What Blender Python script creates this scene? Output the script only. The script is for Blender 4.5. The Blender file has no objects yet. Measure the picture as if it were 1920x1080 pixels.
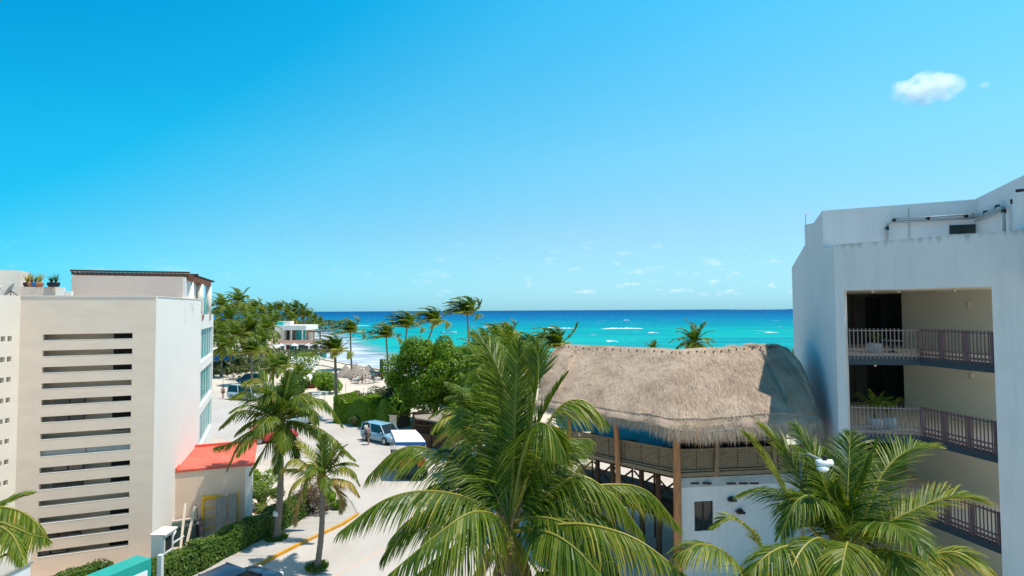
import bpy, bmesh, math, random
import numpy as np
from mathutils import Vector, Matrix
from mathutils.geometry import tessellate_polygon
R = math.radians
V = Vector
sc = bpy.context.scene
COL = sc.collection
# ---------------------------------------------------------------- camera
F, CX, CY, CAMH = 1067.0, 960.0, 540.0, 11.5
PITCH, ROLL = R(2.25), R(-0.32)
cam_d = bpy.data.cameras.new('camera'); cam = bpy.data.objects.new('camera', cam_d); COL.objects.link(cam)
cam_d.sensor_width = 36.0; cam_d.lens = 36.0 * F / 1920.0; cam_d.clip_start = 0.2; cam_d.clip_end = 60000
CAM_ROT = Matrix.Rotation(R(90) + PITCH, 3, 'X') @ Matrix.Rotation(ROLL, 3, 'Z')
cam.location = (0, 0, CAMH); cam.rotation_euler = CAM_ROT.to_euler()
sc.camera = cam
# ---------------------------------------------------------------- world, sun, exposure
SUN_EL, SUN_H = R(69.5), V((0.998, -0.05)).normalized()
w = bpy.data.worlds.new('World'); sc.world = w; w.use_nodes = True
nt = w.node_tree; nt.nodes.clear()
def wn(t, **k):
    n = nt.nodes.new(t)
    for a, b in k.items(): setattr(n, a, b)
    return n
sky = wn('ShaderNodeTexSky', sky_type='NISHITA', sun_disc=False, sun_elevation=SUN_EL,
         sun_rotation=math.atan2(SUN_H.x, SUN_H.y), altitude=0, air_density=1.25, dust_density=0.2, ozone_density=2.6)
tint = wn('ShaderNodeMix', data_type='RGBA', blend_type='MULTIPLY'); tint.inputs[0].default_value = 1
nt.links.new(sky.outputs[0], tint.inputs[6])
# thin fair-weather clouds low over the sea, fixed in the sky by direction
tc = wn('ShaderNodeTexCoord'); mp = wn('ShaderNodeMapping'); mp.inputs['Scale'].default_value = (25, 25, 66)
mp.inputs['Location'].default_value = (3.7, 1.1, 0.4)
ns = wn('ShaderNodeTexNoise'); ns.inputs['Scale'].default_value = 1.0; ns.inputs['Detail'].default_value = 5; ns.inputs['Roughness'].default_value = 0.6
cr = wn('ShaderNodeValToRGB'); cr.color_ramp.elements[0].position = 0.575; cr.color_ramp.elements[1].position = 0.68
sep = wn('ShaderNodeSeparateXYZ'); zr = wn('ShaderNodeValToRGB')
e = zr.color_ramp.elements; e[0].position = 0.012; e[0].color = (0, 0, 0, 1); e[1].position = 0.035; e[1].color = (1, 1, 1, 1)
e2 = zr.color_ramp.elements.new(0.075); e2.color = (.55, .55, .55, 1); e3 = zr.color_ramp.elements.new(0.14); e3.color = (0, 0, 0, 1)
mu = wn('ShaderNodeMath', operation='MULTIPLY'); mu2 = wn('ShaderNodeMath', operation='MULTIPLY'); mu2.inputs[1].default_value = 0.55
cm = wn('ShaderNodeMix', data_type='RGBA'); cm.inputs[7].default_value = (8.2, 9.2, 9.8, 1)
bg = wn('ShaderNodeBackground'); bg.inputs[1].default_value = 0.107
out = wn('ShaderNodeOutputWorld')
L = nt.links.new
tz_ = wn('ShaderNodeValToRGB'); q_ = tz_.color_ramp.elements; q_[0].position = 0.0; q_[0].color = (.33, .97, 1.92, 1); q_[1].position = 1.0; q_[1].color = (.40, 1.8, 1.8, 1)
for p_, c_ in ((.06, (.48, 1.06, 1.54, 1)), (.13, (.62, 1.14, 1.38, 1)), (.26, (.62, 1.5, 1.55, 1)), (.47, (.42, 1.78, 1.80, 1))): k_ = q_.new(p_); k_.color = c_
sx_ = wn('ShaderNodeMath', operation='MULTIPLY'); sx_.inputs[1].default_value = -0.6      # deeper blue away from the sun's side
sz_ = wn('ShaderNodeMath', operation='MULTIPLY_ADD'); sz_.inputs[1].default_value = 0.8
ts_ = wn('ShaderNodeValToRGB'); q_ = ts_.color_ramp.elements; q_[0].position = 0.0; q_[0].color = (1.28, 1.03, .97, 1); q_[1].position = 0.72; q_[1].color = (.01, .68, .86, 1)
for p_, c_ in ((.14, (1.12, 1.02, .98, 1)), (.35, (.72, .98, .99, 1)), (.52, (.09, .85, .95, 1))): k_ = q_.new(p_); k_.color = c_
tm_ = wn('ShaderNodeMix', data_type='RGBA', blend_type='MULTIPLY'); tm_.inputs[0].default_value = 1
L(tc.outputs['Generated'], sep.inputs[0]); L(sep.outputs[2], tz_.inputs[0]); L(sep.outputs[0], sx_.inputs[0]); L(sep.outputs[2], sz_.inputs[0]); L(sx_.outputs[0], sz_.inputs[2])
L(sz_.outputs[0], ts_.inputs[0]); L(tz_.outputs[0], tm_.inputs[6]); L(ts_.outputs[0], tm_.inputs[7])
dt_ = wn('ShaderNodeVectorMath', operation='DOT_PRODUCT'); dt_.inputs[1].default_value = (SUN_H.x * math.cos(SUN_EL), SUN_H.y * math.cos(SUN_EL), math.sin(SUN_EL)); L(tc.outputs['Generated'], dt_.inputs[0])
dr_ = wn('ShaderNodeMapRange'); dr_.inputs[1].default_value = .58; dr_.inputs[2].default_value = .88; L(dt_.outputs['Value'], dr_.inputs[0])      # paler round the sun
dm_ = wn('ShaderNodeMix', data_type='RGBA'); dm_.inputs[7].default_value = (1.05, 1.45, 1.35, 1); L(dr_.outputs[0], dm_.inputs[0]); L(tm_.outputs[2], dm_.inputs[6]); L(dm_.outputs[2], tint.inputs[7])
L(tc.outputs['Generated'], mp.inputs[0]); L(mp.outputs[0], ns.inputs[0]); L(ns.outputs[0], cr.inputs[0])
L(sep.outputs[2], zr.inputs[0])
xr_ = wn('ShaderNodeMapRange'); xr_.inputs[1].default_value = -.25; xr_.inputs[2].default_value = .15; xr_.inputs[3].default_value = .25; L(sep.outputs[0], xr_.inputs[0])
xm_ = wn('ShaderNodeMath', operation='MULTIPLY'); L(cr.outputs[0], xm_.inputs[0]); L(xr_.outputs[0], xm_.inputs[1]); L(xm_.outputs[0], mu.inputs[0]); L(zr.outputs[0], mu.inputs[1]); L(mu.outputs[0], mu2.inputs[0])
L(mu2.outputs[0], cm.inputs[0]); L(tint.outputs[2], cm.inputs[6]); L(cm.outputs[2], bg.inputs[0]); L(bg.outputs[0], out.inputs[0])
sd = bpy.data.lights.new('sun', 'SUN'); sd.energy = 5.0; sd.angle = R(0.53); sd.color = (1.0, 0.915, 0.79)
sun = bpy.data.objects.new('sun', sd); COL.objects.link(sun)
sdir = V((SUN_H.x * math.cos(SUN_EL), SUN_H.y * math.cos(SUN_EL), math.sin(SUN_EL)))
sun.rotation_euler = sdir.to_track_quat('Z', 'Y').to_euler(); sun.location = (40, 0, 60)
vs = sc.view_settings; vs.view_transform = 'Standard'; vs.look = 'None'; vs.exposure = 0.12; vs.gamma = 1.0; vs.use_curve_mapping = False
sc.render.engine = 'CYCLES'
cy = sc.cycles
cy.max_bounces = 8; cy.diffuse_bounces = 4; cy.glossy_bounces = 3; cy.transmission_bounces = 6; cy.transparent_max_bounces = 12; cy.volume_bounces = 12
cy.use_denoising = True; cy.caustics_reflective = False; cy.caustics_refractive = False
# ---------------------------------------------------------------- pixel of the 1920x1080 photograph -> point
def ray(px, py):
    return (CAM_ROT @ V(((px - CX) / F, -(py - CY) / F, -1.0)))
def P(px, py, y):                       # the point seen at that pixel at world depth y
    d = ray(px, py); return V((0, 0, CAMH)) + d * (y / d.y)
def G(px, py, z=0.0):                   # the point seen at that pixel at height z
    d = ray(px, py); return V((0, 0, CAMH)) + d * ((z - CAMH) / d.z)
def rnd(a, b): return random.uniform(a, b)
# ---------------------------------------------------------------- mesh builder
class MB:
    def __init__(s): s.v = []; s.f = []; s.m = []; s.a = []; s.tint = 0.5
    def vert(s, p, t=None): s.v.append((p[0], p[1], p[2])); s.a.append(s.tint if t is None else t); return len(s.v) - 1
    def face(s, idx, m=0): s.f.append(tuple(idx)); s.m.append(m)
    def poly(s, pts, m=0): s.face([s.vert(p) for p in pts], m)
    def box(s, c, size, m=0, rot=None, taper=1.0):
        hx, hy, hz = size[0] / 2, size[1] / 2, size[2] / 2
        b = len(s.v); c = V(c)
        for dz in (-1, 1):
            k = taper if dz > 0 else 1.0
            for dx, dy in ((-1, -1), (1, -1), (1, 1), (-1, 1)):
                p = V((dx * hx * k, dy * hy * k, dz * hz))
                if rot is not None: p = rot @ p
                s.vert(c + p)
        for q in ((3, 2, 1, 0), (4, 5, 6, 7), (0, 1, 5, 4), (1, 2, 6, 5), (2, 3, 7, 6), (3, 0, 4, 7)):
            s.face([b + i for i in q], m)
    def bar(s, a, b, wd, ht, m=0, up=V((0, 0, 1))):  # box from a to b
        a, b = V(a), V(b); d = b - a; L_ = d.length; d.normalize()
        x = d.cross(up)
        if x.length < 1e-4: x = V((1, 0, 0))
        x.normalize(); z = x.cross(d)
        rot = Matrix((x, d, z)).transposed()
        s.box((a + b) / 2, (wd, L_, ht), m, rot)
    def prism(s, poly, z0, z1, m=0, cap=True, mt=None):
        n = len(poly); b = len(s.v)
        for p in poly: s.vert((p[0], p[1], z0))
        for p in poly: s.vert((p[0], p[1], z1))
        for i in range(n): s.face((b + i, b + (i + 1) % n, b + n + (i + 1) % n, b + n + i), m)
        if cap:
            s.face([b + n + i for i in range(n)], m if mt is None else mt); s.face([b + n - 1 - i for i in range(n)], m)
    def tube(s, pts, rad, n=6, m=0, cap=True):
        pts = [V(p) for p in pts]
        if not hasattr(rad, '__len__'): rad = [rad] * len(pts)
        rings = []; ref = V((0.31, 0.17, 0.93))
        for i, p in enumerate(pts):
            t = (pts[min(i + 1, len(pts) - 1)] - pts[max(i - 1, 0)]).normalized()
            x = t.cross(ref)
            if x.length < 0.05: x = t.cross(V((1, 0, 0)))
            x.normalize(); y = t.cross(x)
            rings.append([s.vert(p + (x * math.cos(k * 2 * math.pi / n) + y * math.sin(k * 2 * math.pi / n)) * rad[i]) for k in range(n)])
        for a, b in zip(rings, rings[1:]):
            for k in range(n): s.face((a[k], a[(k + 1) % n], b[(k + 1) % n], b[k]), m)
        if cap: s.face(rings[0][::-1], m); s.face(rings[-1], m)
    def loft(s, rings, m=0, closed=True, cap=True, mf=None):
        ids = [[s.vert(p) for p in r] for r in rings]; n = len(ids[0])
        for i, (a, b) in enumerate(zip(ids, ids[1:])):
            for k in range(n if closed else n - 1):
                s.face((a[k], a[(k + 1) % n], b[(k + 1) % n], b[k]), m if mf is None else mf(i, k))
        if cap: s.face(ids[0][::-1], m); s.face(ids[-1], m)
    def lathe(s, prof, c, n=12, m=0):
        rings = [[V((c[0] + r * math.cos(k * 2 * math.pi / n), c[1] + r * math.sin(k * 2 * math.pi / n), c[2] + z)) for k in range(n)] for r, z in prof]
        s.loft(rings, m)
    def build(s, name, mats, parent=None, off=(0, 0, 0), smooth=False, loc=None):
        me = bpy.data.meshes.new(name)
        o3 = V(off)
        vv = [(p[0] - o3.x, p[1] - o3.y, p[2] - o3.z) for p in s.v] if o3.length else s.v
        me.from_pydata(vv, [], s.f)
        if not isinstance(mats, (list, tuple)): mats = [mats]
        for q in mats: me.materials.append(q)
        if len(mats) > 1: me.polygons.foreach_set('material_index', s.m)
        if smooth: me.polygons.foreach_set('use_smooth', [True] * len(s.f))
        at = me.attributes.new('tint', 'FLOAT', 'POINT'); at.data.foreach_set('value', s.a)
        me.update()
        o = bpy.data.objects.new(name, me); COL.objects.link(o)
        if parent is not None: o.parent = parent
        if loc is not None: o.location = loc
        return o
def tag(o, label=None, cat=None, group=None, kind=None):
    if label: o['label'] = label
    if cat: o['category'] = cat
    if group: o['group'] = group
    if kind: o['kind'] = kind
    return o
def thing(name, label, cat, loc=(0, 0, 0), rz=0.0, group=None):
    o = bpy.data.objects.new(name, None); COL.objects.link(o); o.empty_display_size = 0.3
    o.location = loc; o.rotation_euler = (0, 0, rz); tag(o, label, cat, group); o['_o'] = 1
    del o['_o']; return o
def inst(src, parent=None, loc=(0, 0, 0), rz=0.0, scale=None):
    c = src.copy(); COL.objects.link(c); c.parent = parent; c.location = loc
    if rz: c.rotation_euler = (0, 0, rz)
    if scale: c.scale = scale
    return c
def copy_tree(o, parent=None):
    c = o.copy(); COL.objects.link(c)
    if parent is not None: c.parent = parent
    for ch in list(o.children): copy_tree(ch, c)
    return c
def pwall(mb, O, U, inward, uc, vc, holes, depth, m=0, mr=0):
    """wall in the plane O + u*U + v*Z with real openings (cells of the uc x vc grid) and reveals of that depth"""
    O, U, N = V(O), V(U).normalized(), V(inward).normalized() * depth; Z = V((0, 0, 1))
    nu, nv = len(uc) - 1, len(vc) - 1
    g = {}
    def pt(i, j, d):
        if (i, j, d) not in g: g[(i, j, d)] = mb.vert(O + U * uc[i] + Z * vc[j] + (N if d else V()))
        return g[(i, j, d)]
    flip = U.cross(Z).dot(V(inward)) > 0
    def q(ids, mm): mb.face(ids[::-1] if flip else ids, mm)
    for i in range(nu):
        for j in range(nv):
            if (i, j) not in holes:
                q([pt(i, j, 0), pt(i + 1, j, 0), pt(i + 1, j + 1, 0), pt(i, j + 1, 0)], m)
                q([pt(i, j + 1, 1), pt(i + 1, j + 1, 1), pt(i + 1, j, 1), pt(i, j, 1)], mr)
                for (di, dj, a, b) in ((-1, 0, (i, j + 1), (i, j)), (1, 0, (i + 1, j), (i + 1, j + 1)), (0, -1, (i, j), (i + 1, j)), (0, 1, (i + 1, j + 1), (i, j + 1))):
                    ii, jj = i + di, j + dj
                    if (ii, jj) in holes or ii < 0 or jj < 0 or ii >= nu or jj >= nv:
                        q([pt(*a, 0), pt(*a, 1), pt(*b, 1), pt(*b, 0)], mr)
# ---------------------------------------------------------------- materials
def material(name): 
    m = bpy.data.materials.new(name); m.use_nodes = True; t = m.node_tree; t.nodes.clear()
    return m, t
def M(name, col, rough=0.7, var=0.12, scale=3.0, bump=0.0, bscale=40.0, spec=0.3, metal=0.0, stain=None, stretch=(1, 1, 1), coords='Object', trans=0.0, spots=None):
    """principled material: base colour broken up by two noises, optional bump, optional weather streaks"""
    m, t = material(name); N = t.nodes.new; K = t.links.new
    o = N('ShaderNodeOutputMaterial'); b = N('ShaderNodeBsdfPrincipled')
    b.inputs['Roughness'].default_value = rough; b.inputs['Metallic'].default_value = metal; b.inputs['Specular IOR Level'].default_value = spec
    c = N('ShaderNodeTexCoord'); mp_ = N('ShaderNodeMapping'); mp_.inputs['Scale'].default_value = stretch
    K(c.outputs[coords], mp_.inputs[0])
    n1 = N('ShaderNodeTexNoise'); n1.inputs['Scale'].default_value = scale; n1.inputs['Detail'].default_value = 6; n1.inputs['Roughness'].default_value = 0.62
    K(mp_.outputs[0], n1.inputs[0])
    mx = N('ShaderNodeMix'); mx.data_type = 'RGBA'
    mx.inputs[6].default_value = (*[x * (1 - var) for x in col], 1); mx.inputs[7].default_value = (*[min(1, x * (1 + var)) for x in col], 1)
    rp = N('ShaderNodeMapRange'); rp.inputs[1].default_value = 0.3; rp.inputs[2].default_value = 0.7
    K(n1.outputs[0], rp.inputs[0]); K(rp.outputs[0], mx.inputs[0])
    last = mx.outputs[2]
    if stain:
        sc_, amt, scol = stain
        mp2 = N('ShaderNodeMapping'); mp2.inputs['Scale'].default_value = (sc_[0], sc_[1], sc_[2]); K(c.outputs[coords], mp2.inputs[0])
        n2 = N('ShaderNodeTexNoise'); n2.inputs['Scale'].default_value = 1; n2.inputs['Detail'].default_value = 7; n2.inputs['Roughness'].default_value = 0.68
        K(mp2.outputs[0], n2.inputs[0])
        r2 = N('ShaderNodeMapRange'); r2.inputs[1].default_value = 0.5; r2.inputs[2].default_value = 0.78; r2.inputs[4].default_value = amt
        K(n2.outputs[0], r2.inputs[0])
        m2 = N('ShaderNodeMix'); m2.data_type = 'RGBA'; m2.inputs[7].default_value = (*scol, 1)
        K(r2.outputs[0], m2.inputs[0]); K(last, m2.inputs[6]); last = m2.outputs[2]
    K(last, b.inputs['Base Color'])
    if bump:
        n3 = N('ShaderNodeTexNoise'); n3.inputs['Scale'].default_value = bscale; n3.inputs['Detail'].default_value = 5
        K(mp_.outputs[0], n3.inputs[0])
        bp = N('ShaderNodeBump'); bp.inputs['Strength'].default_value = bump; bp.inputs['Distance'].default_value = 0.03
        K(n3.outputs[0], bp.inputs['Height']); K(bp.outputs[0], b.inputs['Normal'])
    K(b.outputs[0], o.inputs[0])
    return m
def leafmat(name, stops, trans=0.4, rough=0.42, spec=0.4, rv=0.12):
    """leaf material: colour from the mesh's own 'tint' attribute plus a per-object shift, light passes through"""
    m, t = material(name); N = t.nodes.new; K = t.links.new
    o = N('ShaderNodeOutputMaterial'); b = N('ShaderNodeBsdfPrincipled'); b.inputs['Roughness'].default_value = rough; b.inputs['Specular IOR Level'].default_value = spec
    a = N('ShaderNodeAttribute'); a.attribute_name = 'tint'; oi = N('ShaderNodeObjectInfo')
    ma = N('ShaderNodeMath'); ma.operation = 'MULTIPLY_ADD'; ma.inputs[1].default_value = rv
    K(oi.outputs['Random'], ma.inputs[0]); K(a.outputs['Fac'], ma.inputs[2])
    r = N('ShaderNodeValToRGB'); el = r.color_ramp.elements
    el[0].position, el[0].color = stops[0][0], (*stops[0][1], 1); el[1].position, el[1].color = stops[-1][0], (*stops[-1][1], 1)
    for p, c in stops[1:-1]: k = el.new(p); k.color = (*c, 1)
    K(ma.outputs[0], r.inputs[0]); K(r.outputs[0], b.inputs['Base Color'])
    tr = N('ShaderNodeBsdfTranslucent'); hs = N('ShaderNodeHueSaturation'); hs.inputs['Value'].default_value = 1.5; hs.inputs['Saturation'].default_value = 1.1
    K(r.outputs[0], hs.inputs['Color']); K(hs.outputs[0], tr.inputs[0])
    mx = N('ShaderNodeMixShader'); mx.inputs[0].default_value = trans; K(b.outputs[0], mx.inputs[1]); K(tr.outputs[0], mx.inputs[2]); K(mx.outputs[0], o.inputs[0])
    return m
PALM_STOPS = [(0.0, (.016, .050, .006)), (.35, (.046, .104, .006)), (.6, (.142, .200, .014)), (.8, (.31, .29, .045)), (.92, (.46, .33, .05)), (1.0, (.34, .23, .11))]
m_leaf = leafmat('palm_leaf', PALM_STOPS, .30, .45, .3, .14)
m_rachis = leafmat('palm_rib', [(0, (.10, .14, .02)), (.5, (.22, .22, .035)), (.8, (.42, .33, .05)), (1, (.3, .2, .1))], .1, .45, .4, .1)
m_tree = leafmat('tree_leaf', [(0, (.045, .105, .005)), (.5, (.135, .245, .010)), (1, (.25, .36, .018))], .42, .4, .4, .0)
m_hedge = leafmat('hedge_leaf', [(0, (.022, .06, .009)), (.5, (.060, .135, .015)), (.85, (.15, .23, .03)), (1, (.28, .23, .06))], .35, .45, .35, .0)
m_olive = leafmat('olive_leaf', [(0, (.03, .05, .012)), (.5, (.075, .10, .025)), (1, (.17, .17, .06))], .3, .5, .3, .0)
m_flower = M('white_petal', (.8, .8, .75), .6, .05)
m_twig = M('twig', (.055, .045, .03), .9, .3, 8)
m_trunk = M('palm_trunk', (.23, .19, .15), .9, .25, 2.0, .7, 9, .1, stretch=(3, 3, 9), stain=((2, 2, 14), .6, (.10, .085, .07)))
m_bark = M('bark', (.12, .095, .07), .9, .3, 5, .6, 20, .1)
m_white = M('white_wall', (.70, .69, .675), .85, .035, .6, .12, 25, .15, stain=((1.6, 1.6, .22), .26, (.42, .42, .40)))
m_white_r = M('white_wall_weathered', (.67, .66, .645), .85, .04, .5, .15, 18, .15, stain=((2.2, 2.2, .25), .40, (.42, .43, .42)))
m_bright = M('white_plaster_bright', (.83, .79, .74), .85, .03, .5, .1, 25, .15)
m_beige = M('beige_plaster', (.81, .645, .52), .9, .06, .7, .16, 7, .1, stretch=(1, 1, 3), stain=((.5, .5, 2.2), .25, (.70, .64, .56)))
m_wing = M('cream_plaster', (.76, .68, .59), .9, .04, .8, .2, 14, .1)
def top_dirt(m, z0, z1, col=(.10, .11, .11), amt=.45):
    # rain-washed grime running down from a parapet's own top edge
    t = m.node_tree; N = t.nodes.new; K = t.links.new; b = [n for n in t.nodes if n.type == 'BSDF_PRINCIPLED'][0]; src = b.inputs['Base Color'].links[0].from_socket
    c = N('ShaderNodeTexCoord'); s = N('ShaderNodeSeparateXYZ'); K(c.outputs['Object'], s.inputs[0])
    mp_ = N('ShaderNodeMapping'); mp_.inputs['Scale'].default_value = (5, 5, .5); K(c.outputs['Object'], mp_.inputs[0])
    n = N('ShaderNodeTexNoise'); n.inputs['Scale'].default_value = 1; n.inputs['Detail'].default_value = 6; K(mp_.outputs[0], n.inputs[0])
    r = N('ShaderNodeMapRange'); r.inputs[1].default_value = z0; r.inputs[2].default_value = z1; r.inputs[4].default_value = .55; K(s.outputs[2], r.inputs[0])
    a = N('ShaderNodeMath'); a.operation = 'ADD'; K(r.outputs[0], a.inputs[0]); K(n.outputs[0], a.inputs[1])
    q = N('ShaderNodeMapRange'); q.inputs[1].default_value = .86; q.inputs[2].default_value = 1.15; q.inputs[4].default_value = amt; K(a.outputs[0], q.inputs[0])
    x = N('ShaderNodeMix'); x.data_type = 'RGBA'; x.inputs[7].default_value = (*col, 1); K(q.outputs[0], x.inputs[0]); K(src, x.inputs[6]); K(x.outputs[2], b.inputs['Base Color'])
    return m
m_pink = M('pinkish_plaster', (.67, .535, .46), .9, .04, .6, .3, 9, .1)
m_annex = M('peach_plaster', (.85, .63, .48), .9, .05, .8, .3, 12, .1)
m_redroof = M('red_roof_paint', (.68, .125, .085), .7, .12, 1.2, .1, 30, .3, stain=((1.2, 1.2, 1.2), .3, (.75, .35, .30)))
m_sill_sunlit = M('sunlit_sill', (.80, .74, .66), .85, .06, 3)  # paler than the wall: sun on the slot lips put into the colour
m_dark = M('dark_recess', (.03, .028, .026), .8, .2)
m_brown = M('brown_inner_wall', (.74, .60, .46), .9, .1, 1)
m_navy = M('dark_blue_grey_paint', (.035, .06, .075), .6, .1)
m_gallery = M('gallery_cream', (.92, .81, .67), .9, .04, .5, .1, 20, .1)
m_rail_shaded = M('shaded_rail_paint', (.15, .085, .088), .5, .1, 6)  # same rail paint, shade of the right section put into a darker colour
m_rail = M('rail_paint', (.27, .205, .20), .5, .1, 6)
m_ground = M('sandy_ground', (.50, .44, .375), .95, .12, .35, .5, 6, .1, coords='Object', stain=((.12, .12, .12), .5, (.56, .50, .43)))
m_road = M('pale_concrete', (.47, .435, .40), .9, .09, .22, .3, 12, .15, stain=((.5, .12, .3), .55, (.35, .32, .285)))
m_pave = M('pavement_concrete', (.42, .395, .365), .9, .12, .9, .35, 15, .15, stain=((.9, .9, .9), .4, (.36, .34, .32)))
m_kerb = M('yellow_kerb_paint', (.62, .31, .035), .85, .2, 2.5, .3, 20, .15, stain=((3, 3, 3), .8, (.46, .38, .29)))
m_sand = M('beach_sand', (.58, .51, .42), .95, .07, .08, .3, 2.5, .1)
m_wet = M('wet_sand', (.40, .38, .37), .45, .12, .08, .2, 1.0, .4)
m_weed = M('seaweed', (.085, .07, .05), .95, .3, .6, .6, 6, .1)
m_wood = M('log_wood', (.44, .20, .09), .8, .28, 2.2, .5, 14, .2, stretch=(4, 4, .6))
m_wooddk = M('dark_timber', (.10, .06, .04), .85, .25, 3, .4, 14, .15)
m_rafter = M('split_bamboo', (.26, .19, .12), .8, .25, 4, .4, 30, .2, stretch=(1, 1, 5))
m_tarp = leafmat('blue_tarpaulin', [(0, (.02, .32, .62)), (.5, (.03, .42, .74)), (1, (.05, .5, .8))], .4, .5, .3, .0)
m_glass = M('dark_glass', (.012, .02, .022), .08, .2, 1, spec=.6)
m_teal = M('teal_glass', (.004, .30, .31), .22, .35, .8, spec=.25, stretch=(1, 1, .4))
m_frame = M('white_frame', (.68, .70, .69), .5, .05)
m_terrace = M('terracotta_band', (.86, .46, .33), .8, .15)
m_pipe = M('grey_pipe', (.32, .35, .35), .45, .12, 5, spec=.5)
m_steel = M('galvanised_steel', (.42, .44, .45), .4, .1, 4, metal=.6)
m_black = M('black_plastic', (.02, .02, .022), .5, .1)
m_tyre = M('tyre_rubber', (.02, .02, .02), .85, .1)
m_yellow = M('yellow_steel_paint', (.75, .42, .02), .5, .12, 6)
m_board = M('weathered_board', (.30, .265, .235), .9, .22, 3, .4, 12, stretch=(4, 4, .7))
m_skip = M('dark_green_sheet', (.025, .055, .05), .6, .2, 1.5)
m_pole = M('pale_timber', (.60, .51, .40), .8, .12, 3, stretch=(4, 4, .5))
m_sign = M('teal_sign_paint', (.005, .33, .29), .4, .06, 3, spec=.5)
m_signw = M('white_sign_face', (.80, .83, .85), .4, .03, 2, spec=.5)
m_pot = M('white_pot', (.62, .61, .60), .6, .08, 4)
m_tile = M('terracotta_pot', (.42, .16, .07), .8, .2, 5)
m_canvas = M('white_canvas', (.84, .85, .87), .7, .03, 1)
m_blue = M('blue_paint', (.03, .16, .42), .45, .1, 2)
m_orange = M('orange_vest', (.42, .09, .025), .75, .2, 5)
m_red = M('red_vest', (.36, .035, .035), .75, .2, 5)
m_green = M('green_paint', (.02, .16, .09), .5, .15, 2)
m_skin = M('skin', (.40, .23, .15), .6, .1)
m_hair = M('dark_hair', (.03, .02, .015), .7, .1)
m_redwall = M('red_brown_wall', (.33, .07, .045), .8, .15, 1)
m_turq = M('turquoise_paint', (.04, .48, .44), .6, .06)
m_boat = M('boat_hull', (.78, .79, .80), .35, .04, 1, spec=.5)
m_shade = M('grey_thatch_small', (.30, .255, .21), .95, .3, 3, .8, 9, .05, stretch=(2, 2, .5))
# ================================================================ the setting
random.seed(11)
COAST = [(-9000, 7000), (-2200, 2300), (-620, 980), (-205, 470), (-114, 300), (-72, 198), (-57, 157), (-40, 133), (-24, 113), (0, 94), (40, 80), (150, 66), (400, 50), (9000, -300)]
def offset_line(pts, d):
    res = []
    for i, p in enumerate(pts):
        a = V(pts[max(i - 1, 0)]); b = V(pts[min(i + 1, len(pts) - 1)]); t = (b - a).normalized()
        res.append(V(p) + V((-t.y, t.x)) * d)      # left of travel = seaward (+y side)
    return res
def densify(pts, step, lim=400):
    res = []
    for a, b in zip(pts, pts[1:]):
        a, b = V(a), V(b); n = max(1, int((b - a).length / step)) if max(abs(a.x), abs(b.x)) < lim else 1
        res += [a.lerp(b, k / n) for k in range(n)]
    return res + [V(pts[-1])]
shore = densify(COAST, 4)
SEA_Z = -0.35
# sandy ground: one sheet to the horizon on the land side
inl = offset_line(shore, -9)
mb = MB()
poly = [(p.x, p.y, 0.0) for p in inl] + [(9000, -9000, 0), (-12000, -9000, 0)]
ids = [mb.vert(p) for p in poly]
for tri in tessellate_polygon([[V(p) for p in poly]]): mb.face([ids[k] for k in tri][::-1])
g = mb.build('ground', m_ground); tag(g, kind='structure')
if g.data.polygons[0].normal.z < 0: g.data.flip_normals()
# beach: dry sand sloping into the water, wet at the foot
mb = MB(); rows = []
for d, z in ((-9.0, 0.004), (-5, -0.05), (0, -0.28), (2, -0.40), (14, -1.2), (60, -3)):
    ln = offset_line(shore, d); rows.append([mb.vert((p.x + rnd(-.4, .4) * (d > -9 and d < 14), p.y + rnd(-.8, .8) * (d > -9 and d < 14), z)) for p in ln])
for a, b in zip(rows, rows[1:]):
    for k in range(len(a) - 1): mb.face((a[k], a[k + 1], b[k + 1], b[k]), 0 if a is rows[0] or a is rows[1] else 1)
tag(mb.build('beach', [m_sand, m_wet]), kind='structure')
# wide dry beach sheet behind it
mb = MB(); a = offset_line(shore, -8.99); b = offset_line(shore, -34)
sub = [(p, q) for p, q in zip(a, b) if -250 < p.x < 150]
r0 = [mb.vert((p.x, p.y, 0.008)) for p, q in sub]; r1 = [mb.vert((q.x + rnd(-1, 1), q.y + rnd(-1.5, 1.5), 0.008)) for p, q in sub]
for k in range(len(r0) - 1): mb.face((r1[k], r1[k + 1], r0[k + 1], r0[k]))
tag(mb.build('sand', m_sand), kind='structure')
# the sea
m_sea, t = material('sea_water'); N = t.nodes.new; K = t.links.new
o = N('ShaderNodeOutputMaterial'); geo = N('ShaderNodeNewGeometry'); sp = N('ShaderNodeSeparateXYZ'); K(geo.outputs['Position'], sp.inputs[0])
nz = N('ShaderNodeTexNoise'); nz.inputs['Scale'].default_value = 1; nz.inputs['Detail'].default_value = 5; nz.inputs['Roughness'].default_value = .6
mpx = N('ShaderNodeMapping'); mpx.inputs['Scale'].default_value = (.006, .02, 1); K(geo.outputs['Position'], mpx.inputs[0]); K(mpx.outputs[0], nz.inputs[0])
lg = N('ShaderNodeMath'); lg.operation = 'LOGARITHM'; lg.inputs[1].default_value = 10; K(sp.outputs[1], lg.inputs[0])
ad = N('ShaderNodeMath'); ad.operation = 'MULTIPLY_ADD'; ad.inputs[1].default_value = .26; K(nz.outputs[0], ad.inputs[0]); K(lg.outputs[0], ad.inputs[2])
mr = N('ShaderNodeMapRange'); mr.inputs[1].default_value = 2.1; mr.inputs[2].default_value = 4.1; K(ad.outputs[0], mr.inputs[0])
rmp = N('ShaderNodeValToRGB'); el = rmp.color_ramp.elements
SEA = [(.0, (.13, .42, .38)), (.12, (.012, .355, .335)), (.30, (.002, .30, .315)), (.355, (.002, .235, .31)), (.45, (.001, .150, .30)), (.62, (.001, .088, .245)), (.85, (.001, .060, .195)), (1, (.002, .08, .20))]
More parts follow.
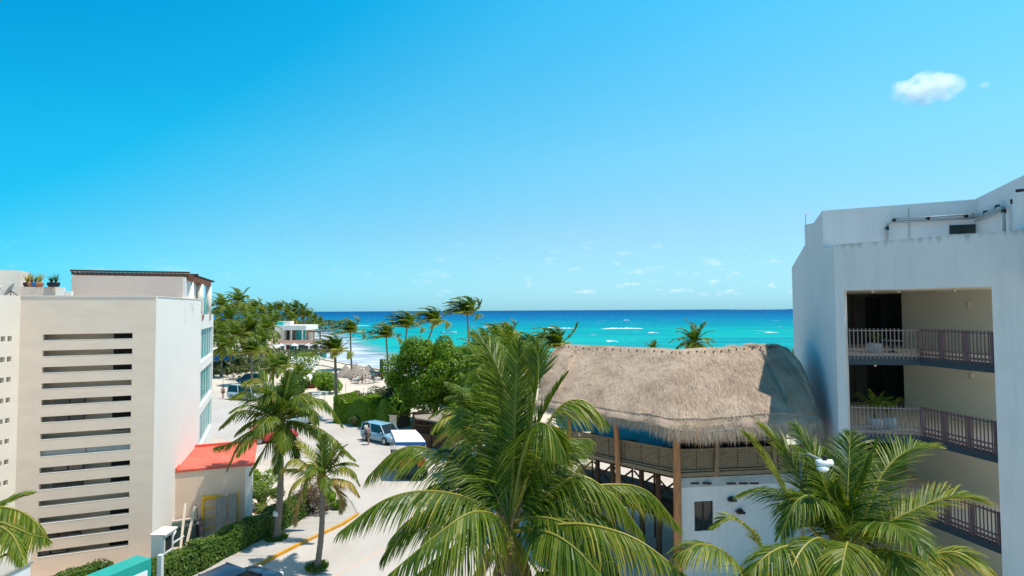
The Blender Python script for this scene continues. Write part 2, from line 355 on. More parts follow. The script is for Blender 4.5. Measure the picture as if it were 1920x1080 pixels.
el[0].position, el[0].color = SEA[0][0], (*SEA[0][1], 1); el[1].position, el[1].color = 1, (*SEA[-1][1], 1)
for p, c in SEA[1:-1]: k = el.new(p); k.color = (*c, 1)
K(mr.outputs[0], rmp.inputs[0])
# darker weed patches and cells on the sea bed
nw = N('ShaderNodeTexNoise'); nw.inputs['Scale'].default_value = 1; nw.inputs['Detail'].default_value = 6
mpw = N('ShaderNodeMapping'); mpw.inputs['Scale'].default_value = (.012, .05, 1); K(geo.outputs['Position'], mpw.inputs[0]); K(mpw.outputs[0], nw.inputs[0])
rw = N('ShaderNodeMapRange'); rw.inputs[1].default_value = .45; rw.inputs[2].default_value = .75; rw.inputs[4].default_value = .85; K(nw.outputs[0], rw.inputs[0])
md = N('ShaderNodeMix'); md.data_type = 'RGBA'; md.inputs[7].default_value = (.004, .17, .27, 1); K(rw.outputs[0], md.inputs[0]); K(rmp.outputs[0], md.inputs[6])
# whitecaps: thin broken streaks of foam
nf = N('ShaderNodeTexNoise'); nf.inputs['Scale'].default_value = 1; nf.inputs['Detail'].default_value = 4; nf.inputs['Roughness'].default_value = .55
mpf = N('ShaderNodeMapping'); mpf.inputs['Scale'].default_value = (.085, .13, 1); K(geo.outputs['Position'], mpf.inputs[0]); K(mpf.outputs[0], nf.inputs[0])
rf = N('ShaderNodeMapRange'); rf.inputs[1].default_value = .675; rf.inputs[2].default_value = .73; rf.inputs[4].default_value = .55; K(nf.outputs[0], rf.inputs[0])
mf = N('ShaderNodeMix'); mf.data_type = 'RGBA'; mf.inputs[7].default_value = (.8, .83, .83, 1); K(rf.outputs[0], mf.inputs[0]); K(md.outputs[2], mf.inputs[6])
df = N('ShaderNodeBsdfDiffuse'); K(mf.outputs[2], df.inputs[0])
gl = N('ShaderNodeBsdfGlossy'); gl.inputs['Roughness'].default_value = .28
nb = N('ShaderNodeTexNoise'); nb.inputs['Scale'].default_value = 1; nb.inputs['Detail'].default_value = 6
mpb = N('ShaderNodeMapping'); mpb.inputs['Scale'].default_value = (.25, .6, 1); K(geo.outputs['Position'], mpb.inputs[0]); K(mpb.outputs[0], nb.inputs[0])
bp = N('ShaderNodeBump'); bp.inputs['Strength'].default_value = .7; bp.inputs['Distance'].default_value = .5; K(nb.outputs[0], bp.inputs['Height'])
K(bp.outputs[0], gl.inputs['Normal']); K(bp.outputs[0], df.inputs['Normal'])
ms = N('ShaderNodeMixShader'); ms.inputs[0].default_value = .032; K(df.outputs[0], ms.inputs[1]); K(gl.outputs[0], ms.inputs[2]); K(ms.outputs[0], o.inputs[0])
mb = MB(); base = offset_line(shore, -1.5)
far = [(30000, 40000), (-30000, 40000)]
poly = [(p.x, p.y, SEA_Z) for p in base] + [(30000, -300, SEA_Z), (30000, 40000, SEA_Z), (-30000, 40000, SEA_Z), (-30000, 7000, SEA_Z)]
ids = [mb.vert(p) for p in poly]
for tri in tessellate_polygon([[V(p) for p in poly]]): mb.face([ids[k] for k in tri])
o_ = mb.build('sea', m_sea); tag(o_, kind='structure')
if o_.data.polygons[0].normal.z < 0: o_.data.flip_normals()
# milky surf with weed washing on the sand
m_surf, t = material('surf_foam'); N = t.nodes.new; K = t.links.new
o = N('ShaderNodeOutputMaterial'); at = N('ShaderNodeAttribute'); at.attribute_name = 'tint'; geo = N('ShaderNodeNewGeometry')
nz = N('ShaderNodeTexNoise'); nz.inputs['Scale'].default_value = 1; nz.inputs['Detail'].default_value = 7
mpx = N('ShaderNodeMapping'); mpx.inputs['Scale'].default_value = (.09, .16, 1); K(geo.outputs['Position'], mpx.inputs[0]); K(mpx.outputs[0], nz.inputs[0])
rc = N('ShaderNodeValToRGB'); rc.color_ramp.elements[0].position = .38; rc.color_ramp.elements[0].color = (.30, .33, .38, 1); rc.color_ramp.elements[1].position = .66; rc.color_ramp.elements[1].color = (.66, .69, .72, 1)
K(nz.outputs[0], rc.inputs[0])
df = N('ShaderNodeBsdfPrincipled'); df.inputs['Roughness'].default_value = .4; K(rc.outputs[0], df.inputs['Base Color'])
tp = N('ShaderNodeBsdfTransparent'); ma = N('ShaderNodeMath'); ma.operation = 'MULTIPLY_ADD'; ma.inputs[1].default_value = .9; K(nz.outputs[0], ma.inputs[0]); K(at.outputs['Fac'], ma.inputs[2])
rr = N('ShaderNodeMapRange'); rr.inputs[1].default_value = .55; rr.inputs[2].default_value = 1.05; K(ma.outputs[0], rr.inputs[0])
mx = N('ShaderNodeMixShader'); K(rr.outputs[0], mx.inputs[0]); K(tp.outputs[0], mx.inputs[1]); K(df.outputs[0], mx.inputs[2]); K(mx.outputs[0], o.inputs[0])
mb = MB(); prev = None
for d, tv in ((-.9, 1.2), (3, 1.1), (8, .95), (13, .7), (19, .35), (26, .0)):
    ln = [p for p in offset_line(shore, d) if -260 < p.x < 160]
    row = []
    for p in ln: row.append(mb.vert((p.x, p.y, SEA_Z + .012), tv))
    if prev:
        n = min(len(prev), len(row))
        for k in range(n - 1): mb.face((prev[k], prev[k + 1], row[k + 1], row[k]))
    prev = row
tag(mb.build('surf', m_surf), kind='structure')
# lines of seaweed left on the sand
for off_, wd, nm in ((-1.6, .9, 0), (-7.5, .7, 1)):
    mb = MB(); prev = None
    ln = [p for p in densify([tuple(q) for q in offset_line(shore, off_)], 1.2) if -130 < p.x < 60]
    for i, p in enumerate(ln):
        ww = wd * rnd(.3, 1.3); j = rnd(-.5, .5); z = (-.20 if nm == 0 else -.012)
        r_ = [mb.vert((p.x, p.y + j - ww, z)), mb.vert((p.x, p.y + j, z + .12)), mb.vert((p.x, p.y + j + ww, z - .03))]
        if prev: 
            for k in range(2): mb.face((prev[k], prev[k + 1], r_[k + 1], r_[k]))
        prev = r_
    tag(mb.build('seaweed', m_weed), kind='stuff')
# waves breaking on the reef
m_foam = M('wave_foam', (.66, .70, .72), .8, .06, .5, .5, 2)
def wave(name, x0, x1, y, h, label):
    mb = MB(); n = 26; prev = None
    for i in range(n + 1):
        u = i / n; env = math.sin(math.pi * u) ** .5 * rnd(.25, 1.15)
        x = x0 + (x1 - x0) * u; yy = y + rnd(-1.2, 1.2) + 6 * math.sin(u * 3)
        r_ = [mb.vert((x, yy - 3.2 * env - .6, SEA_Z + .01)), mb.vert((x, yy - 1.6 * env, SEA_Z + h * .7 * env + .02)), mb.vert((x, yy, SEA_Z + h * env + .02)), mb.vert((x, yy + 5, SEA_Z - .02))]
        if prev:
            for k in range(3): mb.face((prev[k], r_[k], r_[k + 1], prev[k + 1]))
        prev = r_
    return tag(mb.build(name, m_foam), label, 'wave', 'waves breaking on the reef')
def wpx(a, b, py, h, label):
    p, q = G(a, py, SEA_Z), G(b, py, SEA_Z); wave('breaking_wave', p.x, q.x, (p.y + q.y) / 2, h * .42, label)
wpx(1126, 1208, 616.5, 1.5, 'longest white breaking wave, out beyond the thatched roof ridge')
wpx(1218, 1236, 624.5, .9, 'short white breaker right of the longest wave')
wpx(1040, 1080, 616, 1.0, 'thin white breaker left of the longest wave above the roof')
wpx(1025, 1042, 614.5, .8, 'small foam streak above the palm behind the roof edge')
wpx(905, 955, 613, 1.3, 'foaming breaker right of the tallest beach palm')
wpx(700, 745, 612.5, 1.2, 'white breaker between the two boats and the beach palms')
wpx(640, 690, 611, .9, 'faint breaker behind the anchored boat')
wpx(1140, 1160, 641, .6, 'small whitecap just above the thatched ridge')
wpx(1442, 1462, 624, .9, 'white breaker close to the right building edge')
wpx(1170, 1182, 600.5, 1.0, 'lone whitecap far out on the deep blue water')
# road sheet and pavement
mb = MB()
road = [G(470, 1075), G(560, 1018), G(640, 977), G(668, 950), G(640, 905), G(560, 850), G(400, 790)]
road = [V((-15.5, 16)), V((-13.5, 22.0)), V((-11.75, 25.5)), V((-10.4, 28.6)), V((-9.1, 31.1)), V((-8.7, 32.6)), V((-9.6, 34.6)), V((-13, 38.5)), V((-24, 50)), V((-60, 84)),
        V((-57, 92)), V((-27, 67)), V((-18.5, 62)), V((-14.5, 57.5)), V((-6.5, 50)), V((-2, 40)), V((2, 30)), V((4, 20)), V((2, 8)), V((-17, 8))]
ids = [mb.vert((p.x, p.y, .004)) for p in road]
for tri in tessellate_polygon([[V((p.x, p.y, 0)) for p in road]]): mb.face([ids[k] for k in tri])
o_ = mb.build('road', m_road); tag(o_, kind='structure')
if o_.data.polygons[0].normal.z < 0: o_.data.flip_normals()
mb = MB()
def line_on(p, q, wd):
    p, q = V(p), V(q); d = (q - p).normalized(); n = V((-d.y, d.x)) * wd / 2
    mb.poly([(p.x - n.x, p.y - n.y, .008), (q.x - n.x, q.y - n.y, .008), (q.x + n.x, q.y + n.y, .008), (p.x + n.x, p.y + n.y, .008)])
line_on((-8.2, 24.5), (-3.2, 33.2), .10); line_on((-3.2, 33.25), (-5.5, 47), .08)
tag(mb.build('road_marking', M('faded_orange_line', (.60, .43, .33), .9, .15, 2)), kind='structure')
kerbl = [V((-15.5, 16)), V((-13.5, 22.0)), V((-11.75, 25.5)), V((-10.4, 28.6)), V((-9.1, 31.1)), V((-8.7, 32.6)), V((-9.6, 34.6)), V((-13, 38.5))]
hedgel = [V((-17.2, 16)), V((-15.2, 22.0)), V((-13.7, 25.5)), V((-12.7, 28.6)), V((-11.7, 31.1)), V((-11.4, 32.6)), V((-12.2, 34.0)), V((-14.0, 36.5))]
pav = bpy.data.objects.new('pavement', None); COL.objects.link(pav); tag(pav, kind='structure')
for i in range(len(kerbl) - 1):
    n = max(1, int((kerbl[i + 1] - kerbl[i]).length / 1.5))
    for k in range(n):
        a, b = kerbl[i].lerp(kerbl[i + 1], k / n), kerbl[i].lerp(kerbl[i + 1], (k + 1) / n - .008)
        c, d = hedgel[i].lerp(hedgel[i + 1], (k + 1) / n - .008), hedgel[i].lerp(hedgel[i + 1], k / n)
        a = a + (d - a).normalized() * .16; b = b + (c - b).normalized() * .16
        mb = MB(); h = .13 + rnd(-.004, .004)
        mb.prism([a, b, c, d], -.05, h); mb.build('paving_slab', m_pave, pav)
mb = MB()
for i in range(len(kerbl) - 1):
    a, b = kerbl[i], kerbl[i + 1]; t_ = (b - a).normalized(); n_ = V((-t_.y, t_.x))
    n = max(1, int((b - a).length / 1.2))
    for k in range(n):
        p, q = a.lerp(b, k / n), a.lerp(b, (k + 1) / n - .006); 
        kb = MB(); kb.prism([p, q, q + n_ * .125, p + n_ * .125], -.05, .145)
        kb.build('kerb_stone', m_kerb if (i < 5 and p.y > 20) else m_pave, pav)
# thin low island on the horizon at the right
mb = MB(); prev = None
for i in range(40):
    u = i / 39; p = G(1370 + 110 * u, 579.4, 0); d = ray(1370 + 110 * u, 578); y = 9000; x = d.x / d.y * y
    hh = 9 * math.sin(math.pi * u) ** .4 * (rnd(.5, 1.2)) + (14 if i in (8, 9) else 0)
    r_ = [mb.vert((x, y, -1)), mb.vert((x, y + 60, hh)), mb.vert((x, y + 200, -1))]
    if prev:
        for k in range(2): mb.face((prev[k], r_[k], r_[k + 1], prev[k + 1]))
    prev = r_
tag(mb.build('distant_island', M('far_shore_hazed', (.22, .26, .24), .9, .1)), kind='structure')  # pale tone puts distance haze into the island's colour
# ================================================================ left apartment building
random.seed(5)
A, B, C, D = V((-21.2, 24.55, 0)), V((-16.5, 26.4, 0)), V((-18.15, 33.2, 0)), V((-21.6, 41.2, 0))
TOP = 12.22
lb = thing('apartment_building', 'cream apartment building with a stack of long horizontal slots and a bright white side', 'building', (A + C) / 2)
LO = lb.location
U = (B - A).normalized(); LAB = (B - A).length; INW = V((-U.y, U.x, 0))
if INW.y < 0: INW = -INW
def s_on(px):          # distance along A->B seen at that pixel column
    d = ray(px, 560); k = d.x / d.y
    return (k * A.y - A.x) / (U.x - k * U.y)
s0, s1 = s_on(82), s_on(250)
zs = [P(250, y, (A + U * s1).y).z for y in (629.5, 658.5, 688, 717, 746.5, 777, 807.5, 838, 868, 897.5, 927.5, 958, 988, 1018)]
vc = [0.0]
for z in reversed(zs): vc += [z - .125, z + .125]
vc += [TOP]
holes = {(1, 2 * k + 1) for k in range(14)}
mb = MB(); pwall(mb, A, U, INW, [0, s0, s1, LAB], vc, holes, .22, 0, 1)
mb.build('slotted_wall', [m_beige, m_beige], lb, LO)
for z in zs:
    sm_ = MB(); a_ = A + U * (s0 - .03) + INW * .112 + V((0, 0, z - .131)); b_ = A + U * (s1 + .03) + INW * .112 + V((0, 0, z - .131)); sm_.bar(a_, b_, .236, .016); sm_.build('sunlit_lip_strip', m_sill_sunlit, lb, LO)
# stairwell behind the slots: inner wall, a darker landing opening at its right end, flights of stairs
mb = MB(); q0 = A + U * (s0 - .6) + INW * .7; q1 = A + U * (s1 + .4) + INW * .7
mb.poly([q0, q1, q1 + V((0, 0, TOP - .4)), q0 + V((0, 0, TOP - .4))])
for s_ in (s0 - .6, s1 + .4):
    a_ = A + U * s_ + INW * .23; b_ = A + U * s_ + INW * .7
    mb.poly([a_, b_, b_ + V((0, 0, TOP - .4)), a_ + V((0, 0, TOP - .4))])
mb.build('stairwell_wall', m_brown, lb, LO)
for k in range(4):
    z = 2.6 * k + .9
    mb = MB(); c_ = A + U * (s1 - .45) + INW * .66
    mb.bar(c_ - U * .42 + V((0, 0, z + 1.0)), c_ + U * .42 + V((0, 0, z + 1.0)), .05, 2.0); mb.build('landing_door', m_dark, lb, LO)
for j, (ka, sa, sb) in enumerate(((4, .13, .29), (4, .30, .46), (5, .13, .29), (5, .30, .46), (8, .13, .29), (8, .30, .46), (9, .13, .29), (9, .30, .46), (12, .02, .2), (12, .22, .45), (13, .0, .12), (13, .14, .3), (7, .0, .48), (7, .49, 1.0))):
    mb = MB(); p0 = A + U * (s0 + (s1 - s0) * sa) + INW * .19; p1 = A + U * (s0 + (s1 - s0) * sb) + INW * .19
    mb.bar(p0 + V((0, 0, zs[ka])), p1 + V((0, 0, zs[ka])), .012, .24); mb.build('slot_pane', m_glass if ka != 7 else m_pipe, lb, LO)
    if ka != 7:
        mb = MB(); mb.bar(p1 + V((0, 0, zs[ka] - .12)) - INW * .02, p1 + V((0, 0, zs[ka] + .12)) - INW * .02, .04, .04); mb.build('slot_mullion', m_black, lb, LO)
# bright side wall B-C with parapet coping
U2 = (C - B).normalized(); IN2 = V((-U2.y, U2.x, 0)); IN2 = IN2 if IN2.x < 0 else -IN2
mb = MB(); pwall(mb, B, U2, IN2, [0, (C - B).length], [0, TOP], set(), .22); mb.build('side_wall', m_bright, lb, LO)
# bay wall C-D with three tall teal windows
U3 = (D - C).normalized(); IN3 = V((-U3.y, U3.x, 0)); IN3 = IN3 if IN3.x < 0 else -IN3
L3 = (D - C).length
def zat(px, py, p): return P(px, py, p.y).z
w0 = .35; w1 = L3 - .5
zt = [zat(377, y, C + U3 * w0) for y in (618, 698, 780)]; zb = [zat(377, y, C + U3 * w0) for y in (680, 764, 842)]
LOWTOP = zat(390, 590, C + U3 * 1.2)
vc = [0, zb[2], zt[2], zb[1], zt[1], zb[0], zt[0], LOWTOP]
mb = MB(); pwall(mb, C + U3 * .001, U3, IN3, [0, w0, w1, L3], vc, {(1, 1), (1, 3), (1, 5)}, .22); mb.build('bay_wall', m_bright, lb, LO)
for k in range(3):
    win = MB(); p0 = C + U3 * w0 + IN3 * .14; p1 = C + U3 * w1 + IN3 * .14
    for z in (zb[k] + .03, zt[k] - .03): win.bar(p0 + V((0, 0, z)), p1 + V((0, 0, z)), .05, .05)
    for i in range(6):
        p_ = p0.lerp(p1, (i + .004) / 5.008); win.bar(p_ + V((0, 0, zb[k])), p_ + V((0, 0, zt[k])), .03, .05)
    wo = win.build('window', m_frame, lb, LO)
    for i in range(5):
        pn = MB(); a_ = p0.lerp(p1, (i + .03) / 5) + IN3 * rnd(-.01, .01); b_ = p0.lerp(p1, (i + .97) / 5) + IN3 * rnd(-.01, .01)
        pn.bar(a_ + V((0, 0, (zb[k] + zt[k]) / 2)), b_ + V((0, 0, (zb[k] + zt[k]) / 2)), .012, zt[k] - zb[k] - .06); pn.build('pane', m_teal, wo, LO)
# hidden far sides, roof slab, parapets
E_, F_ = V((-33, 46, 0)), V((-36, 30, 0))
mb = MB()
for a_, b_ in ((D, E_), (E_, F_), (F_, V((-30, 12, 0)))): mb.poly([a_, b_, b_ + V((0, 0, LOWTOP)), a_ + V((0, 0, LOWTOP))])
mb.build('rear_wall', m_wing, lb, LO)
mb = MB(); mb.prism([A + INW * .23 + U * .1, B + INW * .23 - U * .25, C + IN3 * .3, D + IN3 * .3, E_, F_], 10.7, 10.95); mb.build('roof_slab', m_wing, lb, LO)
mb = MB()
mb.bar(A + INW * .11 + V((0, 0, TOP + .02)), B + INW * .11 + V((0, 0, TOP + .02)), .27, .045); mb.bar(B + IN2 * .11 + U2 * .14 + V((0, 0, TOP + .018)), C + IN2 * .11 + V((0, 0, TOP + .018)), .27, .045)
mb.build('coping', m_wing, lb, LO)
mb = MB(); mb.bar(C + IN2 * .3 + U3 * .02 + V((0, 0, 11.4)), C + IN2 * .3 + IN2 * 3 + V((0, 0, 11.4)), .2, TOP - LOWTOP + .6); mb.bar(C + U3 * .15 + V((0, 0, LOWTOP + .5)), C + U3 * .3 + V((0, 0, LOWTOP + .5)), .25, 1.0); mb.build('parapet_end', m_bright, lb, LO)
for i in range(3):
    mb = MB(); a_ = C + U3 * (1.0 + i * 2.3) + IN3 * .1; b_ = C + U3 * (3.2 + i * 2.3) + IN3 * .1
    mb.bar(a_ + V((0, 0, LOWTOP + .55)), b_ + V((0, 0, LOWTOP + .55)), .015, 1.05); mb.build('glass_balustrade', m_teal, lb, LO)
# left wing with rows of small square holes
W0 = V((-21.2, 24.55, 0)); UW = V((-.045, -1, 0)).normalized(); INX = V((-1, .045, 0)).normalized()
cols = [s for k in range(6) for s in (.22 + k * .50, .42 + k * .50)]
def sW(px):
    d = ray(px, 640); k = d.x / d.y; return (k * W0.y - W0.x) / (UW.x - k * UW.y)
ca, cb = sW(18), sW(5.5); st = cb - ca
cols = []
for k in range(9): cols += [ca + st * k - .10, ca + st * k + .10]
zr_ = [zat(18, 634, W0) - .86 * k for k in range(13)]
vcw = [0.0]
for z in reversed(zr_): 
    if z > .3: vcw += [z - .11, z + .11]
vcw += [TOP + .03]
mb = MB(); nh = (len(vcw) - 2) // 2
pwall(mb, W0 + U * .001, UW, INX, [0] + cols + [cols[-1] + .6, 11], vcw, {(2 * i + 1, 2 * j + 1) for i in range(9) for j in range(nh)}, .3)
mb.build('perforated_wall', m_wing, lb, LO)
mb = MB(); a_ = W0 + INX * .9; b_ = a_ + UW * 11; mb.poly([a_, b_, b_ + V((0, 0, TOP - .3)), a_ + V((0, 0, TOP - .3))]); mb.build('void_back_wall', m_brown, lb, LO)
mb = MB(); mb.prism([W0 + INX * .28, W0 + UW * 11 + INX * .28, V((-30, 12, 0)), F_], TOP - .5, TOP - .3); mb.build('wing_roof_slab', m_wing, lb, LO)
# rooftop volumes
def slab_px(x0, x1, yt, yb_z, dep0, dep1, th, name, mat, cap=True):
    """rooftop wall standing between two sight lines at given depths, top edge at that row"""
    a_, b_ = P(x0, yt, dep0), P(x1, yt, dep1); z1 = (a_.z + b_.z) / 2
    a_.z = b_.z = 0; d = (b_ - a_).normalized(); n = V((-d.y, d.x, 0)); n = n if n.y > 0 else -n
    mb = MB(); mb.prism([a_, b_, b_ + n * th, a_ + n * th], yb_z, z1); o = mb.build(name, mat, lb, LO); return a_, b_, n, z1
pa, pb, pn_, pz = slab_px(134, 343, 517.5, 10.95, 28.5, 30.35, 4.2, 'penthouse', m_pink)
mb = MB(); e_ = U2
mb.prism([pb + U * .002, pb + U * .14, pb + U * .14 + pn_ * 4.2, pb + U * .002 + pn_ * 4.2], 10.95, pz - .02); mb.build('penthouse_lit_end', m_bright, lb, LO)  # sunlit end of the pink penthouse put into a brighter plaster colour
slab_px(-60, 38, 506, 11.7, 26.0, 26.9, 2.0, 'stair_head', m_wing)
slab_px(38.5, 104, 538, 10.95, 26.3, 26.9, .3, 'planter_wall', m_pink)
slab_px(104.2, 121, 539, 10.95, 26.92, 27.1, .3, 'planter_wall', m_bright)
slab_px(121.2, 133.6, 546, 10.95, 27.1, 27.2, .3, 'planter_wall', m_bright)
# pergola of dark joists on the penthouse and round cream posts running back
pg = thing('roof_pergola', 'dark timber pergola on round cream posts on the cream apartment roof', 'pergola', (pb.x, pb.y, pz))
for i in range(26):
    mb = MB(); p_ = pa.lerp(pb, i / 25.0) + V((0, 0, pz + .11)); mb.bar(p_ + pn_ * .06, p_ + pn_ * 4.3, .07, .14); mb.build('joist', m_wooddk, pg, pg.location)
mb = MB(); mb.bar(pa - U * .1 + pn_ * .15 + V((0, 0, pz + .24)), pb + U * .3 + pn_ * .15 + V((0, 0, pz + .24)), .1, .09); mb.bar(pa + pn_ * 2 - U * .1 + V((0, 0, pz + .24)), pb + pn_ * 2 + U * .5 + V((0, 0, pz + .24)), .1, .09); mb.build('batten', m_wooddk, pg, pg.location)
posts = [P(356.5, 528, 32.3), P(375, 533, 34.4), P(391, 537, 38.2)]
for p_ in posts:
    mb = MB(); mb.tube([(p_.x, p_.y, 10.95), (p_.x, p_.y, p_.z)], .19, 12); mb.build('post', m_wing, pg, pg.location, smooth=True)
mb = MB(); mb.bar(V((pb.x + .2, pb.y + .4, posts[0].z + .15)), posts[0] + V((0, 0, .15)), .3, .28)
for a_, b_ in zip(posts, posts[1:]): mb.bar(a_ + V((0, 0, .15)), b_ + V((0, 0, .15)), .3, .28)
mb.build('beam', M('brown_beam', (.20, .075, .045), .8, .2), pg, pg.location)
for i in range(12):
    p_ = posts[0].lerp(posts[2], i / 11) + V((0, 0, .33)); mb = MB(); mb.bar(p_ - U * 1.6, p_ + U * .35, .07, .1); mb.build('joist', m_wooddk, pg, pg.location)
# ================================================================ red-roofed annex
an0 = V((-17.3, 29.35, 0)); UA = V((.93, .368, 0)).normalized(); INA = V((-UA.y, UA.x, 0))
an1 = an0 + UA * 3.45
an = thing('annex', 'peach annex with a sloping red roof at the foot of the white side wall', 'annex', an0)
zf = zat(335, 882, an0); zbk = zf + .42
mb = MB(); pwall(mb, an0, UA, INA, [0, 3.42], [0, zf - .12], set(), .2); mb.build('wall', m_annex, an, an0)
mb = MB(); mb.bar(an1 + V((0, 0, zf / 2 - .08)) - UA * .12, an1 + V((0, 0, zf / 2 - .08)) + UA * .22, .30, zf - .16); mb.build('pilaster', m_bright, an, an0)
mb = MB(); dpt = INA * 3.3
c0, c1 = an0 - UA * .02 - INA * .05, an1 + UA * .3 - INA * .05
rr_ = [[c0 + V((0, 0, zf)), c1 + V((0, 0, zf)), c1 + V((0, 0, zf - .12)), c0 + V((0, 0, zf - .12))], [c0 + dpt + V((0, 0, zbk)), c1 + dpt + V((0, 0, zbk)), c1 + dpt + V((0, 0, zbk - .12)), c0 + dpt + V((0, 0, zbk - .12))]]
mb.loft(rr_); ro = mb.build('roof', m_redroof, an, an0)
mb = MB()
mb.bar(c0 + UA * .09 + V((0, 0, zf + .05)), c0 + dpt + UA * .09 + V((0, 0, zbk + .05)), .18, .1); mb.bar(c0 + dpt + V((0, 0, zbk + .06)) + UA * .2, c1 + dpt + V((0, 0, zbk + .06)), .18, .12)
mb.build('roof_kerb', m_redroof, an, an0)
mb = MB(); a_ = an1 + UA * .1 + INA * .2; mb.poly([a_, a_ + INA * 3, a_ + INA * 3 + V((0, 0, zbk - .2)), a_ + V((0, 0, zf - .16))]); mb.build('end_wall', m_bright, an, an0)
# ================================================================ right apartment building
P0 = V((13.0, 22.9, 0)); UR = V((.68, -.735, 0)).normalized(); INR = V((-UR.y, UR.x, 0)); INR = INR if INR.y > 0 else -INR
F2 = V((17.4, 35.3, 0)); UL = (F2 - P0).normalized(); LL = (F2 - P0).length
INL = V((-UL.y, UL.x, 0)); INL = INL if INL.x > 0 else -INL
rb = thing('gallery_building', 'tall white building at the right with open railed galleries on each floor', 'building', P0)
PT = P(1565, 459, P0.y).z
uo0, uo1 = .33, 4.86
FL = [9.6, 6.55, 3.5, .45]
mb = MB(); pwall(mb, P0, UR, INR, [0, uo0, uo1, 5.75, 9.2, 9.6], [0, .3, 12.22, PT], {(1, 1), (3, 1)}, .3); mb.build('front_wall', top_dirt(m_white_r.copy(), PT - .5, PT), rb, P0)  # second opening is unseen, added to let daylight into the galleries
# side wall with stepped, sloping outline, real thickness
def sL(px):
    d = ray(px, 480); k = d.x / d.y; return (k * P0.y - P0.x) / (UL.x - k * UL.y)
def zL(px, py): return P(px, py, (P0 + UL * sL(px)).y).z
sA, sB = sL(1544), sL(1510)
prof = [(0, 0), (0.0, PT), (.9, PT), (sA, PT + .13), (sA, zL(1544, 395)), (sL(1528), zL(1528, 419)), (sB, zL(1511, 421)), (sB, zL(1510, 459)), (LL, zL(1487, 500)), (LL, 0)]
prof[5] = (sL(1527), zL(1527, 418))
mb = MB(); n = len(prof)
f_ = [mb.vert(P0 + UL * s_ + V((0, 0, z_)) - INL * .002) for s_, z_ in prof]; b_ = [mb.vert(P0 + UL * s_ + V((0, 0, z_)) + INL * .3) for s_, z_ in prof]
mb.face(f_[::-1]); mb.face(b_)
for i in range(n): mb.face((f_[i], f_[(i + 1) % n], b_[(i + 1) % n], b_[i]))
mb.build('side_wall', m_white_r, rb, P0)
# penthouse set back behind the parapet
H0 = P0 + UL * sA; HZ = zL(1544, 395); H1 = P(1830, 371, 22.6); H1.z = 0; H2 = P(1960, 305, 17.2); H2.z = 0
def hang(a_, b_, z0, z1, name, mat, th=.25):
    d = (b_ - a_).normalized(); n_ = V((-d.y, d.x, 0)); n_ = n_ if n_.y > 0 else -n_
    mb = MB(); mb.prism([a_, b_, b_ + n_ * th, a_ + n_ * th], z0, z1); return mb.build(name, mat, rb, P0)
hang(H0 + V((.02, 0, 0)), H1, 12.4, HZ, 'penthouse_wall', m_white)
d2 = (H2 - H1).normalized()
mb = MB(); n2 = V((-d2.y, d2.x, 0)); n2 = n2 if n2.x > 0 else -n2
mb.prism([H1, H1 + d2 * 9, H1 + d2 * 9 + n2 * .25, H1 + n2 * .25], 12.4, HZ + .02); mb.build('penthouse_return_wall', m_white, rb, P0)
mb = MB(); mb.prism([H0 + INR * .3 + UL * .3, H1 + INR * .3, H1 + V((4, 6, 0)), P0 + UL * sB + INL * .31], HZ - .5, HZ - .3); mb.build('penthouse_roof', m_white, rb, P0)
mb = MB(); mb.prism([P0 + INR * .31 + INL * .31, P0 + UR * 9.5 + INR * .31, V((21.8, 18.8, 0)), V((23, 31.6, 0)), F2 + V((5, 0, 0)), F2 + INL * .31 - UL * .1], 12.3, 12.45); mb.build('roof_slab', m_white, rb, P0)  # unseen edge cut back so sun reaches the gallery end
mb = MB(); a_, b_ = F2, F2 + V((5, 0, 0)); mb.poly([a_, b_, b_ + V((0, 0, 14)), a_ + V((0, 0, 14))]); c_ = V((23, 31.7, 0)); mb.poly([b_, c_, c_ + V((0, 0, 14)), b_ + V((0, 0, 14))]); mb.build('rear_wall', m_white, rb, P0)
dh = (H1 - H0).normalized(); nh_ = V((dh.y, -dh.x, 0)); nh_ = nh_ if nh_.y < 0 else -nh_
def onH(px, py, off):      # a point just in front of the penthouse wall
    d = ray(px, py); Q = H0 + nh_ * off; k = d.x / d.y
    t_ = (k * Q.y - Q.x) / (dh.x - k * dh.y); y_ = Q.y + dh.y * t_; return V((0, 0, CAMH)) + d * (y_ / d.y)
a_, b_ = onH(1780, 431, .01), onH(1829, 429, .01)
mb = MB(); mb.bar(a_, b_, .05, .36); mb.build('window', m_glass, rb, P0)
# pipe run on clips over the roof
pp = thing('roof_pipe', 'bent grey pipe on black clips along the white roof wall', 'pipe', onH(1663, 440, .3))
pts = [onH(1663, 455, .18), onH(1663, 428, .18), onH(1665, 419, .18), onH(1672, 416.5, .18), onH(1740, 413, .18), onH(1828, 408, .18)]
def onH2(px, py, off=.18):
    d = ray(px, py); Q = H1 - n2 * off; k = d.x / d.y; t_ = (k * Q.y - Q.x) / (d2.x - k * d2.y); return V((0, 0, CAMH)) + d * ((Q.y + d2.y * t_) / d.y)
pts2 = [pts[-1], onH2(1846, 402), onH2(1874, 389), onH2(1881, 390), onH2(1882, 398), onH2(1883, 440)]
mb = MB(); mb.tube(pts, .055, 8); mb.tube([p_ + V((0, 0, .13)) for p_ in pts[3:]], .035, 8); mb.tube(pts2, .055, 8); mb.tube([p_ + V((0, 0, -.14)) for p_ in pts2[:3]], .03, 6)
mb.build('pipe', m_pipe, pp, pp.location, smooth=True)
for q_ in (onH(1663, 430, .18), onH(1676, 415, .18), onH(1740, 412, .18), onH(1811, 407.5, .18), onH2(1848, 400.5), onH2(1870, 390), onH2(1882, 398)):
    mb = MB(); mb.box(q_ + V((0, 0, .04)), (.09, .13, .14)); mb.build('clip', m_black, pp, pp.location)
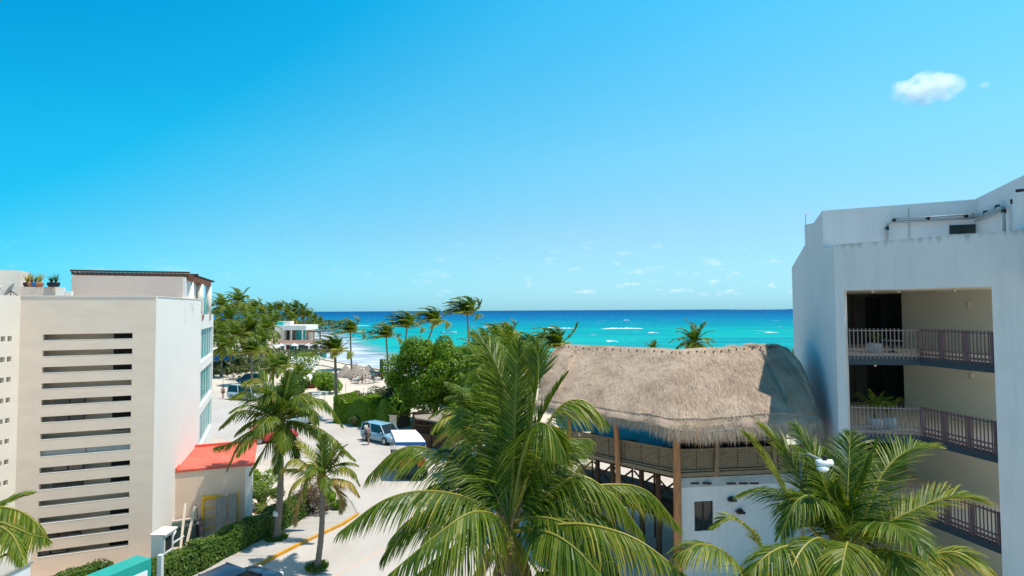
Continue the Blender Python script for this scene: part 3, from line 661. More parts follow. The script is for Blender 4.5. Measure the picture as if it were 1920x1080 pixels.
p_ = onH(1704, 432, .08); q_ = onH(1704, 389, .08)
mb = MB(); mb.tube([p_ - V((0, 0, .6)), q_], .018, 6); tag(mb.build('lightning_rod', m_pipe), 'thin upright grey rod against the white penthouse wall behind the pipe', 'rod')
p_ = P(1511, 424, (P0 + UL * sB).y); mast = thing('antenna_mast', 'small antenna mast on the far top corner of the white gallery building', 'antenna', p_)
mb = MB(); mb.tube([p_ - V((0, 0, .2)), p_ + V((0, 0, .62))], .02, 6); mb.build('mast', m_steel, mast, p_)
mb = MB(); mb.bar(p_ + V((0, 0, .6)), p_ + V((.18, 0, .66)), .05, .08); mb.build('antenna_head', m_frame, mast, p_)
p_ = onH2(1917, 357, .15); cc = thing('security_camera', 'dark security camera on the white penthouse wall at the photo edge', 'camera', p_)
mb = MB(); mb.bar(p_ + V((0, 0, 0)), p_ + V((-.22, -.05, -.02)), .09, .09); mb.build('housing', m_black, cc, p_)
mb = MB(); mb.bar(p_ + V((.05, 0, .02)), p_ + V((.2, 0, .1)), .03, .03); mb.build('bracket', m_black, cc, p_)
mb = MB(); mb.box(onH2(1896, 378, .03), (.03, .05, .16)); tag(mb.build('conduit_end', m_black), 'short black conduit stub on the white wall above the pipe end', 'conduit')
# galleries
Gs = [P0 + UR * (uo0 - .05) + INR * .25, V((15.95, 22.35, 0)), P0 + UR * (uo1 + .05) + INR * .25]
BW0, BW1 = V((19.15, 28.0, 0)), V((20.2, 22.6, 0))
for k, z in enumerate(FL):
    mb = MB(); poly = [Gs[0], Gs[1], Gs[2], Gs[2] + UR * 4.2 + INR * .08, V((21.8, 18.6, 0)), BW1 + V((.6, 0, 0)), BW0 + V((.8, .2, 0)), V((22.6, 28.6, 0)), V((23, 31.6, 0)), V((16, 31.0, 0)), P0 + UL * 8 + INL * .31, P0 + UL * .25 + INL * .31]  # unseen far edge shaped to let sun in and bounce along the gallery
    mb.prism(poly, z - .34, z, 0, mt=1); mb.m[-1] = 1; mb.build('gallery_floor', [m_navy, m_gallery], rb, P0)
mb = MB(); poly2 = poly; mb.prism(poly2, 12.24, 12.29); mb.build('gallery_ceiling', m_gallery, rb, P0)
mb = MB(); mb.prism([BW0, BW1, BW1 + V((.4, 0, 0)), BW0 + V((.4, .1, 0))], 0, 12.24); mb.build('gallery_wall', m_gallery, rb, P0)
mb = MB(); mb.prism([P0 + UL * 7.6 + INL * .31, V((23, 31.3, 0)), V((23, 31.6, 0)), P0 + UL * 7.9 + INL * .31], 0, 12.24); mb.prism([BW0 + V((.42, .1, 0)), V((22.6, 28.4, 0)), V((22.6, 28.7, 0)), BW0 + V((.42, .4, 0))], 0, 12.24); mb.prism([V((22.62, 28.4, 0)), V((22.9, 28.4, 0)), V((22.9, 31.28, 0)), V((22.62, 31.28, 0))], 0, 12.24); mb.build('lobby_wall', M('grey_inner_wall', (.11, .11, .10), .9, .1), rb, P0)  # last prism: unseen wall added to keep sun off the lobby floor
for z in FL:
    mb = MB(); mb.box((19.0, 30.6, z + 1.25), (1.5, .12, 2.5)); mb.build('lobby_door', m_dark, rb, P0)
    mb = MB(); mb.box((18.15, 30.45, z + 1.3), (.14, .2, 2.6)); mb.build('door_frame', m_wooddk, rb, P0)
    mb = MB(); q_ = BW0.lerp(BW1, .62) + V((-.05, 0, z + 2.05)); mb.box(q_, (.12, .16, .2)); mb.box(q_ + V((-.04, 0, -.13)), (.05, .06, .1)); mb.build('wall_lamp', m_wing, rb, P0)
    for q_ in (Gs[1] + V((-1.2, .9, 0)), Gs[1] + V((.2, 1.4, 0)), Gs[1] + V((1.6, .2, 0))):
        mb = MB(); mb.lathe([(.03, 0), (.05, -.05), (.035, -.1)], (q_.x, q_.y, z + 2.69 if z < 9 else 12.24), 8); mb.build('ceiling_bulb', m_wing, rb, P0)
bal = MB(); bal.box((0, 0, .53), (.03, .03, 1.22)); balo = None
for k, z in enumerate(FL):
    rl = MB()
    segs = [(Gs[0] + INR * -.05, Gs[1]), (Gs[1], Gs[2] - INR * .05)]
    for a_, b_ in segs[:1]:
        for hz, tt in ((1.02, .04), (.28, .04), (.10, .07)): rl.bar(a_ + V((0, 0, z + hz)), b_ + V((0, 0, z + hz)), .045, tt)
    ro = rl.build('railing', m_rail, rb, P0)
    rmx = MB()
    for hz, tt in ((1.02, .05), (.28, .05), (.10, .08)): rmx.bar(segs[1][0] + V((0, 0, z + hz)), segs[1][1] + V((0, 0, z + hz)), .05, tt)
    rmx.build('shaded_rail', m_rail_shaded, ro, P0)
    for (a_, b_), nb_ in zip(segs, (18, 22)):
        d_ = (b_ - a_)
        for i in range(nb_ + 1):
            p_ = a_.lerp(b_, i / nb_) + V((0, 0, z - .03)) - P0
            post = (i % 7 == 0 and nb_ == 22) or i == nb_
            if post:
                pm = MB(); pm.box(p_ + V((0, 0, .55)), (.1, .1, 1.12), 0, Matrix.Rotation(math.atan2(d_.y, d_.x), 3, 'Z')); pm.build('railing_post', m_rail_shaded if nb_ == 22 else m_rail, ro)
            elif balo is None:
                balo = bal.build('baluster', m_rail, ro, loc=p_)
            else:
                c_ = inst(balo, ro, p_)
                if nb_ == 22: c_.material_slots[0].link = 'OBJECT'; c_.material_slots[0].material = m_rail_shaded
# ================================================================ corner shop at the lower left with a sign band
sh0, sh1 = P(59, 1000, 20.4), V((0, 0, 0)); sh0.z = 0
sh = thing('corner_shop', 'low cream shop block with a pale glazed band at the lower left corner', 'shop', sh0)
us = V((-.06, -1, 0)).normalized(); ins = V((-1, .06, 0))
mb = MB(); pwall(mb, sh0, us, ins, [0, 9], [0, 3.35], set(), .2); mb.poly([sh0 + V((0, 0, 3.35)), sh0 + us * 9 + V((0, 0, 3.35)), sh0 + us * 9 + ins * 3.5 + V((0, 0, 3.35)), sh0 + ins * 3.5 + V((0, 0, 3.35))]); mb.poly([sh0, sh0 + ins * 3.5, sh0 + ins * 3.5 + V((0, 0, 3.35)), sh0 + V((0, 0, 3.35))]); mb.build('wall', m_wing, sh, sh0)
for i in range(3):
    mb = MB(); a_ = sh0 + us * (.12 + i * 1.6) - ins * .06; b_ = a_ + us * 1.5; mb.bar(a_ + V((0, 0, 2.45)), b_ + V((0, 0, 2.45)), .1, .55); mb.build('sign_panel', m_signw, sh, sh0)
mb = MB()
for z in (2.14, 2.76): mb.bar(sh0 + us * .05 - ins * .08 + V((0, 0, z)), sh0 + us * 6 - ins * .08 + V((0, 0, z)), .14, .06)
mb.build('sign_frame', m_steel, sh, sh0)
mb = MB(); mb.bar(sh0 + us * .2 - ins * .05 + V((0, 0, 1.05)), sh0 + us * 4.5 - ins * .05 + V((0, 0, 1.05)), .06, 2.0); mb.build('shopfront', m_teal, sh, sh0)
# ================================================================ thatched restaurant
E1 = V((6.5, 23.6, 7.05)); d1 = V((-.707, .707, 0)); dr = V((.99, .13, 0)).normalized()
R1 = V((8.15, 28.2, P(1270, 655, 28.2).z)); R0 = P(1060, 646, 33.2); R2 = P(1455, 647, 28.9)
tr_ = thing('thatched_restaurant', 'two storey restaurant with a large weathered palm thatch roof over woven railings', 'restaurant', (8, 27, 0)); TO = tr_.location
Ec0 = E1 + d1 * 7.6; Ec2 = V((13.05, 24.3, 7.1)); bk = R1 - E1; bk.z = 0
B1 = E1 + bk * 2; B0 = Ec0 + V((3.6, 5.4, 0)); B2 = V((15.2, 33.0, 7.05))
def path(pts, n):
    pts = [V(p) for p in pts]; L_ = [(b - a).length for a, b in zip(pts, pts[1:])]; T_ = sum(L_); res = []
    for i in range(n):
        s_ = T_ * i / n; k = 0
        while k < len(L_) - 1 and s_ > L_[k]: s_ -= L_[k]; k += 1
        res.append(pts[k].lerp(pts[k + 1], s_ / L_[k] if L_[k] else 0))
    return res
seg_e = [(Ec0, E1, 34), (E1, Ec2, 30), (Ec2, B2, 24), (B2, B1, 20), (B1, B0, 24), (B0, Ec0, 24)]
seg_r = [(R0, R1), (R1, R2), (R2, R2 + V((.12, .3, 0))), (R2 + V((.12, .3, 0)), R1 + V((.1, .3, 0))), (R1 + V((.1, .3, 0)), R0 + V((.1, .3, 0))), (R0 + V((.1, .3, 0)), R0)]
eav, rid, segid = [], [], []
for k, ((a_, b_, n), (c_, d_)) in enumerate(zip(seg_e, seg_r)):
    for i in range(n): eav.append(a_.lerp(b_, i / n)); rid.append(c_.lerp(d_, i / n)); segid.append(k)
ctr = sum((p for p in eav), V()) / len(eav)
# round the corners of the eave
def smooth_loop(ps, it):
    for _ in range(it): ps = [ps[i] * .5 + (ps[i - 1] + ps[(i + 1) % len(ps)]) * .25 for i in range(len(ps))]
    return ps
eav = smooth_loop(eav, 3)
from mathutils import noise as mnoise
def roofpt(i, t):
    n = len(eav); i0 = int(i) % n; i1 = (i0 + 1) % n; f = i - int(i)
    e_ = eav[i0].lerp(eav[i1], f); r_ = rid[i0].lerp(rid[i1], f); k = segid[i0]
    p = r_.lerp(e_, t)
    end = 1.0 if k in (2, 5) else (.55 if (k == 1 and i - 34 > 24) or (k == 0 and i < 6) else 0)
    bul = (.16 + .75 * end) * math.sin(math.pi * min(1, t)) 
    o_ = (e_ - r_); o_.z = 0; o_.normalize()
    p = p + o_ * bul * .4 + V((0, 0, bul * .75))
    q = V((p.x * .9, p.y * .9, p.z * .9)); nn = mnoise.noise(q) * .09 + mnoise.noise(q * 3.1) * .045
    return p + V((0, 0, nn * min(1, t * 6 + .4)))
NE = len(eav); TT = [0, .03, .08, .14, .2, .27, .34, .41, .48, .55, .62, .69, .76, .83, .9, .96, 1.0]
mb = MB(); rows = [[mb.vert(roofpt(i, t)) for i in range(NE)] for t in TT]
# thick lower edge of the upper course
rows.append([mb.vert(roofpt(i, 1.0) + V((0, 0, -.11))) for i in range(NE)])
for a_, b_ in zip(rows, rows[1:]):
    for k in range(NE): mb.face((a_[k], a_[(k + 1) % NE], b_[(k + 1) % NE], b_[k]))
mb.face(rows[0][::-1])
m_thatch = leafmat('palm_thatch', [(0, (.13, .095, .065)), (.3, (.34, .25, .18)), (.55, (.46, .35, .265)), (.8, (.54, .425, .33)), (1, (.52, .31, .16))], .05, .9, .05, .0)
# slight mottling of the thatch body on top of the per-blade tint
for i, p in enumerate(mb.v): mb.a[i] = .48 + .16 * mnoise.noise(V(p) * .45) + .2 * mnoise.noise(V(p) * 1.1) + .12 * mnoise.noise(V(p) * 5)
th = mb.build('thatch', m_thatch, tr_, TO)
def outdir(i):
    e_ = eav[int(i) % NE]; r_ = rid[int(i) % NE]; o_ = e_ - r_; o_.z = 0; return o_.normalized()
mb = MB()
def blade(mb, p, d, up, ln, wd, bend, tint):
    s_ = d.cross(up).normalized() * wd
    a1 = mb.vert(p - s_, tint); a2 = mb.vert(p + s_, tint); q = p + d * ln * .55 + V((0, 0, -bend * .3)); b1 = mb.vert(q - s_ * .8, tint); b2 = mb.vert(q + s_ * .8, tint)
    r_ = mb.vert(p + d * ln + V((0, 0, -bend)), tint * .95); mb.face((a1, a2, b2, b1)); mb.face((b1, b2, r_))
random.seed(3)
front = [i for i in range(NE) if segid[i] in (0, 1, 2, 5)]
for _ in range(30000):
    i = random.choice(front) + random.random(); t = random.random() ** .8 * .98
    p = roofpt(i, t); q = roofpt(i, min(1.0, t + .05)); d = (q - p)
    if d.length < 1e-4: continue
    d.normalize(); side = d.cross(V((0, 0, 1))).normalized(); up = side.cross(d)
    if up.z < 0: up = -up
    d = (d + side * random.gauss(0, .24) + up * rnd(.0, .07)).normalized()
    pt = .5 + .2 * mnoise.noise(p * .45) + .24 * mnoise.noise(p * 1.1) + .12 * mnoise.noise(p * 4) + random.gauss(0, .10)
    blade(mb, p + up * rnd(-.01, .03), d, up, rnd(.14, .36), rnd(.006, .015), 0, max(0, min(.93, pt)))
o_ = mb.build('thatch_straw', m_thatch, th, TO); tag(o_, kind='stuff')
def drop(i):
    i = i % NE; return .62 if i < 28 else (.62 + .38 * min(1, (i - 28) / 10) if i < 100 else .8)
# lower course under the seam, then the shaggy fringe
mb = MB(); rows = []
for dt, dz in ((-.25, -.02), (.03, -.10), (.22, -.22), (.36, -.38), (.39, -.45), (.25, -.42), (-.6, -.1)):
    rows.append([mb.vert(roofpt(i, 1.0) + outdir(i) * dt + V((0, 0, dz * drop(i) + .05 * mnoise.noise(eav[i] * 2))), .42 + .2 * mnoise.noise(eav[i] * 3 + V((dt * 9, 0, 0)))) for i in range(NE)])
for a_, b_ in zip(rows, rows[1:]):
    for k in range(NE): mb.face((a_[k], a_[(k + 1) % NE], b_[(k + 1) % NE], b_[k]))
th2 = mb.build('eave_course', m_thatch, tr_, TO)
mb = MB()
for _ in range(34000):
    i = random.choice(front) + random.random(); u = random.random()
    o_ = outdir(i); base = roofpt(i, 1.0) + o_ * (-.12 + .5 * u) + V((0, 0, -.06 - .34 * drop(i) * u ** 1.5 + rnd(-.02, .05)))
    sd = o_.cross(V((0, 0, 1)))
    d = (o_ * rnd(.25, .75) * (1 - u * .45) + V((0, 0, -1)) * (.45 + .75 * u) + sd * random.gauss(0, .17)).normalized()
    warm = .12 * max(0, 1 - abs((int(i) % NE) - 36) / 9) * 2.2 + .1 * mnoise.noise(base * 1.5)
    tt = .55 + .3 * mnoise.noise(base * 2.2 + V((7, 0, 0))) + random.gauss(0, .21) + warm
    blade(mb, base, d, o_ + V((0, 0, .7)), rnd(.25, .72) * drop(i) * (1.3 if random.random() < .06 else 1), rnd(.007, .015), .04, max(0, min(1, tt)))
o_ = mb.build('eave_fringe', m_thatch, th2, TO); tag(o_, kind='stuff')
# loose tufts standing up at the right end of the ridge
random.seed(6); mb = MB()
for ctr_, n_, h_ in ((R2 + V((-1.25, -.1, .04)), 420, .20), (R2 + V((-.35, -.15, .02)), 380, .22), (R2 + V((-2.2, -.1, .0)), 260, .14)):
    for _ in range(n_):
        a_ = rnd(0, 6.28); p = ctr_ + V((math.cos(a_) * rnd(0, .38), math.sin(a_) * rnd(0, .25), rnd(-.15, .02))); d = V((math.cos(a_) * .8 + rnd(-.2, .2), math.sin(a_) * .7 - .25, rnd(.1, .9))).normalized()
        blade(mb, p, d, V((0, -.6, .8)), h_ * rnd(.6, 1.2), rnd(.008, .016), .10, rnd(.5, .95))
tag(mb.build('ridge_tuft', m_thatch, th, TO), kind='stuff')
# dark studs standing in for the row of small binding holes
pgm = MB(); pgm.tube([(0, -.02, 0), (.0, -.1, .05)], .032, 6)
po = None
for k in range(26):
    i = 2 + k * 2.35; p = roofpt(i, .075 + rnd(-.012, .012)) + V((0, 0, .02)) - TO
    if po is None: po = pgm.build('ridge_hole_stud', m_dark, tr_, loc=p)
    else: inst(po, tr_, p, rnd(-.5, .5))
# posts, deck, rails, woven panels
K1 = V((6.85, 24.1, 0)); DZ = P(1262, 884, 24.1).z
KL = K1 + d1 * 6.9; KR = K1 + dr * 6.4
def log(p, z0, z1, r, name='post', mat=None, lean=(0, 0)):
    mb = MB(); n = 7; pts = [V((p.x + lean[0] * (k / n) + rnd(-.02, .02), p.y + lean[1] * k / n + rnd(-.02, .02), z0 + (z1 - z0) * k / n)) for k in range(n + 1)]
    mb.tube(pts, [r * (1.08 - .16 * k / n) for k in range(n + 1)], 10); return mb.build(name, mat or m_wood, tr_, TO, smooth=True)
log(K1 + V((-.02, -.12, 0)), 0, 6.9, .165)
log(K1 + d1 * 2.75 + V((-.12, -.12, 0)), 2.2, 6.9, .125, lean=(-.16, 0))
log(K1 + d1 * 5.6 + V((-.12, -.12, 0)), 0, 6.9, .13)
for t_ in (1.75, 4.35): log(K1 + dr * t_ + V((0, -.1, 0)), DZ - .25, 6.9, .10, mat=m_rafter)
inn = V((.32, .947, 0))
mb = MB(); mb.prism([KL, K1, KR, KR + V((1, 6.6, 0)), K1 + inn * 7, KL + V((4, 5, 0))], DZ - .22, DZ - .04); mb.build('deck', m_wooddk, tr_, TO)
for a_, b_, nm in ((KL, K1, 8), (K1, KR, 7)):
    dd = (b_ - a_).normalized(); fn = V((dd.y, -dd.x, 0)); fn = fn if fn.y < 0 else -fn
    for z, th_ in ((DZ + .90, .07), (DZ + .02, .07)) + (((DZ + 1.22, .05),) if nm == 7 else ()): 
        mb = MB(); mb.tube([a_ + fn * .05 + V((0, 0, z)), (a_ + b_) / 2 + fn * .05 + V((0, 0, z - .02)), b_ + fn * .05 + V((0, 0, z))], th_ * .6, 7); mb.build('rail', m_rafter, tr_, TO)
    mb = MB(); mb.bar(a_ + fn * .08 + V((0, 0, DZ - .13)), b_ + fn * .08 + V((0, 0, DZ - .13)), .1, .16); mb.build('deck_beam', m_rafter, tr_, TO)
    for k in range(nm):
        p_ = a_.lerp(b_, (k + .03) / nm); q_ = a_.lerp(b_, (k + .97) / nm)
        pm = MB(); rws = 13; cls = 10
        for r_ in range(rws):              # woven horizontal withies bulging in and out of the stakes
            z = DZ + .09 + r_ * .061; ln = []
            for c_ in range(cls + 1):
                w_ = p_.lerp(q_, c_ / cls) + fn * (.018 * (1 if (c_ + r_) % 2 else -1)); ln.append((w_ + V((0, 0, z - .031)), w_ + V((0, 0, z + .029))))
            for (a1, a2), (b1, b2) in zip(ln, ln[1:]): pm.poly([a1, b1, b2, a2])
        pm.build('woven_panel', m_rafter, tr_, TO)
        mb = MB(); w_ = p_.lerp(q_, 1.03) + fn * .035; mb.tube([w_ + V((0, 0, DZ + .02)), w_ + V((0, 0, DZ + .92))], .024, 6); mb.build('panel_stake', m_rafter, tr_, TO)
# blue tarpaulins rolled down under the left eaves and along the back
random.seed(8)
for (a_, b_, z0, z1) in ((KL + inn * .9, K1 + d1 * .15 + inn * .9, DZ + .78, 7.25), (KL + inn * 5, K1 + inn * 6.2, DZ + .4, 6.9)):
    mb = MB(); prev = None; n = 60
    for i in range(n + 1):
        p_ = a_.lerp(b_, i / n); rw_ = []
        for j in range(8):
            z = z1 + (z0 - z1) * j / 7; rw_.append(mb.vert(p_ + V((.05 * math.sin(i * .9 + j), .06 * math.sin(i * .55 + j * 1.3) + .09 * math.sin(j * 2.2), z - .10 * math.sin(math.pi * ((i / n * 3) % 1)) * j / 7))))
        if prev:
            for j in range(7): mb.face((prev[j], rw_[j], rw_[j + 1], prev[j + 1]))
        prev = rw_
    mb.build('tarpaulin', m_tarp, tr_, TO, smooth=True)
mb = MB(); mb.bar(KL + inn * .85 + V((0, 0, DZ + 1.6)), K1 + inn * .85 + V((0, 0, DZ + 1.55)), .08, .08); mb.bar(K1 + inn * .9 + V((0, 0, DZ + 1.4)), KR + V((0, .9, DZ + 1.4)), .08, .08); mb.build('cross_beam', m_wooddk, tr_, TO)
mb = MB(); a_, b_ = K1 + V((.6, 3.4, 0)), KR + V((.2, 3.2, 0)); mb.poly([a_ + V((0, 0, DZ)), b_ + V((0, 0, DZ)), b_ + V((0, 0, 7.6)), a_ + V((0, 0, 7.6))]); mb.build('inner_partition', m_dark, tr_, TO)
# under the deck: posts, trestle braces, pool terrace beyond
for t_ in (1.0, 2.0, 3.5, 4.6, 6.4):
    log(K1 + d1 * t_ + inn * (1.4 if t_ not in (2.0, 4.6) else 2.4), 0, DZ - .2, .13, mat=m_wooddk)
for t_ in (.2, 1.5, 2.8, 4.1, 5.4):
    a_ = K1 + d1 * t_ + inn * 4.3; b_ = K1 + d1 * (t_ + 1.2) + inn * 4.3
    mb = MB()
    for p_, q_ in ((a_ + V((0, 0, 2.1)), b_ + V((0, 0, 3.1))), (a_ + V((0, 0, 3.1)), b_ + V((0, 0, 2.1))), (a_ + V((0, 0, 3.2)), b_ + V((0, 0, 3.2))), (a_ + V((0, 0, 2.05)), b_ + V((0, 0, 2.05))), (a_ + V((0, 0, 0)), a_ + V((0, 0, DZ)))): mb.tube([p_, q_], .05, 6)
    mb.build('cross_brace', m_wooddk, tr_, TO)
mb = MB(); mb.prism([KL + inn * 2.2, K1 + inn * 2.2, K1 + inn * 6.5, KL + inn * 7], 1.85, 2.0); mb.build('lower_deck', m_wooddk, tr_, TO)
# white block under the right wing
BZ = DZ - .30
mb = MB(); wo = K1 + V((.12, .12, 0)); uw = dr
zw0, zw1 = 1.55, 3.15
t0_, t1_ = .66, 1.50
pwall(mb, wo, uw, V((-.13, .99, 0)), [0, t0_, t1_, 7.2], [0, zat(1300, 998, wo), zat(1300, 942, wo), BZ - .42], {(1, 1)}, .16); mb.build('wall', m_white_r, tr_, TO)
mb = MB(); mb.bar(wo + uw * .02 + V((0, .15, BZ - .21)), wo + uw * 7.2 + V((0, .15, BZ - .21)), .36, .40); mb.build('ring_beam', M('bare_concrete', (.40, .42, .42), .9, .12, 1.5, .4, 12), tr_, TO)
mb = MB(); a_ = wo; b_ = wo + V((2.0, 5.6, 0)); mb.poly([a_, b_, b_ + V((0, 0, BZ)), a_ + V((0, 0, BZ))]); mb.build('end_wall', m_white_r, tr_, TO)
wz0, wz1 = zat(1300, 998, wo), zat(1300, 942, wo)
wf = MB()
for z in (wz0 + .03, wz1 - .03): wf.bar(wo + uw * t0_ + V((0, .1, z)), wo + uw * t1_ + V((0, .1, z)), .05, .06)
for t_ in (t0_ + .025, (t0_ + t1_) / 2, t1_ - .025): wf.bar(wo + uw * t_ + V((0, .1, wz0)), wo + uw * t_ + V((0, .1, wz1)), .05, .05)
wfo = wf.build('window', m_black, tr_, TO)
for a_, b_ in ((t0_ + .05, (t0_ + t1_) / 2 - .025), ((t0_ + t1_) / 2 + .025, t1_ - .05)):
    mb = MB(); mb.bar(wo + uw * a_ + V((0, .11, (wz0 + wz1) / 2)), wo + uw * b_ + V((0, .11, (wz0 + wz1) / 2)), .01, wz1 - wz0 - .1); mb.build('pane', m_glass, wfo, TO)
for px, lab in ((1371, 936), (1387, 959)):
    q_ = P(px, lab, wo.y + .25); mb = MB(); mb.box(q_ + V((0, -.1, .0)), (.32, .26, .08), 0); mb.box(q_ + V((.02, -.04, .07)), (.16, .12, .1)); mb.build('wall_spotlight', m_black, tr_, TO)
for px in (1302, 1325, 1370, 1393, 1413):
    q_ = P(px, 905.5, wo.y + .1); mb = MB(); mb.box(q_ + V((0, -.06, 0)), (.36, .10, .06)); mb.build('vent_slot', m_black, tr_, TO)
# ================================================================ palms
def catmull(pts, n):
    pts = [V(p) for p in pts]; e = [pts[0] * 2 - pts[1]] + pts + [pts[-1] * 2 - pts[-2]]; res = []
    m = len(pts) - 1
    for s in range(n + 1):
        u = s / n * m; k = min(int(u), m - 1); t = u - k; p0, p1, p2, p3 = e[k:k + 4]
        res.append(.5 * ((2 * p1) + (p2 - p0) * t + (2 * p0 - 5 * p1 + 4 * p2 - p3) * t * t + (3 * p1 - p0 - 3 * p2 + p3) * t ** 3))
    return res
UPZ = V((0, 0, 1))
def frond_into(pts, L_leaf, nst, wd, hang, vee, age, wind=V(), r0=.03, segs=3, bare=.14, droop_tip=.0, fold=.0, jit=.09, shag=.0, pend=.0):
    """one pinnate frond: rib tube (slot 0) and two rows of tapering leaflets (slot 1). age 0 young green .. 1 dry"""
    mb = MB(); c = catmull(pts, max(12, nst // 3)); m = len(c) - 1
    rad = [r0 * (1 - .86 * i / m) for i in range(m + 1)]
    mb.tint = min(1, .35 + age * .7); mb.tube(c, rad, 5, 0)
    for s in range(nst):
        u = bare + (1 - bare) * (s + .5) / nst; x = u * m; k = min(int(x), m - 1); f = x - k
        p = c[k].lerp(c[k + 1], f); T = (c[k + 1] - c[k]).normalized()
        S = T.cross(UPZ)
        if S.length < .15: S = T.cross(V((0, 1, 0)))
        S.normalize(); Nn = S.cross(T)
        v = (u - bare) / (1 - bare)
        ln = L_leaf * (.45 + .55 * math.sin(math.pi * min(1, v * 1.25 + .12)) ** .8 if v < .45 else 1.0 - .72 * ((v - .45) / .55) ** 1.6)
        ang = R(28 + 38 * v)                              # leaflets sweep forward towards the tip
        for sd in (-1, 1):
            l = ln * rnd(.86, 1.1); sp = math.cos(ang) * (1 - fold)
            d = (S * sd * max(.12, sp) + T * math.sin(ang) * rnd(.85, 1.1) + Nn * (vee + rnd(-jit, jit)) + S * rnd(-jit, jit) + V((0, 0, -pend * rnd(.75, 1.15)))).normalized()
            if shag: d = (d + V((rnd(-1, 1), rnd(-1, 1), rnd(-1, 1))) * shag).normalized()
            q = p.copy(); tw = rnd(-.5, .5)
            base_t = max(0, min(.98, .29 + .44 * age + random.gauss(0, .13)))
            wv = (T + Nn * tw); wv = (wv - d * wv.dot(d)).normalized()
            prof = [.55, 1.0, .72, .0] if segs == 3 else [.7, .9, .0]
            hw = wd * .5 * rnd(.8, 1.15); rows = []
            for j in range(segs + 1):
                tj = base_t + (.18 * (j / segs) ** 2) * (.6 + age)
                if j == segs: rows.append([mb.vert(q, min(1, tj + .08))])
                else:
                    w_ = wv * hw * prof[j]; rows.append([mb.vert(q - w_, tj), mb.vert(q + w_, tj)])
                if j < segs:
                    q = q + d * (l / segs)
                    d = (d + V((0, 0, -1)) * hang * rnd(.75, 1.25) + wind * (.5 + .5 * j)).normalized()
                    wv = (wv - d * wv.dot(d)); wv = wv.normalized() if wv.length > 1e-3 else V((1, 0, 0))
            for a, b in zip(rows, rows[1:]):
                if len(b) == 2: mb.face((a[0], a[1], b[1], b[0]), 1)
                else: mb.face((a[0], a[1], b[0]), 1)
    return mb
def gen_curve(c, az, el, Lf, droop, wind=V(), n=7):
    """rib that leaves c at that heading and elevation and bows under its weight and the wind"""
    d = V((math.sin(az) * math.cos(el), math.cos(az) * math.cos(el), math.sin(el))); p = V(c); pts = [p.copy()]
    for i in range(n):
        p = p + d * (Lf / n); pts.append(p.copy())
        k = (i + 1) / n
        d = (d + V((0, 0, -1)) * droop / n * (.5 + 1.2 * k) + wind * (1.6 / n) * (.3 + k)).normalized()
    return pts
def trunk_into(base, top, r0, r1, lean=V(), n=14, sides=10):
    mb = MB(); pts, rad = [], []
    for i in range(n * 2 + 1):
        u = i / (n * 2); p = V(base).lerp(V(top), u) + lean * math.sin(math.pi * u) 
        pts.append(p); flare = 1 + .55 * max(0, 1 - u * 9); rad.append((r0 + (r1 - r0) * u) * flare * (1.05 if i % 2 else .97))
    mb.tube(pts, rad, sides); return mb
def hand_palm(name, label, crown, base, fronds, filler, leafL, wd, r, group=None, hang=.38, nst=64, wind=V((-.05, 0, -.0)), seed=1):
    random.seed(seed)
    t = thing(name, label, 'palm tree', base, 0, group); off = t.location
    trunk_into(base, crown - V((0, 0, .15)), r * 1.35, r, V((.1, .05, 0))).build('trunk', m_trunk, t, off, smooth=True)
    # fibre sheath at the crown base
    mb = MB(); mb.tint = .9
    for k in range(26):
        a = k * 2.4; h = rnd(-.55, .25); p = V(crown) + V((math.cos(a) * r * 1.1, math.sin(a) * r * 1.1, h))
        mb.tube([p, p + V((math.cos(a) * r * .8, math.sin(a) * r * .8, rnd(.25, .5)))], [.05, .02], 4)
    mb.build('leaf_sheath', m_rachis, t, off)
    for f in fronds:
        pts, k = f[0], (f[1] if len(f) > 1 else {})
        w3 = []
        for q in pts:
            pt = P(q[0], q[1], crown[1] + (q[2] if len(q) > 2 else 0)); w3.append(pt)
        a_ = dict(L_leaf=leafL, nst=nst, wd=wd, hang=hang, vee=.12, age=.2, wind=wind, r0=r * .30); a_.update(k)
        w3[0] = V(crown).lerp(w3[0], .35)
        frond_into(w3, **a_).build('frond', [m_rachis, m_leaf], t, off)
    for (az, el, Lf, dr, k) in filler:
        a_ = dict(L_leaf=leafL, nst=nst, wd=wd, hang=hang, vee=.1, age=.2, wind=wind, r0=r * .28, pend=max(0, .6 - el / 110)); a_.update(k)
        frond_into(gen_curve(V(crown) + V((0, 0, .1)), R(az), R(el), Lf, dr, wind * 1.0), **a_).build('frond', [m_rachis, m_leaf], t, off)
    return t
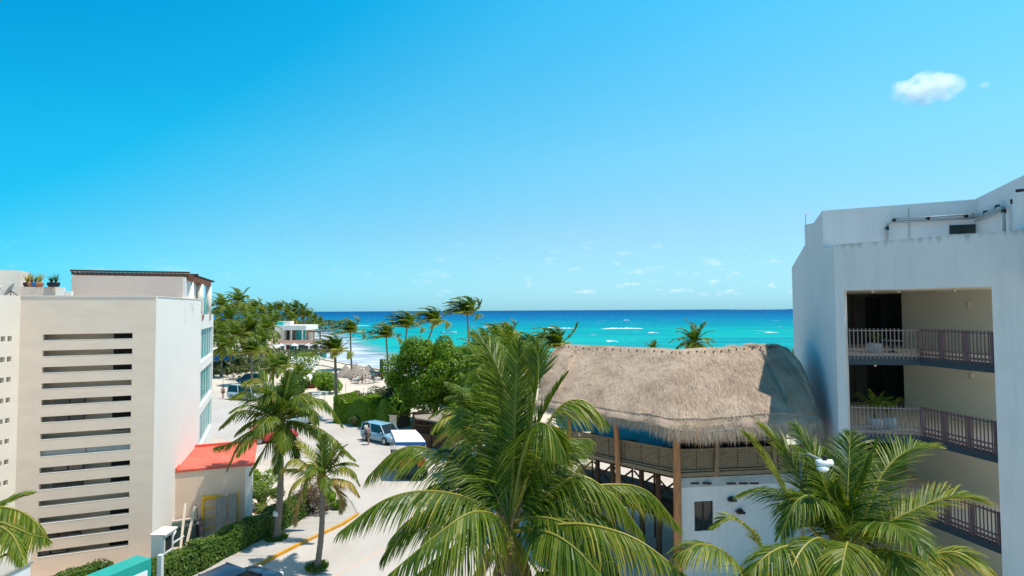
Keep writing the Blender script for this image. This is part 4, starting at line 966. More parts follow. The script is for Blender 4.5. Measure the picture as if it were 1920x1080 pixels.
# --- the large palm in front
cz = 14.0; cc_ = P(955, 990, cz)
hand_palm('coconut_palm', 'largest coconut palm, nearest in the middle, its fronds reaching over the street', cc_, (cc_.x + .1, cz - .1, 0), [
    ([(945, 985, 0), (890, 940, -.3), (805, 921, -.6), (722, 937, -.9), (637, 997, -1.2)], dict(hang=0.42, pend=0.69, age=.3, L_leaf=1.1)),
    ([(950, 980, 0), (905, 922, .3), (850, 868, .6), (790, 838, .8), (738, 848, .9), (690, 893, .9)], dict(age=.45, hang=.42, pend=.7, L_leaf=1.3)),
    ([(955, 1010, -.1), (930, 968, -.9), (882, 962, -1.6), (815, 1006, -2.2), (728, 1078, -2.6)], dict(hang=0.55, pend=0.85, L_leaf=1.15, wd=.036)),
    ([(955, 1020, -.2), (900, 1000, -1.2), (830, 1040, -2.0), (755, 1100, -2.5)], dict(hang=0.45, pend=0.73, age=.3)),
    ([(965, 985, 0), (1020, 932, .1), (1085, 893, .0), (1150, 930, .0), (1205, 1000, -.1)], dict(hang=0.52, pend=0.81, age=.25, L_leaf=1.15)),
    ([(965, 975, .1), (1060, 925, .8), (1150, 908, 1.3), (1215, 922, 1.6), (1272, 985, 1.7)], dict(hang=0.50, pend=0.79, age=.4)),
    ([(970, 1000, -.2), (1035, 985, -.8), (1105, 984, -1.3), (1195, 1012, -1.8), (1295, 1085, -2.2)], dict(hang=0.50, pend=0.79, age=.45, L_leaf=1.15)),
    ([(970, 1010, -.3), (1020, 996, -1.1), (1075, 1025, -1.8), (1135, 1090, -2.3)], dict(hang=0.50, pend=0.79, age=.3)),
    ([(957, 970, 0), (962, 880, .1), (966, 780, .2), (968, 700, .3), (972, 640, .5)], dict(hang=0.05, vee=.3, age=.02, L_leaf=.75)),
    ([(960, 970, .1), (964, 850, .3), (948, 740, .6), (922, 668, .8), (893, 632, .9)], dict(hang=0.22, age=.12, L_leaf=1.15)),
    ([(965, 975, .1), (985, 870, .2), (1010, 792, .3), (1038, 738, .4), (1062, 702, .5)], dict(hang=0.08, age=.1, fold=.6, L_leaf=.5)),
    ([(965, 975, 0), (1005, 850, .2), (1045, 768, .3), (1092, 750, .3), (1135, 787, .2)], dict(hang=0.40, pend=0.67, age=.35)),
    ([(950, 975, .1), (930, 880, .5), (908, 805, .8), (880, 772, 1), (850, 790, 1.1)], dict(hang=0.40, pend=0.67, age=.4)),
    ([(965, 975, .3), (1005, 890, 1.1), (1050, 830, 1.8), (1105, 822, 2.3)], dict(hang=0.40, pend=0.67, age=.2)),
    ([(950, 975, .3), (915, 900, 1.2), (880, 850, 2), (845, 858, 2.6)], dict(hang=0.40, pend=0.67, age=.2)),
    ([(962, 970, 0), (985, 850, .1), (1003, 745, .1), (1010, 690, .1), (1004, 640, .1)], dict(hang=0.04, vee=.2, age=.05, L_leaf=.8)),
    ([(962, 970, 0), (978, 860, -.2), (1000, 800, -.6), (1030, 800, -1.0), (1060, 850, -1.2)], dict(hang=0.42, pend=0.69, age=.15)),
    ([(958, 972, .1), (940, 840, .5), (935, 745, .8), (930, 690, 1.0)], dict(hang=0.12, vee=.25, age=.1)),
    ([(975, 1030, -.3), (1000, 1060, -.9), (1040, 1120, -1.4)], dict(age=.75, bare=.6)),
    ([(957, 1030, -.2), (957, 1060, -.8), (955, 1120, -1.3)], dict(age=.8, bare=.7)),
], [(75, 35, 3.6, 1.7, {}), (125, 25, 3.4, 1.8, {}), (255, 30, 3.4, 1.8, {}), (170, -35, 1.6, .6, dict(age=1.3, L_leaf=.5)), (205, -50, 1.3, .4, dict(age=1.45, L_leaf=.5)), (135, -50, 1.4, .4, dict(age=1.4, L_leaf=.5)), (240, -40, 1.5, .5, dict(age=1.35, L_leaf=.5)), (40, 10, 3.4, 1.4, dict(age=.3)), (-50, 10, 3.4, 1.4, dict(age=.3)), (100, -20, 3.2, 1.2, dict(age=.5)), (300, 40, 3.1, 1.6, dict(pend=.35)), (330, 48, 3.1, 1.5, dict(pend=.3)), (60, 45, 3.1, 1.6, dict(pend=.35)), (28, 45, 3.1, 1.5, dict(pend=.3)), (272, 28, 3.2, 1.6, dict(pend=.5)), (92, 28, 3.2, 1.6, dict(pend=.5)), (5, 68, 2.9, 1.0, {}), (60, 60, 2.6, 1.2, {}), (-60, 60, 2.6, 1.2, {})],
    1.18, .032, .17, seed=21, nst=124)
# --- the palm at the lower right
rz = 13.5; rc_ = P(1585, 1048, rz)
hand_palm('coconut_palm', 'coconut palm at the lower right in front of the open galleries', rc_, (rc_.x - .1, rz - .1, 0), [
    ([(1550, 1035, 0), (1500, 965, .1), (1462, 905, .2), (1430, 858, .3), (1405, 822, .3)], dict(hang=0.16, age=.35, vee=.15)),
    ([(1560, 1030, .1), (1530, 955, .5), (1492, 878, .9), (1460, 835, 1.1), (1434, 806, 1.2)], dict(hang=0.16, age=.3, fold=.25)),
    ([(1570, 1030, .2), (1560, 960, .5), (1548, 905, .8), (1536, 852, 1.0)], dict(hang=0.08, age=.1, vee=.3, L_leaf=.9)),
    ([(1590, 1025, .1), (1578, 960, .1), (1566, 920, 0), (1575, 895, -.1)], dict(hang=0.10, age=.35, L_leaf=.35)),
    ([(1600, 1030, .0), (1625, 960, .3), (1655, 888, .6), (1700, 845, .9), (1748, 838, 1.0)], dict(hang=0.14, age=.3, vee=.2)),
    ([(1592, 1020, 0), (1600, 945, 0), (1620, 895, 0), (1646, 826, 0)], dict(hang=0.02, age=.2, fold=.75, L_leaf=.45)),
    ([(1610, 1035, 0), (1650, 990, -.1), (1712, 957, -.2), (1780, 932, -.3), (1836, 940, -.4)], dict(hang=0.26, age=.3, vee=.25)),
    ([(1610, 1050, -.2), (1690, 1055, -.8), (1742, 1042, -1.1), (1795, 1036, -1.4), (1850, 1065, -1.7)], dict(hang=0.30, pend=0.21, age=.4)),
    ([(1550, 1055, -.1), (1450, 1040, -.3), (1405, 992, -.4), (1370, 971, -.5), (1336, 988, -.5)], dict(hang=0.25, age=.4, L_leaf=.5)),
    ([(1550, 1065, -.3), (1420, 1078, -1.0), (1355, 1033, -1.3), (1312, 1021, -1.5), (1274, 1038, -1.6)], dict(hang=0.45, pend=0.28, age=.45)),
    ([(1570, 1070, -.3), (1520, 1040, -.9), (1478, 1024, -1.4), (1430, 1048, -1.8), (1395, 1100, -2.0)], dict(hang=0.45, pend=0.28, age=.35)),
    ([(1590, 1065, -.4), (1590, 1020, -1.2), (1585, 1030, -2.0), (1570, 1110, -2.8)], dict(hang=0.45, pend=0.28, age=.25)),
    ([(1600, 1065, -.4), (1650, 1030, -1.2), (1690, 1050, -1.9), (1720, 1120, -2.4)], dict(hang=0.45, pend=0.28, age=.3)),
    ([(1565, 1060, -.4), (1540, 1010, -1.1), (1500, 1035, -1.8), (1470, 1110, -2.3)], dict(hang=0.45, pend=0.28, age=.25)),
    ([(1575, 1030, .1), (1550, 960, -.1), (1520, 930, -.3), (1490, 945, -.5), (1465, 1000, -.7)], dict(hang=0.40, pend=0.25, age=.1)),
    ([(1600, 1030, .1), (1640, 965, .6), (1690, 935, 1.1), (1740, 950, 1.4)], dict(hang=0.35, pend=0.23, age=.15)),
], [(10, 60, 3.2, 1.3, {}), (60, 30, 3.2, 1.6, {}), (-30, 45, 3.2, 1.5, {}), (110, 15, 3.2, 1.6, dict(age=.3)), (150, 30, 3.2, 1.6, {}), (215, 20, 3.2, 1.7, {}), (250, 0, 3.2, 1.4, dict(age=.4)), (330, 75, 3.0, .7, {}), (175, 55, 3.0, 1.6, {}), (40, 70, 3.0, 1.0, {})],
    1.0, .031, .16, seed=22, nst=116, hang=.33)
# --- the palm entering from the left edge
lz = 15.0; lc_ = P(-92, 1012, lz)
hand_palm('coconut_palm', 'coconut palm half out of the picture at the left edge below the perforated wall', lc_, (lc_.x, lz, 0), [
    ([(-60, 985, 0), (-20, 955, 0), (28, 955, -.1), (66, 978, -.2), (88, 1012, -.2)], dict(hang=0.50, pend=0.79, age=.4)),
    ([(-70, 990, .1), (-30, 960, .4), (0, 946, .6), (30, 933, .8), (58, 926, .9)], dict(hang=0.12, age=.3, L_leaf=.5)),
    ([(-60, 990, -.1), (-10, 980, -.5), (25, 988, -.9), (58, 1002, -1.2), (86, 1008, -1.4)], dict(hang=0.35, pend=0.61, age=.35)),
    ([(-60, 1000, -.2), (-20, 985, -.9), (20, 1000, -1.5), (45, 1050, -1.9)], dict(hang=0.50, pend=0.79, age=.3)),
], [(-100, 30, 3.2, 1.5, {}), (160, 40, 3.2, 1.5, {}), (210, 40, 3.2, 1.5, {})],
    .75, .042, .15, seed=23, nst=90)
# --- the two palms on the pavement at the left
bb = G(518, 1014); bc = P(525, 795, bb.y + .1)
hand_palm('coconut_palm', 'full-crowned coconut palm with a white band on its trunk beside the clipped hedge', bc, bb, [
    ([(518, 787, 0), (489, 774, 0), (446, 771, -.1), (413, 800, -.1)], dict(hang=0.40, pend=0.67)),
    ([(518, 798, 0), (474, 808, -.4), (446, 834, -.6), (426, 880, -.8)], dict(hang=0.35, pend=0.61, age=.45)),
    ([(518, 791, .1), (474, 806, .3), (433, 830, .5), (404, 838, .5)], dict(hang=0.30, pend=0.55)),
    ([(528, 784, 0), (518, 758, .1), (505, 730, .2), (484, 690, .3)], dict(hang=0.12, age=.1)),
    ([(529, 784, 0), (533, 741, 0), (541, 700, 0)], dict(hang=0.05, age=.15, fold=.3)),
    ([(533, 784, -.2), (565, 766, -.6), (587, 769, -.8), (594, 792, -1.0)], dict(hang=0.40, pend=0.67, age=.4)),
    ([(539, 776, .2), (576, 752, .5), (613, 757, .7), (642, 797, .8)], dict(hang=0.40, pend=0.67, age=.35)),
    ([(537, 795, 0), (585, 798, -.3), (622, 818, -.5), (650, 846, -.6)], dict(hang=0.42, pend=0.69, age=.25)),
    ([(528, 798, -.2), (530, 815, -.8), (522, 850, -1.2), (517, 885, -1.4)], dict(hang=0.30, pend=0.55, age=.4)),
    ([(522, 800, -.1), (504, 830, -.5), (483, 860, -.7), (470, 884, -.8)], dict(hang=0.30, pend=0.55, age=.3)),
    ([(511, 780, .2), (483, 752, .5), (461, 733, .7), (435, 744, .8)], dict(hang=0.35, pend=0.61, age=.2)),
    ([(520, 773, .2), (504, 733, .6), (482, 710, .9), (456, 716, 1.1)], dict(hang=0.35, pend=0.61, age=.5)),
    ([(537, 780, .2), (552, 748, .6), (576, 738, .9), (606, 760, 1.1)], dict(hang=0.35, pend=0.61, age=.3)),
    ([(533, 800, -.2), (548, 822, -.7), (556, 860, -.9)], dict(hang=0.30, pend=0.55)),
    ([(526, 780, 0), (525, 750, -.4), (510, 735, -.8), (490, 750, -1.2)], dict(hang=0.40, pend=0.67)),
    ([(530, 780, 0), (545, 750, -.4), (560, 745, -.9), (575, 775, -1.3)], dict(hang=0.40, pend=0.67)),
], [(0, 40, 2.8, 1.6, {}), (50, 50, 2.8, 1.6, {}), (-45, 45, 2.8, 1.6, {}), (180, 35, 2.6, 1.8, {}), (150, 5, 2.5, 1.4, {}), (215, 0, 2.6, 1.4, {}), (20, 75, 2.6, .8, {}), (200, 70, 2.6, 1.3, {}), (100, 10, 2.6, 1.3, {}), (275, 15, 2.6, 1.4, {}), (240, 50, 2.6, 1.5, {}), (120, 50, 2.6, 1.5, {})],
    .92, .055, .13, seed=24, nst=60, hang=.34)
sb_ = G(594, 1070); sc_ = P(603, 898, sb_.y + .1)
hand_palm('coconut_palm', 'small slender coconut palm with yellowing fronds at the yellow kerb', sc_, sb_, [
    ([(598, 893, 0), (566, 864, 0), (540, 866, -.1), (524, 900, -.1)], dict(hang=0.40, pend=0.67, age=0.68)),
    ([(595, 900, -.1), (566, 896, -.4), (547, 915, -.6), (540, 950, -.7)], dict(hang=0.35, pend=0.61, age=0.73)),
    ([(600, 890, .1), (579, 850, .3), (558, 828, .5)], dict(hang=0.15, age=0.58)),
    ([(605, 888, 0), (604, 850, 0), (608, 816, 0)], dict(hang=0.06, age=0.33, fold=.2)),
    ([(610, 892, .1), (629, 860, .2), (644, 843, .3), (666, 862, .3)], dict(hang=0.35, pend=0.61, age=0.43)),
    ([(610, 897, 0), (639, 877, -.1), (660, 882, -.2), (674, 908, -.2)], dict(hang=0.38, pend=0.65, age=0.53)),
    ([(613, 902, -.1), (635, 898, -.3), (657, 906, -.5), (674, 930, -.6)], dict(hang=0.30, pend=0.55, age=1.13)),
    ([(615, 905, -.1), (631, 914, -.3), (640, 937, -.4), (639, 962, -.4)], dict(hang=0.10, age=1.18, fold=.4)),
    ([(597, 895, .2), (560, 880, .5), (530, 880, .7)], dict(hang=0.30, pend=0.55, age=0.48)),
    ([(595, 907, -.1), (570, 925, -.2), (558, 955, -.2), (553, 985, -.2)], dict(hang=0.10, age=1.30, fold=.3, shag=.2)),
    ([(607, 892, .2), (622, 850, .5), (632, 835, .7)], dict(hang=0.20, age=0.38)),
    ([(600, 897, -.2), (590, 880, -.6), (575, 900, -.9), (570, 935, -1.0)], dict(hang=0.35, pend=0.61, age=0.68)),
], [(0, 50, 1.9, 1.4, {}), (60, 40, 1.8, 1.4, {}), (-50, 35, 1.9, 1.5, dict(age=0.58)), (180, 50, 1.8, 1.6, {}), (150, 20, 1.8, 1.6, {}), (90, 65, 1.8, 1.0, {})],
    .56, .048, .10, seed=25, nst=50, hang=.32)
# white painted band and grass rings
mb = MB(); q_ = P(519, 963, bb.y + .02); mb.lathe([(.185, -.1), (.19, 0), (.185, .1)], (q_.x, bb.y + .05, q_.z), 14)
bandm = mb.build('trunk_band', m_frame, bpy.data.objects['coconut_palm.003'], bb)
def grass_ring(c, r, name, label, ringcat):
    mb = MB()
    for _ in range(900):
        a, q = rnd(0, 6.283), r * math.sqrt(random.random()); h = rnd(.08, .26); p = V((c.x + q * math.cos(a), c.y + q * math.sin(a), .13)); d = V((rnd(-.5, .5), rnd(-.5, .5), 1)).normalized(); s_ = V((rnd(-1, 1), rnd(-1, 1), 0)).normalized() * .02
        t_ = rnd(.1, .9); mb.face((mb.vert(p - s_, t_), mb.vert(p + s_, t_), mb.vert(p + d * h, t_)))
    tag(mb.build(name, m_hedge), label, ringcat, kind='stuff')
grass_ring(bb, .55, 'grass_tuft', 'round grass patch at the foot of the full-crowned pavement palm', 'grass')
grass_ring(sb_, .50, 'grass_tuft', 'round dry grass patch at the foot of the small yellowing palm', 'grass')
# --- palm crowding in behind the large front palm, yellow lower fronds
yb = P(898, 800, 20.5)
hand_palm('coconut_palm', 'yellowing coconut palm directly behind the left half of the largest palm', yb, (yb.x, yb.y, 0), [],
    [(a, e, 2.0, d, dict(age=g)) for a, e, d, g in ((270, 45, 1.7, .55), (300, 30, 1.6, .75), (240, 35, 1.7, .6), (210, 40, 1.8, .4), (180, 45, 1.9, .3), (150, 40, 1.8, .3), (120, 45, 1.6, .3), (90, 40, 1.6, .35), (60, 50, 1.5, .2), (30, 55, 1.4, .2), (0, 60, 1.3, .15), (-30, 60, 1.3, .2), (-60, 65, 1.2, .3), (260, 70, 1.2, .15), (170, 72, 1.4, .1), (80, 75, 1.0, .1), (285, 5, 1.4, .9), (225, 5, 1.4, .8), (250, -10, 1.2, 1.0), (195, 0, 1.4, .7), (310, 55, 1.5, .4))],
    .62, .05, .12, seed=26, nst=44)
pb2 = P(968, 690, 34)
hand_palm('coconut_palm', 'green coconut palm whose top rises between the largest palm and the thatch edge', pb2, (pb2.x, pb2.y, 0), [],
    [(a, e, 2.9, 1.5, dict(age=.25)) for a, e in ((270, 45), (300, 60), (240, 30), (210, 40), (180, 45), (150, 40), (120, 30), (90, 45), (60, 60), (0, 70), (330, 50), (200, 75), (255, 5), (110, 5), (285, 20), (80, 15))],
    .8, .07, .15, seed=27, nst=44, wind=V((-.10, -.02, 0)))
# --- background palms: three wind-blown crowns and two calmer ones, built once and copied
WIND = V((-1.9, -.25, .10))
def crown_set(seed, n, Lf, wind, nst, leafL, wd, age0, droop, elr=(75, -15)):
    random.seed(seed); res = []
    for i in range(n):
        az = i * 137.5 + rnd(-12, 12); el = elr[0] + (elr[1] - elr[0]) * (i / (n - 1)) ** .9 + rnd(-6, 6); age = age0 + .45 * (i / n) ** 2 + rnd(-.08, .1)
        pts = gen_curve(V((0, 0, 0)), R(az), R(el), Lf * rnd(.85, 1.08), droop, wind * rnd(.8, 1.25))
        mb = frond_into(pts, leafL, nst, wd, .38, .05, max(0, age), wind=wind * .45, r0=.045, segs=2, bare=.12)
        me = mb.build('frond', [m_rachis, m_leaf]); res.append(me.data); bpy.data.objects.remove(me)
    return res
CW = [crown_set(31, 26, 3.5, WIND, 30, 1.0, .12, .12, 1.25, (80, 15)), crown_set(32, 24, 3.4, WIND * .8, 30, 1.0, .12, .2, 1.35, (80, 10)), crown_set(33, 25, 3.5, WIND * 1.2, 30, 1.0, .12, .08, 1.2, (80, 18))]
CC = [crown_set(34, 26, 3.4, WIND * .35, 28, .95, .12, .14, 1.5, (78, -30)), crown_set(35, 24, 3.3, WIND * .2, 28, .95, .12, .02, 1.3, (80, -25))]
def bg_palm(px, py, dep, label, kind, scale=1.0, lean=0.0, group=None, rz=0.0, base_px=None, tr=.16):
    c = P(px, py, dep); b = V((c.x + lean, c.y, 0))
    if base_px is not None: q = P(base_px, 640, dep); b.x = q.x
    t = thing('coconut_palm', label, 'palm tree', b, 0, group)
    tm = trunk_into((0, 0, 0), c - b, tr * 1.2, tr * .8, V((lean * .25, 0, 0)), 6, 7); tm.build('trunk', m_trunk, t, smooth=True)
    for me in (CW if kind < 3 else CC)[kind % 3 if kind < 3 else kind - 3]:
        o = bpy.data.objects.new('frond', me); COL.objects.link(o); o.parent = t; o.location = c - b; o.rotation_euler = (0, 0, rz + rnd(-.06, .06)); o.scale = (scale,) * 3
    return t
random.seed(77)
g1, g2, g3 = 'palms along the beach', 'palms in the grove behind the building', 'palms along the far shore'
BG = [
 (657, 625, 112, 'windblown palm on the sand left of the thatched beach umbrellas', 0, 1.2, -.2, g1, 660),
 (628, 662, 61, 'tall palm leaning over the red and white kiosk, trunk down to the street edge', 1, .9, .1, g1, 632),
 (724, 634, 108, 'windblown palm on the beach, second from left of the four beside the green tree', 0, 1.2, .1, g1, 728),
 (763, 616, 104, 'windblown palm on the beach with orange tips left of the green tree top', 2, 1.35, -.6, g1, 756),
 (814, 607, 98, 'windblown palm standing behind the top of the round green tree', 1, 1.3, .6, g1, 773),
 (876, 592, 92, 'tallest windblown palm against the sea, right above the green tree', 2, 1.3, .5, g1, 880),
 (906, 641, 78, 'short palm just behind the right shoulder of the green tree', 3, .75, .2, g1, None),
 (952, 632, 72, 'yellowish palm behind the tallest spear of the largest front palm', 0, .8, .2, g1, None),
 (915, 690, 46, 'green palm between the round tree and the largest palm', 3, .95, 0, g1, None),
 (948, 668, 52, 'palm just left of the spears of the largest palm', 4, .95, 0, g1, None),
 (992, 690, 44, 'palm against the left end of the thatched roof', 3, .75, 0, g1, None),
 (930, 655, 66, 'windblown palm behind the left-leaning spear of the largest palm', 3, 1.15, 0, g1, None),
 (985, 662, 62, 'windblown palm just left of the thatched hip', 1, 1.0, 0, g1, None),
 (898, 668, 70, 'palm hidden up to its crown by the right flank of the round tree', 4, 1.1, 0, g1, None),
 (1043, 653, 58, 'bushy orange-tipped palm peeping over the left end of the thatch', 1, 1.0, .2, g1, None),
 (1302, 643, 56, 'dark spiky palm rising behind the middle of the thatched ridge', 4, .75, 0, g1, None),
 (1224, 656, 62, 'small palm tip just showing over the thatched ridge', 4, .4, 0, g1, None),
 (1488, 668, 60, 'palm behind the right end of the thatched ridge', 4, .3, 0, g1, None),
 (447, 567, 150, 'tallest palm of the grove, its top above the horizon beside the apartment roof', 3, 1.5, -.3, g2, None),
 (415, 575, 140, 'palm of the grove touching the glass roof balustrade', 3, 1.3, 0, g2, None),
 (428, 600, 130, 'palm in the middle of the grove below the tallest top', 4, 1.3, 0, g2, None),
 (470, 600, 140, 'palm in the grove left of the far restaurant roof', 3, 1.3, 0, g2, None),
 (412, 628, 112, 'palm in the grove right beside the uppermost teal window', 3, 1.15, 0, g2, None),
 (440, 630, 108, 'pale yellow palm in the grove above the blue canopy', 3, 1.2, 0, g2, None),
 (468, 620, 112, 'dark palm in the centre of the grove', 4, 1.2, 0, g2, None),
 (497, 618, 112, 'pale drooping palm at the right side of the grove by the far restaurant', 3, 1.15, .2, g2, 500),
 (488, 645, 98, 'low dark palm at the grove front', 4, 1.1, 0, g2, None),
 (472, 662, 90, 'palm in the sand car park with a thin straight trunk behind the grey van', 0, 1.0, 0, g2, 473),
 (416, 652, 100, 'low palm over the blue canopy beside the white bay windows', 3, .95, 0, g2, None),
 (530, 690, 86, 'dark round-headed palm in front of the far restaurant', 1, 1.0, 0, g2, 540),
 (560, 704, 84, 'low palm right of the dark round-headed palm', 3, .7, 0, g2, None),
 (512, 690, 80, 'low palm behind the top of the full-crowned pavement palm', 3, .8, 0, g2, None),
 (507, 585, 240, 'leftmost palm of the far row behind the far restaurant', 3, 1.6, 0, g3, None),
 (523, 582, 245, 'second palm from the left of the far row', 0, 1.6, 0, g3, None),
 (538, 585, 250, 'third palm of the far row, above the turquoise roof box', 3, 1.6, 0, g3, None),
 (553, 581, 255, 'middle palm of the far row', 4, 1.6, 0, g3, None),
 (567, 586, 255, 'far row palm above the right part of the white roof', 3, 1.6, 0, g3, None),
 (578, 594, 250, 'lower far row palm near its right end', 0, 1.4, 0, g3, None),
 (589, 600, 235, 'last palm of the far row beside the open sea', 4, 1.1, 0, g3, 590),
 (490, 588, 230, 'far palm between the grove and the far row', 4, 1.6, 0, g3, None),
 (600, 603, 190, 'small palm over the dark pergola of the far restaurant', 4, .7, 0, g3, None),
 (546, 598, 235, 'low palm in the far row just behind the white roof', 3, 1.4, 0, g3, None),
 (516, 600, 225, 'low palm behind the turquoise roof box', 4, 1.4, 0, g3, None),
 (478, 579, 170, 'palm rising at the right flank of the grove top', 0, 1.2, 0, g2, None),
 (458, 588, 160, 'palm with bent fronds just right of the tallest grove top', 0, 1.2, 0, g2, None),
]
for (px, py, dep, lab, kd, scl, ln, grp, bpx) in BG: bg_palm(px, py, dep, lab, kd, scl, ln, grp, rnd(-.25, .25), bpx)
# ================================================================ broadleaf trees, hedges, shrubs
def leaf_quad(mb, p, n, s, t):
    n = n.normalized(); a = n.cross(V((.3, .2, 1))); 
    if a.length < .1: a = V((1, 0, 0))
    a.normalize(); b = n.cross(a); r_ = rnd(0, 6.28); a, b = a * math.cos(r_) + b * math.sin(r_), b * math.cos(r_) - a * math.sin(r_)
    i = [mb.vert(p - a * s, t), mb.vert(p + b * s * .5 + n * s * .12, t), mb.vert(p + a * s, t), mb.vert(p - b * s * .5 + n * s * .12, t)]; mb.face(i)
def lumps_crown(c, rx, ry, rzz, nl, lr, leaves, ls, seed, flat=.35, tint0=.45):
    random.seed(seed); mb = MB(); L_ = []
    for k in range(nl):
        u = V((random.gauss(0, 1), random.gauss(0, 1), random.gauss(.25, 1))).normalized(); f = rnd(.5, .95)
        if u.z < -flat: u.z = -flat * rnd(.3, 1)
        L_.append((V(c) + V((u.x * rx * f, u.y * ry * f, u.z * rzz * f)), lr * rnd(.65, 1.3), rnd(-.16, .16)))
    for _ in range(leaves):
        q, r_, tj = random.choice(L_); n = V((random.gauss(0, 1), random.gauss(0, 1), random.gauss(.3, 1))).normalized()
        p = q + n * r_ * rnd(.6, 1.05) ** .5 * (1 + .22 * mnoise.noise(q + n * 2.7)); nn = (n + V((rnd(-.7, .7), rnd(-.7, .7), rnd(-.1, .9)))).normalized()
        leaf_quad(mb, p, nn, ls * rnd(.6, 1.25), max(0, min(1, tint0 + tj + random.gauss(0, .17))))
    return mb
def tree(name, label, cat, base, h0, c, rx, ry, rzz, nl, lr, leaves, ls, seed, mat=None, tr=.25):
    t = thing(name, label, cat, base)
    mb = MB(); B_ = V(base); top = V(c) - V((0, 0, rzz * .2))
    mb.tube([B_, B_.lerp(top, .5) + V((.2, 0, 0)), top], [tr * 1.3, tr, tr * .6], 9); mb.build('trunk', m_bark, t, base)
    random.seed(seed + 5)
    for k in range(7):
        a = k * .9 + rnd(-.2, .2); s_ = B_.lerp(top, rnd(.4, .9)); e_ = V(c) + V((math.cos(a) * rx * .7, math.sin(a) * ry * .7, rnd(-.2, .5) * rzz))
        mb = MB(); mb.tube([s_, s_.lerp(e_, .5) + V((0, 0, .4)), e_], [tr * .5, tr * .3, tr * .1], 6); mb.build('limb', m_bark, t, base)
    lumps_crown(c, rx, ry, rzz, nl, lr, leaves, ls, seed, .6).build('crown', mat or m_tree, t, base)
tb = P(812, 700, 58); 
tree('round_tree', 'large round dense green tree in the centre between the beach and the thatched roof', 'tree', (tb.x, 58, 0), 2, (tb.x + .2, 58, 4.5), 5.0, 4.6, 4.3, 110, 1.05, 60000, .135, 41)
t2 = P(880, 700, 60); tree('round_tree', 'lower green tree crowding the right flank of the large round tree', 'tree', (t2.x, 61, 0), 2, (t2.x, 61, 3.9), 2.8, 3, 3.2, 50, .9, 17000, .135, 42)
t4 = P(925, 760, 40); tree('small_tree', 'fresh green bushy tree filling the space behind the left fronds of the largest palm', 'tree', (t4.x, 40, 0), 1, (t4.x, 40, 5.0), 2.3, 2.2, 2.4, 40, .8, 16000, .12, 46)
t3 = P(748, 725, 60); tree('small_tree', 'grey-green bushy tree at the lower left of the large round tree', 'tree', (t3.x, 60, 0), 1, (t3.x, 60, 2.6), 1.9, 2, 2.2, 30, .7, 9000, .125, 43, m_olive, .12)
def hedge(name, label, cat, path_, wd, h, n, ls, seed, mat=m_hedge, tint0=.45, group=None, lumpy=.12):
    random.seed(seed); path_ = [V((p[0], p[1], 0)) for p in path_]; t = thing(name, label, cat, path_[0], 0, group)
    mb = MB(); segs = list(zip(path_, path_[1:])); tot = sum((b - a).length for a, b in segs)
    for a, b in segs:
        d = (b - a); L_ = d.length; d.normalize(); mb.bar(a + d * .15 + V((0, 0, h * .44)), b - d * .15 + V((0, 0, h * .44)), wd * .72, h * .86)
    mb.build('branches', m_twig, t, path_[0])
    mb = MB()
    for a, b in segs:
        d = (b - a); L_ = d.length; d.normalize(); s_ = V((d.y, -d.x, 0))
        for _ in range(int(n * L_ / tot)):
            u = rnd(0, L_); k = random.random(); bul = 1 + lumpy * 2 * mnoise.noise(V((u * .9 + a.x, a.y, 3))) 
            f = random.random()
            if f < .42: x, z, nn = rnd(-.5, .5) * wd, h * bul + rnd(-.10, .07), V((rnd(-.5, .5), rnd(-.5, .5), 1))
            else: sg = 1 if f < .80 else -1; x, z, nn = sg * (.5 * wd + rnd(-.1, .07)) * bul, h * rnd(.02, 1.0) * bul, s_ * sg + V((0, 0, rnd(-.1, .9)))
            p = a + d * u + s_ * x + V((0, 0, z)); tt = tint0 + .22 * mnoise.noise(p * 1.3) + random.gauss(0, .15)
            leaf_quad(mb, p, nn + V((rnd(-.4, .4), rnd(-.4, .4), 0)), ls * rnd(.6, 1.3), max(0, min(1, tt)))
    mb.build('foliage', mat, t, path_[0]); return t
hp = [(p.x - .45, p.y) for p in hedgel]
hedge('clipped_hedge', 'long clipped hedge beside the pavement under the yellow scaffold frame', 'hedge', [hp[1]] + hp[2:6], .85, 1.15, 21000, .068, 51, m_hedge, .58)
hedge('clipped_hedge', 'low hedge along the foot of the slotted wall behind the teal sign', 'hedge', [(-18.6, 21.3), (-17.3, 24.6)], .9, 1.0, 6000, .06, 52)
a_, b_ = G(640, 792), G(742, 806)
hedge('clipped_hedge', 'bright green clipped hedge across the street by the parked light blue car', 'hedge', [(a_.x, a_.y + .9), (b_.x + .6, b_.y + .9)], 2.4, 2.35, 26000, .125, 53, m_tree, .6, None, .25)
def shrub(label, px, py, w_, h, n, ls, seed, mat=m_hedge, tint0=.45, cat='shrub', name='shrub', group=None):
    g_ = G(px, py); mb = lumps_crown((0, 0, h * .5), w_ * .5, w_ * .5, h * .5, max(6, int(n / 350)), min(w_, h) * .3, n, ls, seed, .9, tint0)
    t = thing(name, label, cat, g_, 0, group); mb.build('foliage', mat, t)
    mb = MB(); 
    for k in range(5): mb.tube([(0, 0, 0), (math.cos(k * 1.3) * w_ * .3, math.sin(k * 1.3) * w_ * .3, h * .6)], .025, 5)
    mb.build('stem', m_twig, t); return t
shrub('green bush on the street corner right of the small yellowing palm', 632, 955, 1.5, 1.0, 3000, .075, 61, m_tree, .6)
shrub('brown dry bush at the hedge end behind the small palm trunk', 585, 965, 1.7, 1.7, 3500, .06, 62, leafmat('dry_leaf', [(0, (.08, .055, .04)), (.5, (.17, .12, .085)), (1, (.27, .2, .14))], .15, .8, .1, .0), .45)
shrub('bright green leafy shrub with white blossom below the far restaurant', 577, 702, 5.2, 3.4, 5000, .2, 63, m_tree, .75)
